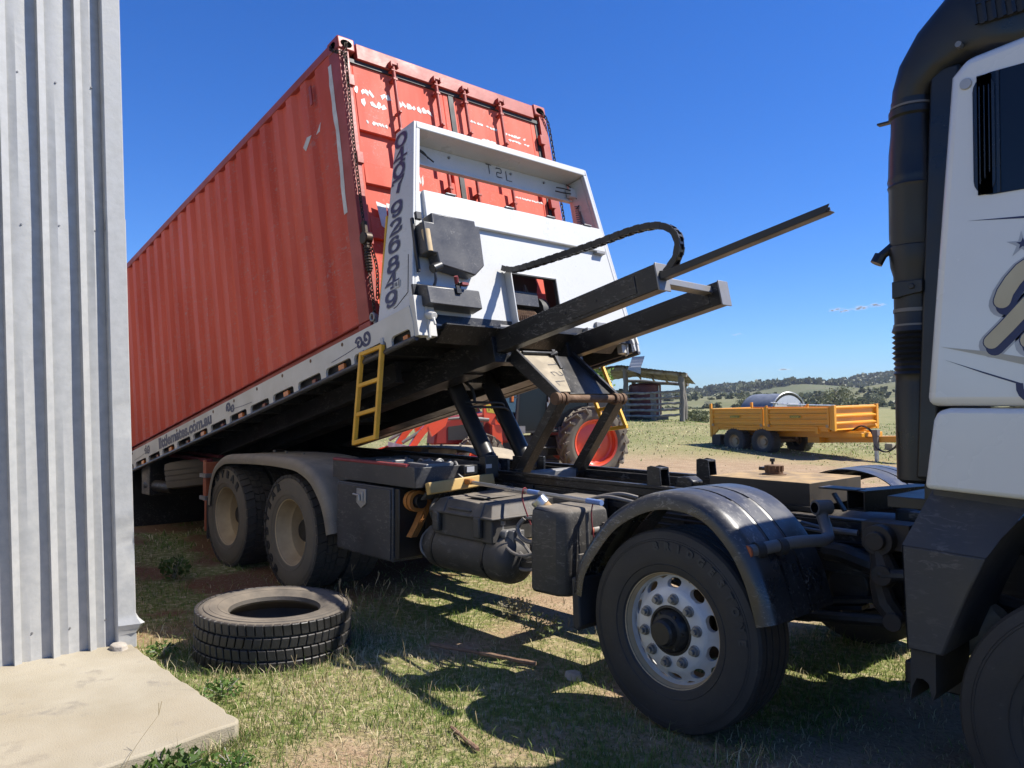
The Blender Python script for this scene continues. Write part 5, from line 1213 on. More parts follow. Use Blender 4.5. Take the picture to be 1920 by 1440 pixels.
m = TM(); m.box(.37, .43, .90, .98, 1.36, 1.45); jb = obj('junction_box', m, M['white'], hb, bevel=.006)
m = TM()
for y_ in (-.5, .2, .62): m.cyl((.361, y_, 1.47), (.372, y_, 1.47), .012, n=8)
for h_ in range(9): m.tube([(.40, .955, 1.10+.022*h_), (.42, .985, 1.10+.022*h_), (.40, 1.01, 1.10+.022*h_)], .007, 6)
m.box(.40, .43, 1.0, 1.03, .97, 1.34)
obj('fitting', m, M['steel'], hb)
m = TM()   # hinged flap
h0, h1 = .742, .978
m.hexa([(fs(h0), -HY(h0)+.10, h0), (fs(h0)+.035, -HY(h0)+.10, h0), (fs(h0)+.035, HY(h0)-.10, h0), (fs(h0), HY(h0)-.10, h0), (fs(h1)-.02, -HY(h1)+.075, h1), (fs(h1)+.028, -HY(h1)+.075, h1), (fs(h1)+.028, HY(h1)-.075, h1), (fs(h1)-.02, HY(h1)-.075, h1)])
obj('flap', m, M['white'], hb, bevel=.01)
m = TM()
for y_ in (-.75, -.13, .36, .84): m.box(fs(1)+.0, fs(1)+.035, y_-.05, y_+.05, .979, .986); m.cyl((fs(1)+.03, y_-.05, .985), (fs(1)+.03, y_+.05, .985), .008, n=8)
m.box(fs(.74)-.0, fs(.74)+.05, .88, 1.0, .715, .735)
obj('hinge', m, M['steel'], hb, bevel=.002)
# black boxes on the headboard
m = TM()
fr_ = [(-1.06, .738), (-.64, .738), (-.64, .695), (-.60, .695), (-.605, .375), (-.71, .285), (-1.045, .335), (-1.055, .42), (-1.145, .42), (-1.145, .66), (-1.06, .66)]
m.prism(fr_, .605, .725, 'x'); ub = obj('black_box', m, M['darkgrey'], hb, bevel=.01)
m = TM(); m.box(.60, .63, -1.17, -1.15, .30, .72); m.box(.63, .66, -1.15, -1.10, .70, .76); m.cyl((.70, -1.10, .30), (.70, -1.02, .335), .035, n=12); m.tube(catmull([(.70, -1.08, .32), (.70, -1.08, .22), (.68, -1.1, .16)], 4), .012, 7); obj('bracket', m, M['blackclean'], hb, bevel=.004)
m = TM(); m.cyl((.70, -1.11, .43), (.70, -1.115, .60), .033, n=14); obj('bottle', m, M['rim_dust'], hb); m = TM(); m.cyl((.70, -1.115, .605), (.70, -1.115, .65), .022, n=12); obj('red_knob', m, M['redtrim'], hb)
m = TM(); m.hexa([(.605, -1.20, .02), (.75, -1.20, .015), (.75, -.71, .01), (.605, -.69, .01), (.605, -1.20, .21), (.74, -1.20, .15), (.74, -.71, .155), (.605, -.69, .21)])
lb = obj('lower_box', m, M['darkgrey'], hb, bevel=.008)
m = TM(); m.box(.60, .62, -1.235, -1.20, .0, .20); m.cyl((.735, -.92, .17), (.765, -.92, .20), .018, n=10); m.box(.745, .76, -.945, -.90, .11, .17); m.tube(catmull([(.62, -1.19, .0), (.61, -1.2, -.08), (.60, -1.16, -.15)], 4), .012, 7); obj('catch', m, M['blackclean'], hb, bevel=.003)
m = TM(); m.box(.74, .78, -.90, -.84, .175, .195); m.cyl((.752, -.93, .19), (.775, -.95, .235), .016, n=10); obj('valve_knob', m, M['redtrim'], hb)
# winch in the opening
m = TM(); m.box(.36, .52, -.24, .14, .17, .27); m.box(.34, .50, -.25, .16, .28, .30); 
for y_ in (-.18, .06): m.tube(catmull([(.45, y_, .3), (.44, y_+.02, .38), (.42, y_+.06, .33)], 4), .012, 6)
wn = obj('winch', m, M['darkgrey'], hb, bevel=.008)
m = TM(); m.cyl((.42, -.22, .08), (.42, .12, .08), .085, n=20)
for i in range(14): m.lathe([(-.21+.023*i, .085), (-.2+.023*i, .095), (-.19+.023*i, .085)], (.42, 0, .08), 18, ax='y')
m.M = MT; obj('cable_drum', m, M['rust'], hb)
m = TM(); m.cyl((.40, .18, .16), (.40, .26, .16), .13, n=20); m.box(.30, .34, -.3, .3, 0, .36); obj('winch_motor', m, M['gasket'], hb)
m = TM(); m.prism([(-.30, .0), (.22, .0), (.34, .45), (.26, .78), (-.30, .78)], .33, .345, 'x'); m.box(.33, .345, .44, .62, .0, .80); m.box(.345, .56, -.30, -.28, 0, .45); obj('opening_backing', m, M['gasket'], hb)  # black plates added behind the opening so it reads dark
m = TM(); m.box(fs(.2), fs(.2)+.075, -.285, -.272, -.04, .40); m.tube([(fs(.2), -.25, .412), (fs(.2)+.002, .30, .412)], .008, 6)
m.box(.55, .6, -1.16, 1.16, -.10, -.081)
obj('flange', m, M['white'], hb, bevel=.003)
m = TM(); m.prism([(-.265, .0), (-.255, .0), (-.255, .41), (-.265, .41)], .57, .604, 'x'); m.prism([(.30, .0), (.312, .0), (.312, .41), (.30, .41)], .57, .604, 'x'); m.box(.57, .604, -.265, .31, .400, .412); obj('edge_seal', m, M['gasket'], hb)
m = TM(); m.box(.595, .64, -.45, -.2, -.15, -.06); m.box(.60, .63, .72, 1.0, -.14, .05); m.box(.60, .66, .55, .7, -.2, -.02); obj('latch_plate', m, M['steel'], hb, bevel=.004)
# phone number down the near side plate
mo, ms_, mn = MB(), MB(), MB()
seq = [('0', 1.487, .407), ('4', 1.348, .401), ('0', 1.226, .39), ('7', 1.10, .381), ('9', .905, .368), ('2', .757, .357), ('6', .611, .349), ('8', .452, .340), ('4', .322, .328), ('9', .178, .322)]
pn = Vector((0, -1, 0)).lerp(Vector((0, -1, 0)), 0)
def plate_pt(s, h, off): return tp(s, -(HY(h)+off), h)
for c_, h, s_ in seq:
    ey = (plate_pt(s_+.02, h+.1, 0)-plate_pt(s_, h, 0)); o_ = plate_pt(s_, h, .0015)
    ex = F3
    m4 = frame(o_, ex, ey)
    sz = (.195, .136)
    strokes(ms_, DIG[c_], m4, *sz, .0225, .0130, 0)
    strokes(mo, DIG[c_], m4, *sz, .0185, .0095, .0012)
    strokes(ms_, DIG[c_], m4, *sz, .0175, .0085, .0024)
    strokes(mn, DIG[c_], m4, *sz, .0162, .0070, .0036)
obj('number_outline', mo, M['ink'], hb, smooth=0); obj('number_edge', ms_, M['silver'], hb, smooth=0); obj('number', mn, M['navy'], hb, smooth=0)
m = MB(); f_ = frame(plate_pt(.40, .27, .007), F3, plate_pt(.41, .37, 0)-plate_pt(.40, .27, 0)); m.add([f_ @ Vector(p) for p in ((-.04, -.028, 0), (.04, -.028, 0), (.04, .028, 0), (-.04, .028, 0))], [(0,1,2,3)])
f2 = frame(plate_pt(.42, .0, .002), F3, plate_pt(.42, .1, 0)-plate_pt(.42, .0, 0)); m.add([f2 @ Vector(p) for p in ((-.06, -.04, 0), (.06, -.04, 0), (.06, .04, 0), (-.06, .04, 0))], [(0,1,2,3)])
st = obj('label_plate', m, M['torn'], hb, smooth=0)
m = MB()
strokes(m, [[(-.4, .35), (.4, .38)], [(-.3, -.05), (.1, .1)], [(.0, .08), (.25, .05)], [(.28, .2), (.2, -.1)], [(-.3, -.3), (.3, -.28)]], f2, .11, .07, .004, .004, .0008)
strokes(m, [[(-.45, .4), (-.45, -.4)], [(-.2, .3), (-.2, -.2)], [(0, .3), (0, -.3), (.2, -.2)], [(.4, .4), (.4, -.4)]], f_, .07, .05, .003, .003, .0008)
for a, b in (((.54, .46), (.545, .16)), ((.545, .16), (.40, .095)), ((.40, .095), (.36, .09))):
    pa, pb = plate_pt(a[0], a[1], .001), plate_pt(b[0], b[1], .001); m.bar(pa, pb, .006, .003, (0, 1, 0))
obj('plate_print', m, M['ink'], hb, smooth=0)
m = TM(); m.bar((.232, -1.10, .90), (.150, -1.205, .18), .022, .024, (1, 0, 0)); m.bar((.232, -1.10, .88), (.232, -1.0, .88), .022, .022, (1, 0, 0)); P('grab_rail', m, 'yellow', bevel=.004)
# rear of the truck under the tray
m = MB(); m.lathe([(-.15, .29), (-.155, .35), (-.16, .44), (-.14, .50), (-.08, .51)]+[(y, r) for g in (-.06, 0, .06) for y, r in ((g-.006, .51), (g-.005, .5), (g+.005, .5), (g+.006, .51))]+[(.08, .51), (.14, .50), (.16, .44), (.155, .35), (.15, .29)], (0, 0, 0), 64, ax='z')
m.lathe([(.12, .0), (.12, .25), (-.13, .285), (-.14, .3)], (0, 0, 0), 48, ax='z')
P('spare_wheel', m, 'rubber_dust', loc=(-7.2, -.72, .83), rot=(R(4), R(-6), 0))
m = MB(); m.box(-7.9, -6.3, -.5, .5, .78, 1.06); m.box(-8.2, -7.9, -1.2, 1.2, .5, 1.0); m.cyl((-8.1, -1.15, .62), (-7.5, -1.05, .62), .07, n=18); m.box(-8.22, -8.2, -1.2, -.8, .7, 1.02); m.box(-7.6, -6.4, .55, 1.2, .45, .95); P('rear_underframe', m, 'black', bevel=.01)
m = MB(); m.box(-9.0, -8.75, -1.2, 1.25, .0, .80); m.box(-8.74, -6.25, 1.12, 1.2, .0, 1.02); P('tail_screen', m, 'black', bevel=.01)  # dark plates added to hide the sunlit ground behind the tail
m = MB(); m.box(-8.0, -6.6, -1.0, -.93, .98, 1.02); m.box(-7.9, -6.5, -.9, -.84, 1.03, 1.06); P('loading_ramp', m, 'redtrim')

# ------------------------------------------------------------------ container
con = empty('shipping_container', tuple(T0), (0, -TH, 0), 'faded red corrugated shipping container chained on the tipped truck tray', 'shipping container')
def C(name, mb, mt, parent=None, **k): return obj(name, mb, M[mt], parent or con, **k)
HC, WC, LC = 2.591, 1.219, 6.058
m = MB()
def side_sheet(m, sgn):
    pts = []; s = -.16; pts.append((s, 0))
    k = 0
    s0 = .485
    while True:
        c0 = -(s0+.2775*k)+.02
        if c0-.18 < -LC+.12: break
        if k == 0: pts += [(c0+.068+.0, 0)] if c0+.045 < -.16 else []
        pts += [(c0+.045, 0), (c0, .036), (c0-.085, .036), (c0-.13, 0)]; k += 1
    pts.append((-LC+.14, 0))
    vs = []
    for s, d in pts:
        for h in (.13, 2.50): vs.append((s, (WC-.008-d)*sgn, h))
    m.add(vs, [(2*i, 2*i+1, 2*i+3, 2*i+2) for i in range(len(pts)-1)])
for sgn in (-1, 1): side_sheet(m, sgn)
C('side_wall', m, 'cred', smooth=0)
m = MB(); m.box(-LC+.05, -.06, -WC+.01, WC-.01, 2.545, 2.56); C('roof', m, 'cred')
m = MB()
for sgn in (-1, 1):
    a, b = sorted((WC*sgn, (WC-.06)*sgn)); m.box(-LC+.17, -.17, a, b, 2.50, 2.575)
    a, b = sorted(((WC-.03)*sgn, (WC-.10)*sgn)); m.box(-LC+.17, -.17, a, b, .0, .115)
    a, b = sorted(((WC-.004)*sgn, (WC-.05)*sgn)); m.box(-LC+.17, -.17, a, b, .118, .128)
    a, b = sorted((WC*sgn, (WC-.10)*sgn))
    m.box(-.165, -.005, a, b, .118, 2.472); m.box(-LC+.005, -LC+.165, a, b, .118, 2.472)
m.box(-.06, -.004, -WC+.178, WC-.178, 2.43, 2.572); m.box(-.10, -.004, -WC+.178, WC-.178, 0, .12)
m.box(-LC+.0, -LC+.04, -WC+.1, WC-.1, .0, 2.55); m.box(-LC+.17, -.17, -WC+.1, WC-.1, .10, .13)
C('frame', m, 'cred_dark', bevel=.005)
m = MB()
def casting(m, s1, sy_, h0):
    s0 = s1-.178 if s1 > -1 else s1+.178
    a, b = sorted((WC*sy_*1.001, (WC-.162)*sy_)); m.box(min(s0, s1), max(s0, s1), a, b, h0, h0+.118)
for s1 in (.002, -LC-.002):
    for sy_ in (-1, 1):
        for h0 in (-.004, HC-.114): casting(m, s1, sy_, h0)
cs = C('corner_casting', m, 'cred_dark', bevel=.012)
m = MB()
for sy_ in (-1, 1):
    for h0 in (-.004, HC-.114):
        m.prism([((WC-.08)*sy_+x*.055, h0+.055+y*.035) for x, y in [(math.cos(R(t)), math.sin(R(t))) for t in range(0, 360, 30)]], .0025, .0045, 'x')
    m.prism([(-.09+x*.05, HC-.114+.055+y*.032) for x, y in [(math.cos(R(t)), math.sin(R(t))) for t in range(0, 360, 30)]], WC*1.001*sy_, (WC*1.001+.002)*sy_, 'y')
obj('painted_casting_hole', m, M['hole_paint'], cs, smooth=0)  # black ovals set on solid castings, painting the dark of their holes
TR = [(1.50, 1.79), (1.02, 1.31), (.54, .83), (.16, .35)]
for y0, y1 in ((-1.105, -.055), (.0, 1.075)):
    m = MB(); m.box(-.10, -.082, y0, y1, .12, 2.415)
    m.box(-.082, -.045, y0, y0+.03, .12, 2.415); m.box(-.082, -.045, y1-.06, y1, .12, 2.415)
    hh = [.12]+[v for t in TR[::-1] for v in t]+[2.415]
    for i in range(0, len(hh), 2): m.box(-.082, -.0455, y0+.03, y1-.06, hh[i], hh[i+1])
    d_ = C('door', m, 'cred', bevel=.006, seg=1)
    m = MB()
    ry = (-.69, -.225) if y0 < -.5 else (.107, .555)
    for y in ry:
        m.cyl((.012, y, .1), (.012, y, 2.47), .017, n=12)
        for h in (2.33, 1.85, 1.4, .9, .25): m.box(-.045, .032, y-.022, y+.022, h-.012, h+.012)
        m.box(-.0, .04, y-.028, y+.028, 2.46, 2.49); m.box(-.02, .045, y-.042, y-.029, 2.435, 2.485); m.box(-.02, .045, y+.029, y+.042, 2.435, 2.485); m.box(-.045, .03, y-.03, y+.03, 2.405, 2.42)
        m.box(-.04, .05, y-.012, y+.012, 2.0, 2.02)
    for h in (2.2, 1.5, .8, .2):
        yy = y0-.03 if y0 < -.5 else y1+.03
        m.box(-.03, .012, yy-.03, yy+.03, h-.05, h+.05)
    obj('lock_rod', m, M['cred_dark'], d_, bevel=.003)
m = MB(); m.box(-.07, -.036, -.055, .0, .12, 2.415); m.box(-.07, -.030, -1.119, 1.119, 2.395, 2.43); m.box(-.07, -.035, -1.119, -1.105, .12, 2.395); m.box(-.07, -.04, 1.075, 1.119, .12, 2.395); C('door_gasket', m, 'gasket')
# torn stickers
def ragged(m, y0, y1, h0, h1, x, n, fill=.85):
    w = (y1-y0)/n
    for i in range(n):
        if rnd.random() > fill: continue
        a = y0+w*i; p = []
        n_ = rnd.choice((4, 5, 6, 7)); lean = rnd.uniform(-.5, .5)
        for q in range(n_):
            t = 2*math.pi*(q+rnd.uniform(-.3, .3))/n_; k = rnd.uniform(.45, 1.05); v = .5+.75*k*math.sin(t)
            p.append((a+w*(.5+.75*k*math.cos(t)+lean*(v-.5)), h0+(h1-h0)*v))
        m.prism(p, x, x+.002+.0005*rnd.random(), 'x')
m = MB(); xx = -.0453
for a in ((-1.085, -.90, 2.13, 2.19, 5), (-1.03, -.78, 2.03, 2.09, 5), (-1.0, -.785, 1.865, 1.895, 7), (-.86, -.72, 2.14, 2.19, 3), (-.66, -.28, 2.12, 2.175, 7), (.185, .42, 2.18, 2.205, 6), (.43, .53, 2.17, 2.2, 3), (.62, .95, 2.16, 2.185, 8), (.62, .95, 2.105, 2.13, 8), (.63, .96, 2.0, 2.02, 9), (.63, .98, 1.955, 1.975, 8), (.30, .48, 2.015, 2.045, 5), (-.52, -.47, 1.40, 1.50, 2), (.62, 1.01, 1.495, 1.515, 12)): ragged(m, *a[:4], xx, a[4])
m.prism([(-1.0, 1.16), (-.90, 1.14), (-.92, .92), (-.97, .95)], xx, xx+.003, 'x'); m.prism([(-.90, 1.16), (-.78, 1.16), (-.78, .94), (-.87, .93)], xx, xx+.0025, 'x')
C('torn_sticker', m, 'torn', smooth=0)
m = MB(); k = 16; L_ = []; R_ = []
for i in range(k+1):
    t = i/k; h = 2.395-1.33*t; c = -.16-.008*math.sin(t*9); L_.append((c-.022-.012*rnd.random(), h)); R_.append((c+.022+.01*rnd.random(), h))
m.prism(L_+R_[::-1], -WC-.0022, -WC-.0005)
m.prism([(-.44, 1.93), (-.41, 2.0), (-.46, 1.96), (-.50, 1.93)], -WC+.004, -WC+.0065); m.prism([(-.74, 1.92), (-.66, 1.98), (-.58, 1.965), (-.62, 1.93), (-.70, 1.87)], -WC+.004, -WC+.0065)
C('torn_sticker', m, 'torn', smooth=0)
m = MB(); m.box(-.54, -.50, -WC-.002, -WC+.012, 2.22, 2.40); C('vent', m, 'cred_dark', bevel=.004)

# chains over the container corners
def chain_mb(path, pitch=.032, wr=.0048, half=.012):
    m = MB(); P_ = [Vector(p) for p in path]; out = [P_[0]]; acc = 0; last = P_[0]
    for p in P_[1:]:
        d = (p-last).length
        while acc+d >= pitch:
            last = last.lerp(p, (pitch-acc)/d); out.append(last.copy()); d = (p-last).length; acc = 0
        acc += d; last = p
    for i in range(len(out)-1):
        a, b = out[i], out[i+1]; t = (b-a).normalized(); u = t.orthogonal().normalized(); u.rotate(Matrix.Rotation(.6+(math.pi/2 if i % 2 else 0), 3, t)); c = (a+b)/2
        hl = pitch*.5+.006; ring = []
        for j in range(10):
            an = 2*math.pi*j/10; ca, sa = math.cos(an), math.sin(an)
            ring.append(c+t*(hl-half+0)*math.copysign(1, ca)*(abs(ca) > .2)+t*half*ca+u*half*sa)
        m.tube(ring, wr, 5, closed=True)
    return m
chn = empty('lashing_chain', tuple(tp(.03, -1.2, 0)), (0, 0, 0), 'rusty dark chain hanging down the near corner post of the container with a load binder', 'chain', 'chains lashing the container')
def rel(o, mb):
    mb.v = [tuple(Vector(v)-Vector(o.location)) for v in mb.v]; return mb
mm_ = chain_mb(catmull([tp(-.10, -1.236, 2.53), tp(-.05, -1.245, 2.46), tp(.01, -1.235, 2.42), tp(.02, -1.19, 2.41), tp(.022, -1.175, 2.3), tp(.02, -1.19, 1.6), tp(.025, -1.19, .90)], 8))
m2_ = chain_mb(catmull([tp(.012, -1.14, 2.54), tp(.022, -1.16, 2.5), tp(.024, -1.175, 2.3)], 8)); mm_.add(m2_.v, m2_.f)
m2_ = chain_mb([tp(.03, -1.19, .52), tp(.05, -1.20, .12)]); mm_.add(m2_.v, m2_.f)
m2_ = chain_mb(catmull([tp(.03, -1.17, .78), tp(.06, -1.14, .55), tp(.055, -1.16, .3), tp(.05, -1.18, .25)], 6)); mm_.add(m2_.v, m2_.f)
obj('links', rel(chn, mm_), M['chain'], chn, smooth=40)
m = MB(); m.bar(tp(.03, -1.19, .92), tp(.03, -1.19, .72), .05, .03, Y3); m.cyl(tp(.03, -1.22, .78), tp(.03, -1.15, .78), .05, n=14); m.cyl(tp(.03, -1.19, .72), tp(.03, -1.19, .5), .022, n=10)
for k in range(8): m.lathe([(-.012, .022), (0, .03), (.012, .022)], (0, 0, 0), 10, ax='z') if False else m.cyl(tp(.03, -1.19, .70-.024*k), tp(.03, -1.19, .688-.024*k), .03, n=10)
obj('binder', rel(chn, m), M['chain'], chn, bevel=.005)
m = MB(); m.tube(catmull([tp(.05, -1.2, .14), tp(.055, -1.2, .06), tp(.06, -1.2, -.0)], 4), .022, 8); m.tube([tp(.05, -1.225, .12)+F3*.03*math.cos(a)+U3*.03*math.sin(a) for a in [i*math.pi/5 for i in range(10)]], .01, 6, closed=True); obj('hook', rel(chn, m), M['steel'], chn)
ch2 = empty('lashing_chain', tuple(tp(.03, 1.2, 0)), (0, 0, 0), 'dark chain hanging down the far corner post of the container behind the white headboard', 'chain', 'chains lashing the container')
mm_ = chain_mb(catmull([tp(.012, 1.15, 2.53), tp(.02, 1.21, 2.42), tp(.0, 1.245, 2.2), tp(-.01, 1.25, 1.5), tp(.0, 1.25, .3)], 8)); obj('links', rel(ch2, mm_), M['chain'], ch2, smooth=40)

# ------------------------------------------------------------------ broom and strap lying on the truck
br = empty('broom', (-2.1, -.87, 1.01), (0, 0, 0), 'yellow headed yard broom with an aluminium handle lying across the truck chassis', 'broom')
def rl(mb): return rel(br, mb)
m = MB(); m.bar((-2.10, -1.20, 1.055), (-2.115, -.58, 1.085), .05, .085, (-.25, 0, 1)); obj('head', rl(m), M['broomwood'], br, bevel=.008)
m = MB()
for i in range(60):
    t = i/59; p = Vector((-2.11, -1.19, 1.03)).lerp(Vector((-2.12, -.59, 1.05)), t)
    for j in range(3): q = p+Vector((-.02+.012*j, 0, 0)); m.tube([q, q+Vector((-.07+.02*rnd.random(), .02*rnd.random()-.01, -.06))], .004, 4)
obj('bristles', rl(m), M['gasket'], br)
m = MB(); m.bar((-2.10, -.85, 1.085), (-2.0, -.872, 1.09), .05, .04); obj('socket', rl(m), M['strap'], br, bevel=.01)
h0 = Vector((-2.03, -.865, 1.085)); h1 = Vector((-.60, -1.06, 1.085))
m = MB(); m.tube([h0, h0.lerp(h1, .92)], .0135, 12); obj('handle', rl(m), M['alum'], br)
m = MB(); m.tube([h0.lerp(h1, .91), h1], .0165, 12); m.tube([h0.lerp(h1, .50), h0.lerp(h1, .58)], .0155, 12); obj('grip', rl(m), M['blue'], br)
m = MB(); m.tube(catmull([h0.lerp(h1, .46)+Vector((0, 0, .015)), h0.lerp(h1, .47)+Vector((0, -.02, -.06)), h0.lerp(h1, .5)+Vector((0, .02, -.22))], 5), .005, 6); m.tube(catmull([h0.lerp(h1, .95)+Vector((0, 0, .01)), h0.lerp(h1, .95)+Vector((0, -.02, -.08)), h0.lerp(h1, .955)+Vector((0, 0, -.25))], 5), .004, 6); m.tube([h0.lerp(h1, .47)+Vector((0, .02*math.cos(a), .02*math.sin(a))) for a in [i*math.pi/5 for i in range(10)]], .004, 5, closed=True); obj('tie', rl(m), M['redtrim'], br)
sb = empty('ratchet_strap', (-2.34, -1.14, .9), (0, 0, 0), 'orange webbing strap rolled on the winch drum beside the toolbox with its tail hanging down', 'strap')
m = MB()
for k in range(4): x_ = -2.385+.024*k; m.lathe([(x_, .052), (x_, .072+.006*(k % 2)), (x_+.021, .072+.006*(k % 2)), (x_+.021, .052)], (0, -1.14, .945), 28, ax='x')
obj('roll', rel(sb, m), M['strap'], sb)
m = MB()
for k in range(4):
    o_ = .016*k
    p = catmull([(-2.34, -1.14+.02*k, 1.018), (-2.33, -1.085+o_, .985), (-2.325, -1.075+o_, .92), (-2.32, -1.12+o_, .83), (-2.315, -1.17+o_, .75), (-2.31, -1.215+o_, .69)], 5)
    for a, b in zip(p[:-1], p[1:]): m.hexa([(a[0]-.03, a[1], a[2]), (a[0]+.03, a[1], a[2]), (a[0]+.03, a[1]+.006, a[2]), (a[0]-.03, a[1]+.006, a[2]), (b[0]-.03, b[1], b[2]), (b[0]+.03, b[1], b[2]), (b[0]+.03, b[1]+.006, b[2]), (b[0]-.03, b[1]+.006, b[2])])
obj('tail', rel(sb, m), M['strap'], sb, smooth=60)

# ------------------------------------------------------------------ loose tyre on the grass
lt = empty('loose_tyre', (-2.62, -2.10, 0.0), (R(-1), R(1.5), 0), 'worn black truck tyre lying flat on the grass beside the concrete slab', 'tyre')
m = MB(); m.lathe([(-.14, .325), (-.152, .345), (-.16, .40), (-.155, .45), (-.148, .478), (-.14, .488), (.14, .488), (.148, .478), (.155, .45), (.16, .40), (.152, .345), (.14, .325), (.125, .30), (.10, .292), (.085, .30), (.05, .40), (0, .455), (-.05, .40), (-.085, .30), (-.10, .292), (-.125, .30)], (0, 0, .155), 80, ax='z', closed=True)
for z_, r_ in ((.1555, .42), (.1545, .455), (.153, .365)): m.lathe([(z_-.003, r_-.004), (z_+.004, r_), (z_-.003, r_+.004)], (0, 0, .155), 80, ax='z')
obj('carcass', m, M['loose'], lt, smooth=30)
tm = tread_mb('blk', 58, .486); tm.v = [(x, z, -y+.155) for x, y, z in tm.v]
obj('tread', tm, M['loose_tread'], lt, smooth=0, bevel=.004, seg=1)
# ------------------------------------------------------------------ things in the paddock behind

def place(name, loc, head, lean, label, cat, group=None):
    o = empty(name, loc, (0, 0, 0), label, cat, group)
    o.rotation_euler = (Matrix.Rotation(R(lean), 3, -FH) @ Matrix.Rotation(head, 3, 'Z')).to_euler(); return o
# --- tipping trailer
tl = place('tipping_trailer', (-12.08, 17.53, -.01), R(-9.06), 1.5, 'yellow dual axle tipping trailer parked on the bare ground beyond the truck', 'trailer')
def Tq(name, mb, mt, parent=None, **k): return obj(name, mb, M[mt], parent or tl, **k)
m = MB(); m.box(.5, 5.0, .62, .74, .58, .78); m.box(.5, 5.0, 1.26, 1.38, .58, .78); m.prism([(3.3, .40), (3.3, .62), (4.6, .62), (6.05, .66), (6.2, .62), (6.2, .50), (4.6, .45)], .85, 1.15); m.box(3.2, 3.6, .6, 1.4, .42, .6); m.box(4.4, 5.0, .5, 1.5, .62, .74); m.cyl((4.4, .9, .75), (5.2, .9, .95), .05, n=10); Tq('drawbar', m, 'trailer', bevel=.01)
m = MB(); m.box(0, 4.44, 0, 2.0, .86, .93); m.box(.05, 4.3, .03, .1, .78, .86); m.box(.05, 4.3, 1.9, 1.97, .78, .86); m.prism([(.0, .86), (.0, .55), (.06, .55), (.35, .80), (.35, .86)], .0, .06); m.box(3.9, 4.0, -.03, .1, .72, .92)
Tq('floor', m, 'trailer', bevel=.008)
def board(m, x0, x1, y, sg, z0=.93, z1=1.46):
    m.box(x0, x1, y-.012, y+.012, z0, z1)
    for a, b in ((z0, z0+.05), (z0+.15, z0+.21), (z0+.31, z0+.37), (z1-.06, z1)):
        m.prism([(y+.012*sg, a), (y+.045*sg, a+.012), (y+.045*sg, b-.012), (y+.012*sg, b)], x0, x1, 'x')
for y, sg in ((0, -1), (2.0, 1)):
    for x0, x1 in ((.1, 2.12), (2.28, 4.38)):
        m = MB(); board(m, x0, x1, y, sg); m.box(x0, x0+.06, y-.05*(sg < 0)-.0, y+.05*(sg > 0), .93, 1.46); m.box(x1-.06, x1, y-.05*(sg < 0), y+.05*(sg > 0), .93, 1.46)
        b_ = Tq('side_board', m, 'trailer', bevel=.004)
        if sg < 0:
            m = MB(); c_ = (x0+x1)/2-.05
            m.box(c_-.19, c_+.19, -.051, -.0455, 1.165, 1.235); obj('sticker', m, M['stick_y'], b_)
            m = MB(); m.box(c_-.19, c_+.19, -.0525, -.0512, 1.175, 1.225)
            m2 = MB(); strokes(m2, [arc(-.42, 0, .06, .35, 60, 300, 8), [(-.3, -.2), (-.3, .2), (-.24, 0), (-.18, .2), (-.18, -.2)], [(-.1, -.2), (0, .2), (.06, -.2)], [(.12, -.2), (.12, .2), (.2, .1), (.12, 0)], [(.28, .2), (.28, -.2), (.36, -.2)], arc(.42, 0, .05, .25, 0, 360, 8)], frame((c_, -.0526, 1.2), (1, 0, 0), (0, 0, 1)), .36, .06, .006, .005, .001)
            obj('sticker_print', m2, M['ink'], b_, smooth=0)
            for q in (x0+.02, x1-.1):
                m3 = MB(); m3.box(q, q+.08, -.06, -.03, .90, .98); obj('hinge', m3, M['rusttop'], b_)
m = MB()
for y in (-.02, 1.96): m.box(0, .08, y, y+.06, .55, 1.62); m.box(2.15, 2.25, y, y+.06, .88, 1.5); m.box(.04+2.16, .10+2.16, y+.0, y+.06, 1.5, 1.53)
m.box(4.38, 4.44, -.03, .06, .86, 1.5); m.box(4.38, 4.44, 1.94, 2.03, .86, 1.5)
Tq('post', m, 'trailer', bevel=.006)
m = MB(); board(m, .08, 1.92, 0, -1); m.v = [(.03+v[1]*0+(-v[1]), v[0], v[2]) for v in m.v]; Tq('rear_board', m, 'trailer')
m = MB()
x = 4.46
m.box(x, x+.025, -.02, 2.02, .80, 1.50)
for a, b in ((.80, .86), (.96, 1.06), (1.16, 1.26), (1.40, 1.50)): m.prism([(x+.025, a), (x+.09, a+.02), (x+.09, b-.02), (x+.025, b)], -.02, 2.02)  if False else m.add([(x+.025, -.02, a), (x+.09, -.02, a+.03), (x+.09, -.02, b-.03), (x+.025, -.02, b), (x+.025, 2.02, a), (x+.09, 2.02, a+.03), (x+.09, 2.02, b-.03), (x+.025, 2.02, b)], [(0,1,2,3),(7,6,5,4),(0,4,5,1),(1,5,6,2),(2,6,7,3)])
m.box(x, x+.10, -.06, .04, .80, 1.52); m.box(x, x+.10, 1.96, 2.06, .80, 1.52)
Tq('front_board', m, 'trailer', bevel=.005)
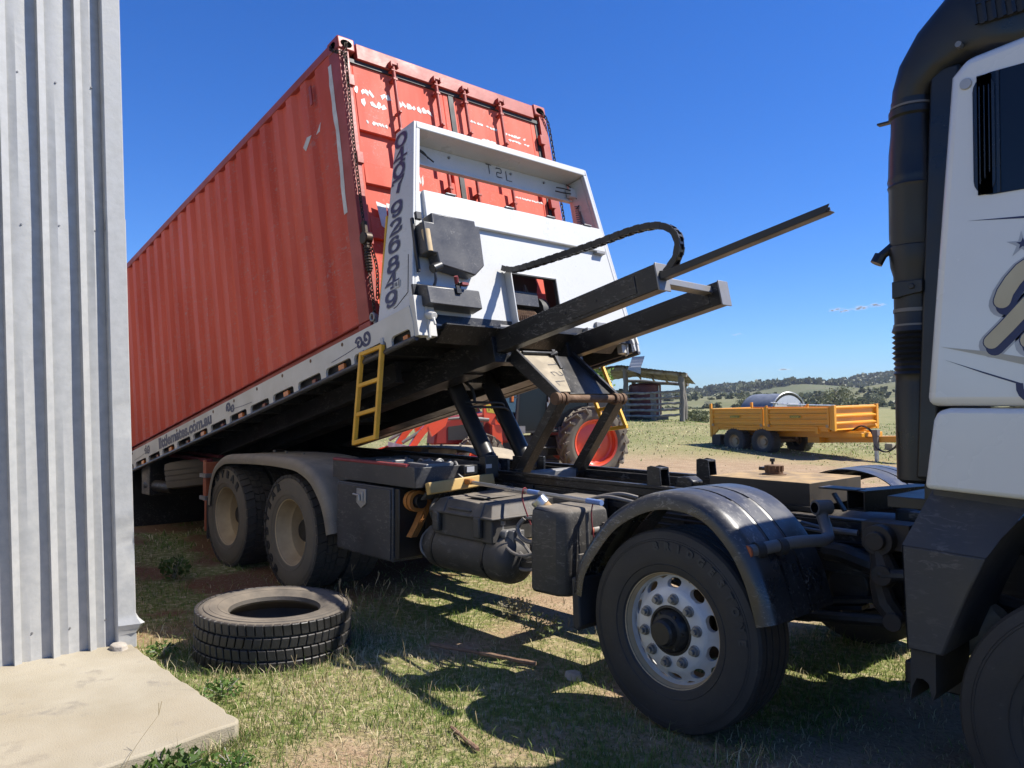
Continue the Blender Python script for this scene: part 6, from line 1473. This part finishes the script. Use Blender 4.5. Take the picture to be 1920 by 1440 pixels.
def twheel():
    m = MB(); m.lathe([(-.16, .20), (-.19, .26), (-.20, .33), (-.185, .385), (-.15, .415), (-.1, .43), (.1, .43), (.15, .415), (.185, .385), (.20, .33), (.19, .26), (.16, .20)], n=40)
    w = obj('wheel', m, M['rubber'], tl)
    m = MB(); m.lathe([(-.165, .225), (-.17, .215), (-.1, .19), (-.06, .18), (-.05, .1), (-.12, .09), (-.13, 0)], n=28); obj('rim', m, M['rim_dust'], w)
    m = MB()
    for i in range(26):
        a = 2*math.pi*i/26
        for s_ in (-1, 1):
            m.bar((.428*math.cos(a), .0, .428*math.sin(a)), (.41*math.cos(a+.14), .17*s_, .41*math.sin(a+.14)), .04, .035, (math.cos(a), 0, math.sin(a)))
    obj('tread', m, M['rubber'], w, smooth=0)
    return w
w = twheel(); w.location = (.93, .2, .43)
for x, y, rz in ((2.02, .2, 0), (.93, 1.8, math.pi), (2.02, 1.8, math.pi)):
    c = copy_tree(w, tl); c.location = (x, y, .43); c.rotation_euler = (0, .3, rz)
m = MB(); m.cyl((.93, .3, .43), (.93, 1.7, .43), .06, n=10); m.cyl((2.02, .3, .43), (2.02, 1.7, .43), .06, n=10); m.box(.8, 2.2, .5, .6, .45, .6); m.box(.8, 2.2, 1.4, 1.5, .45, .6); Tq('axle', m, 'rust')
m = MB(); m.box(.05, .40, -.0, .38, .30, .62); m.box(.05, .4, 1.62, 2.0, .3, .62); Tq('mud_flap', m, 'rubber')
m = MB(); m.box(5.18, 5.30, .74, .84, .25, .80); m.box(5.16, 5.32, .72, .86, .66, .82); jk = Tq('jack', m, 'pipe', bevel=.005)
m = MB(); m.box(5.2, 5.28, .75, .83, -.10, .25); m.box(5.12, 5.36, .68, .9, -.13, -.10); obj('jack_foot', m, M['alum'], jk)
m = MB(); 
for d in (0, .06): m.tube(catmull([(4.5, .8+d, .78), (4.8, .8+d, .92), (5.1, .8+d, .75), (5.25, .75+d, .35), (5.5, .8+d, .22), (5.75, .85+d, .38), (5.8, .9+d, .55)], 6), .018, 6)
Tq('hose', m, 'gasket')
# --- arched shelter
sh = place('arched_shelter', (-19.85, 37.1, .55), 0, 1.0, 'blue grey tarpaulin arched shelter with a pale end panel behind the yellow trailer', 'shelter')
nd = Vector((.97, -.25, 0)).normalized(); sd = Vector((-nd.y, nd.x, 0))
m = MB(); ap = []
for i in range(19):
    a = math.pi*i/18; ap.append((1.45*math.cos(a), 1.5*math.sin(a)+.1))
vs = []
for k in range(6):
    t = -.1-.47*k
    for x, z in ap: vs.append(nd*t+sd*x*(1-.012*(k % 2))+Vector((0, 0, z*(1-.015*(k % 2)))))
m.add(vs, [(k*19+i, k*19+i+1, (k+1)*19+i+1, (k+1)*19+i) for k in range(5) for i in range(18)]); obj('cover', m, M['tarp'], sh)
m = MB(); m.add([nd*.03+sd*x*.93+Vector((0, 0, z*.93)) for x, z in ap], [tuple(range(19))]); obj('end_panel', m, M['tarpw'], sh)
m = MB(); m.tube([nd*-.02+sd*x*.985+Vector((0, 0, z*.985)) for x, z in ap], .05, 8); obj('arch_tube', m, M['gasket'], sh)
m = MB(); m.tube([nd*0+sd*x*1.03+Vector((0, 0, z*1.03)) for x, z in ap], .05, 8); m.tube([nd*.5+sd*-1.4+Vector((0, 0, 1.0)), nd*.5+sd*3.2+Vector((0, 0, .85))], .04, 8); m.tube([nd*.1+sd*-1.5+Vector((0, 0, 1.1)), nd*.5+sd*1.2+Vector((0, 0, .9))], .035, 8); m.tube([nd*.1+sd*-1.2+Vector((0, 0, 0)), nd*.1+sd*-1.2+Vector((0, 0, 1.2))], .035, 8); m.tube([nd*.1+sd*1.2+Vector((0, 0, 0)), nd*.1+sd*1.0+Vector((0, 0, 1.2))], .035, 8); obj('frame', m, M['alum'], sh)
m = MB(); m.box(-.5, .3, -.1, .0, .75, 1.05); m.v = [tuple(nd*(.45+v[1])+sd*v[0]+Vector((0, 0, v[2]))) for v in m.v]; obj('cabinet', m, M['white'], sh)
# --- old timber stock shed
ts = place('timber_shed', (-21.8, 25.2, .70), R(5.5), 1.6, 'old bush timber stock shed with log rails and a rusty iron roof', 'shed')
def log(p0, p1, r, n=9, jag=.12, sub=7):
    m = MB(); P0_, P1_ = Vector(p0), Vector(p1); pts = []; rr_ = []
    for i in range(sub+1):
        t = i/sub; pts.append(P0_.lerp(P1_, t)+Vector((rnd.uniform(-1, 1), rnd.uniform(-1, 1), rnd.uniform(-1, 1)))*r*.25); rr_.append(r*(1+rnd.uniform(-jag, jag)))
    m.tube(pts, rr_, n); return m
bk = Vector((-1.9, 3.6, 0))
for x, h in ((0, 2.55), (1.5, 1.32), (3.02, 2.1)): obj('post', log((x, 0, 0), (x, 0, h), .13), M['wood'], ts)
for x, h in ((-2.6, 2.4),): obj('post', log((x, 0, 0), (x, 0, h), .12), M['wood'], ts)
for x, h in ((0, 2.05), (3.0, 1.7)): obj('post', log(Vector((x, 0, 0))+bk, Vector((x, 0, h))+bk, .12), M['wood'], ts)
for k in range(5):
    z = .27+.27*k
    obj('rail', log((.05, -.1, z+.02), (1.5, -.1, z), .06, sub=9, jag=.2), M['woodrail'], ts); obj('rail', log((1.5, -.1, z), (3.0, -.1, z+.05), .06, sub=9, jag=.2), M['woodrail'], ts)
    obj('rail', log((-2.6, -.1, z), (.0, -.1, z), .06, sub=9, jag=.2), M['woodrail'], ts)
obj('beam', log((-.2, 0, 2.55), (3.3, 0, 2.12), .10), M['woodrail'], ts); obj('beam', log(Vector((-.5, 0, 2.08))+bk, Vector((3.2, 0, 1.72))+bk, .09), M['wood'], ts); obj('beam', log((3.05, 0, 2.12), Vector((3.0, 0, 1.72))+bk, .09), M['wood'], ts); obj('beam', log((-3.6, 0, 2.35), (0, 0, 2.6), .1), M['wood'], ts)
for x0, x1, z0, z1 in ((-3.7, -.05, 2.45, 2.72), (-.05, 1.7, 2.72, 2.44), (1.6, 3.45, 2.46, 2.20)):
    m = MB(); n_ = 20; vs = []
    for i in range(n_+1):
        t = i/n_; x = x0+(x1-x0)*t; z = z0+(z1-z0)*t+.02*(i % 2)
        vs += [(x, -.35-.05*rnd.random(), z+.02*rnd.random()), (x-1.6, 3.4, z-.45)]
    m.add(vs, [(2*i, 2*i+1, 2*i+3, 2*i+2) for i in range(n_)]); o_ = obj('roof_sheet', m, M['roofiron'], ts, smooth=0); s_ = o_.modifiers.new('solid', 'SOLIDIFY'); s_.thickness = .02
for k in range(4): obj('batten', log((.6+.8*k, -.3, 2.56-.13*k), (-1.2+.8*k, 3.2, 2.12-.13*k), .05), M['wood'], ts)
m = MB(); vs = []
for i in range(9):
    a = R(-10+60*i/8)
    for j in range(13):
        x = .45+.7*j/12; r_ = .85+.02*(i % 2)
        vs.append((x, -.2+r_*math.sin(a)*.5-.2, 2.50+.60*i/8+.015*(i % 2)-(.25*(j/12) if i == 0 else 0)))
m.add(vs, [(i*13+j, i*13+j+1, (i+1)*13+j+1, (i+1)*13+j) for i in range(8) for j in range(12)])
ps = place('roof_iron_sheet', (-21.8, 25.2, .70), R(5.5), 1.6, 'pale curved sheet of corrugated iron standing on the timber shed roof', 'iron sheet'); obj('sheet', m, M['galv'], ps, smooth=0)
rt_ = place('maroon_tank', (-22.0, 26.9, .75), 0, 1.6, 'dark maroon round tank standing inside the timber shed', 'tank')
m = MB(); m.lathe([(.25, 0), (.25, .75), (.3, .8), (1.72, .8), (1.80, .72), (1.86, .3), (1.86, 0)], n=32, ax='z'); obj('shell', m, M['tankred'], rt_)
m = MB(); m.box(-.8, .8, -.8, .8, 0, .25); m.lathe([(0, .3), (.2, .3)], (.9, -.5, 0), 12, ax='z'); obj('stand', m, M['gasket'], rt_)
m = MB(); m.cyl((.85, 0, 0), (.85, 0, 1.7), .03, n=8); obj('pipe', m, M['white'], rt_)
ct = place('plastic_drum', (-22.75, 25.95, .9), 0, 1.6, 'yellowed plastic drum beside the maroon tank in the timber shed', 'drum')
m = MB(); m.lathe([(0, 0), (0, .42), (.9, .45), (1.3, .45), (1.35, .3), (1.35, 0)], n=20, ax='z'); obj('body', m, M['cratey'], ct); m = MB(); m.lathe([(1.35, .1), (1.42, .1), (1.42, 0)], n=12, ax='z'); obj('cap', m, M['gasket'], ct)

# --- red tractor with a front loader
tc = place('farm_tractor', (-8.594, 7.872, .10), 0, 1.0, 'red orange farm tractor with a front loader parked behind the truck', 'tractor')
tdir = (-RH*math.cos(R(20))-FH*math.sin(R(20))).normalized(); tl2 = Vector((-tdir.y, tdir.x, 0))   # forward, left (the side we see)
tc.rotation_euler = (Matrix.Rotation(R(1.0), 3, -FH) @ Matrix.Rotation(math.atan2(tdir.y, tdir.x), 3, 'Z')).to_euler()
def Q(name, mb, mt, parent=None, **k): return obj(name, mb, M[mt], parent or tc, **k)
def ag_wheel(Rr, rim, w, lugs):
    m = MB(); m.lathe([(-w*.42, rim), (-w*.5, rim+.07), (-w*.5, Rr-.17), (-w*.45, Rr-.07), (-w*.35, Rr-.045), (w*.35, Rr-.045), (w*.45, Rr-.07), (w*.5, Rr-.17), (w*.5, rim+.07), (w*.42, rim)], n=48)
    t_ = obj('wheel', m, M['rubber_dust'], tc)
    m = MB()
    for i in range(lugs):
        a = 2*math.pi*i/lugs
        for s_ in (-1, 1):
            b_ = a+(math.pi/lugs if s_ > 0 else 0); d = .33*.75/Rr
            p0 = Vector(((Rr-.01)*math.cos(b_), 0, (Rr-.01)*math.sin(b_))); p1 = Vector(((Rr-.035)*math.cos(b_-d), w*.5*s_, (Rr-.035)*math.sin(b_-d))); p2 = Vector(((Rr-.12)*math.cos(b_-d*1.1), w*.525*s_, (Rr-.12)*math.sin(b_-d*1.1)))
            m.bar(p0, p1, .05, .07, (math.cos(b_), 0, math.sin(b_))); m.bar(p1, p2, .05, .06, (0, s_, 0))
    obj('lugs', m, M['rubber_dust'], t_, smooth=0)
    m = MB(); m.lathe([(-w*.43, rim+.015), (-w*.46, rim+.005), (-w*.42, rim-.03), (-w*.15, rim-.05), (-w*.1, rim-.09), (-w*.16, rim*.5), (-w*.16, .16), (-w*.3, .14), (-w*.3, 0)], n=40); obj('rim', m, M['tred'], t_)
    m = MB()
    for i in range(8): a = i*math.pi/4; m.cyl((.12*math.cos(a), -w*.3, .12*math.sin(a)), (.12*math.cos(a), -w*.36, .12*math.sin(a)), .02, n=8)
    obj('nuts', m, M['nut'], t_)
    return t_
# local axes: x forward, y left; the wheels' outer face is -Y, so the side we see is turned half round
rw = ag_wheel(.75, .48, .42, 20); rw.location = (0, .0, .72); rw.rotation_euler = (0, 0, math.pi)
c = copy_tree(rw, tc); c.location = (0, -1.5, .72); c.rotation_euler = (0, .2, 0)
fwh = ag_wheel(.50, .29, .32, 16); fwh.location = (2.45, 0, .48); fwh.rotation_euler = (0, 0, math.pi)
c = copy_tree(fwh, tc); c.location = (2.45, -1.5, .48); c.rotation_euler = (0, .2, 0)
m = MB(); m.box(-.5, 3.1, -1.05, -.45, .45, .85); m.cyl((0, -1.4, .72), (0, -.1, .72), .12, n=12); m.cyl((2.45, -1.4, .48), (2.45, -.1, .48), .08, n=12); m.box(.9, 1.5, -.5, -.25, .45, .9); m.box(.75, 1.25, -.3, -.1, .35, .40); m.box(.75, 1.2, -.3, -.1, .62, .66); Q('chassis', m, 'engine', bevel=.02)
m = MB(); m.prism([(1.65, .85), (1.65, 1.40), (2.0, 1.42), (2.95, 1.30), (3.25, 1.10), (3.3, .75), (1.7, .75)], -1.08, -.42); bo = Q('bonnet', m, 'tdark', bevel=.05, seg=3)
m = MB(); m.prism([(2.25, .85), (2.25, 1.20), (3.0, 1.12), (3.0, .85)], -.425, -.405); obj('engine_grille', m, M['gasket'], bo)
m = MB(); m.prism([(-.75, 1.15), (-.72, 1.5), (-.3, 1.62), (.45, 1.5), (.62, 1.15), (.62, 1.0), (.5, 1.25), (0, 1.45), (-.5, 1.35), (-.72, 1.12)], -.42, -.24) ; m.prism([(-.75, 1.15), (-.72, 1.5), (-.3, 1.62), (.45, 1.5), (.62, 1.15), (.62, 1.0), (.5, 1.25), (0, 1.45), (-.5, 1.35), (-.72, 1.12)], -1.72, -1.25); Q('fender', m, 'gasket', bevel=.02)
CX = .47
m = MB(); m.box(-.55, 1.15, -1.32, -.18, .95, 1.0)
for x0, y0, x1 in ((-.55, -.2, -.4), (.35, -.18, .35), (1.15, -.22, 1.0), (-.55, -1.3, -.4), (1.15, -1.28, 1.0)): m.bar((x0, y0, 1.0), (x1, y0, 2.5), .07, .07, (0, 1, 0))
m.box(-.6, 1.2, -1.33, -.17, 2.48, 2.60); cb = Q('cab', m, 'gasket', bevel=.01, loc=(CX, 0, 0))
m = MB(); m.prism([(-.50, 1.05), (.34, 1.05), (.34, 2.45), (-.4, 2.45)], -.20, -.19); m.prism([(.38, 1.0), (1.12, 1.0), (1.0, 2.45), (.38, 2.45)], -.19, -.18); m.prism([(1.14, 1.05), (1.0, 2.45), (1.01, 2.45), (1.15, 1.05)], -1.28, -.22); m.box(-.5, -.49, -1.28, -.22, 1.3, 2.4); obj('glass', m, M['glass'], cb)
m = MB(); m.tube([(.44, -.15, 1.55), (.44, -.13, 1.6), (.44, -.15, 1.75)], .02, 6); m.box(.42, .48, -.17, -.13, 1.42, 1.58); obj('door_handle', m, M['alum'], cb)
m = MB(); m.box(1.68, 1.74, -.25, -.15, 1.58, 1.80); m.bar((1.58, -.2, 1.69), (1.68, -.2, 1.69), .03, .03); ll = Q('lamp', m, 'gasket'); m = MB(); m.box(1.685, 1.735, -.15, -.125, 1.60, 1.78); obj('lens', m, M['amber'], ll, bevel=.01)
for y in (-.10, -1.40):   # loader posts and arms
    m = MB(); m.prism([(2.1, 1.62), (2.25, 1.70), (2.37, 1.62), (2.36, 1.3), (2.2, 1.12), (1.98, 1.15), (1.98, 1.36)], y-.05, y+.05); m.box(1.98, 2.2, y-.08, y+.08, .55, 1.15); lp = Q('loader_post', m, 'tred', bevel=.012)
    m = MB(); m.prism([(2.06, 1.36), (2.29, 1.40), (2.32, 1.56), (2.12, 1.55)], y+.051, y+.054); obj('warning_sticker', m, M['stick_y'], lp)
    m = MB(); strokes(m, [[(-.3, -.3), (-.3, .3), (.1, 0), (.1, .3), (.4, -.2)]], frame((2.2, y+.0545, 1.47), (-1, 0, 0), (0, 0, 1)), .16, .12, .01, .01, .001); obj('warning_print', m, M['ink'], lp, smooth=0)
    m = MB(); pth_ = catmull([(2.27, y, 1.62), (2.7, y, 1.55), (3.2, y, 1.34), (3.6, y, 1.05), (3.95, y, .55)], 5)
    for a_, b_ in zip(pth_[:-1], pth_[1:]): m.bar(a_, b_, .10, .13, (.5, 0, 1))
    m.prism([(3.05, 1.42), (3.2, 1.44), (3.5, 1.15), (3.42, .95), (3.15, 1.15)], y-.06, y+.06)
    Q('loader_arm', m, 'tred', smooth=50)
    m = MB(); m.cyl((2.25, y+.02, 1.25), (2.85, y+.02, 1.3), .045, n=12); m.cyl((2.85, y+.02, 1.3), (3.15, y+.02, 1.28), .028, n=10); m.cyl((3.3, y, 1.25), (4.0, y, .85), .035, n=10); Q('loader_ram', m, 'pipe')
m = MB(); m.prism([(3.85, .75), (3.95, .25), (4.55, .15), (4.6, .2), (4.05, .35), (3.95, .8)], -1.75, .25); m.prism([(3.85, .75), (3.95, .25), (4.55, .15), (4.4, .6)], .22, .25); m.prism([(3.85, .75), (3.95, .25), (4.55, .15), (4.4, .6)], -1.75, -1.72); Q('bucket', m, 'tred')
m = MB(); m.tube(catmull([(1.7, -.05, 1.2), (1.95, .0, 1.12), (2.1, -.02, 1.3), (1.95, -.03, 1.45)], 5), .02, 6); m.tube(catmull([(1.62, -.03, 1.0), (1.8, .02, 1.05), (1.9, .0, 1.25)], 5), .018, 6); Q('hose', m, 'gasket')
m = MB(); m.box(2.0, 2.35, -.35, -.1, .75, .95); m.box(1.45, 1.6, -.3, -.12, .95, 1.1); Q('step', m, 'steel')
# --- small things
m = MB(); m.box(-.13, .13, -.13, .13, 0, .25); tag(obj('concrete_block', m, M['concrete'], None, loc=tuple(CAM+FH*26.9+RH*12.85-Vector((0, 0, CAM.z))), bevel=.02), 'pale concrete block on the grass under the yellow drawbar', 'block')
m = MB(); vs = []
for i in range(25):
    x = -.9+1.8*i/24
    vs += [(x, -.4, .05+.015*(i % 2)), (x, .4, .03+.015*(i % 2))]
m.add(vs, [(2*i, 2*i+1, 2*i+3, 2*i+2) for i in range(24)]); o_ = tag(obj('iron_sheet', m, M['galv'], None, loc=tuple(CAM+FH*32+RH*7.8-Vector((0, 0, CAM.z-.02))), rot=(0, 0, .8), smooth=0), 'pale sheet of roofing iron lying flat on the grass left of the trailer', 'iron sheet'); s_ = o_.modifiers.new('solid', 'SOLIDIFY'); s_.thickness = .01
pk = tag(obj('fence_post', log((0, 0, -.1), (0, 0, .75), .06), M['wood'], None, loc=tuple(CAM+FH*38+RH*18.5-Vector((0, 0, CAM.z)))), 'short grey timber post standing in the paddock beside the snorkel', 'post')
m = MB(); m.box(-.5, .5, -.35, .35, 0, .6); m.box(-.3, .3, -.25, .25, .6, 1.3) if False else None
sk = tag(obj('branch', log((-1.90, -1.32, .035), (-1.14, -1.07, .035), .012, n=7, jag=.3, sub=12), M['stickw'], None), 'long reddish brown dry stick lying half in the truck shadow', 'stick')
sk2 = tag(obj('branch', log((-.76, -2.04, .02), (-.47, -2.11, .02), .010, n=7, jag=.3, sub=8), M['stickw'], None), 'short dry stick lying on the sunlit grass in the foreground', 'stick')
for (x, y, r_, lb) in ((-.86, -1.02, .04, 'small pale stone in the shaded grass left of the big front wheel'), (-3.00, -2.97, .05, 'pale stone on the slab against the corner of the metal wall')):
    m = MB(); nn = 7; vs = [(0, 0, r_*.7)]; 
    for j in range(nn): a = 2*math.pi*j/nn; vs.append((r_*1.4*math.cos(a)*rnd.uniform(.8, 1.1), r_*math.sin(a)*rnd.uniform(.8, 1.1), r_*.45)); 
    for j in range(nn): a = 2*math.pi*j/nn; vs.append((r_*1.7*math.cos(a)*rnd.uniform(.8, 1.1), r_*1.2*math.sin(a)*rnd.uniform(.8, 1.1), -.02))
    m.add(vs, [(0, 1+j, 1+(j+1) % nn) for j in range(nn)]+[(1+j, 1+nn+j, 1+nn+(j+1) % nn, 1+(j+1) % nn) for j in range(nn)])
    tag(obj('stone', m, M['stone'], None, loc=(x, y, .02 if x > -2 else .105), bevel=.006), lb, 'stone')
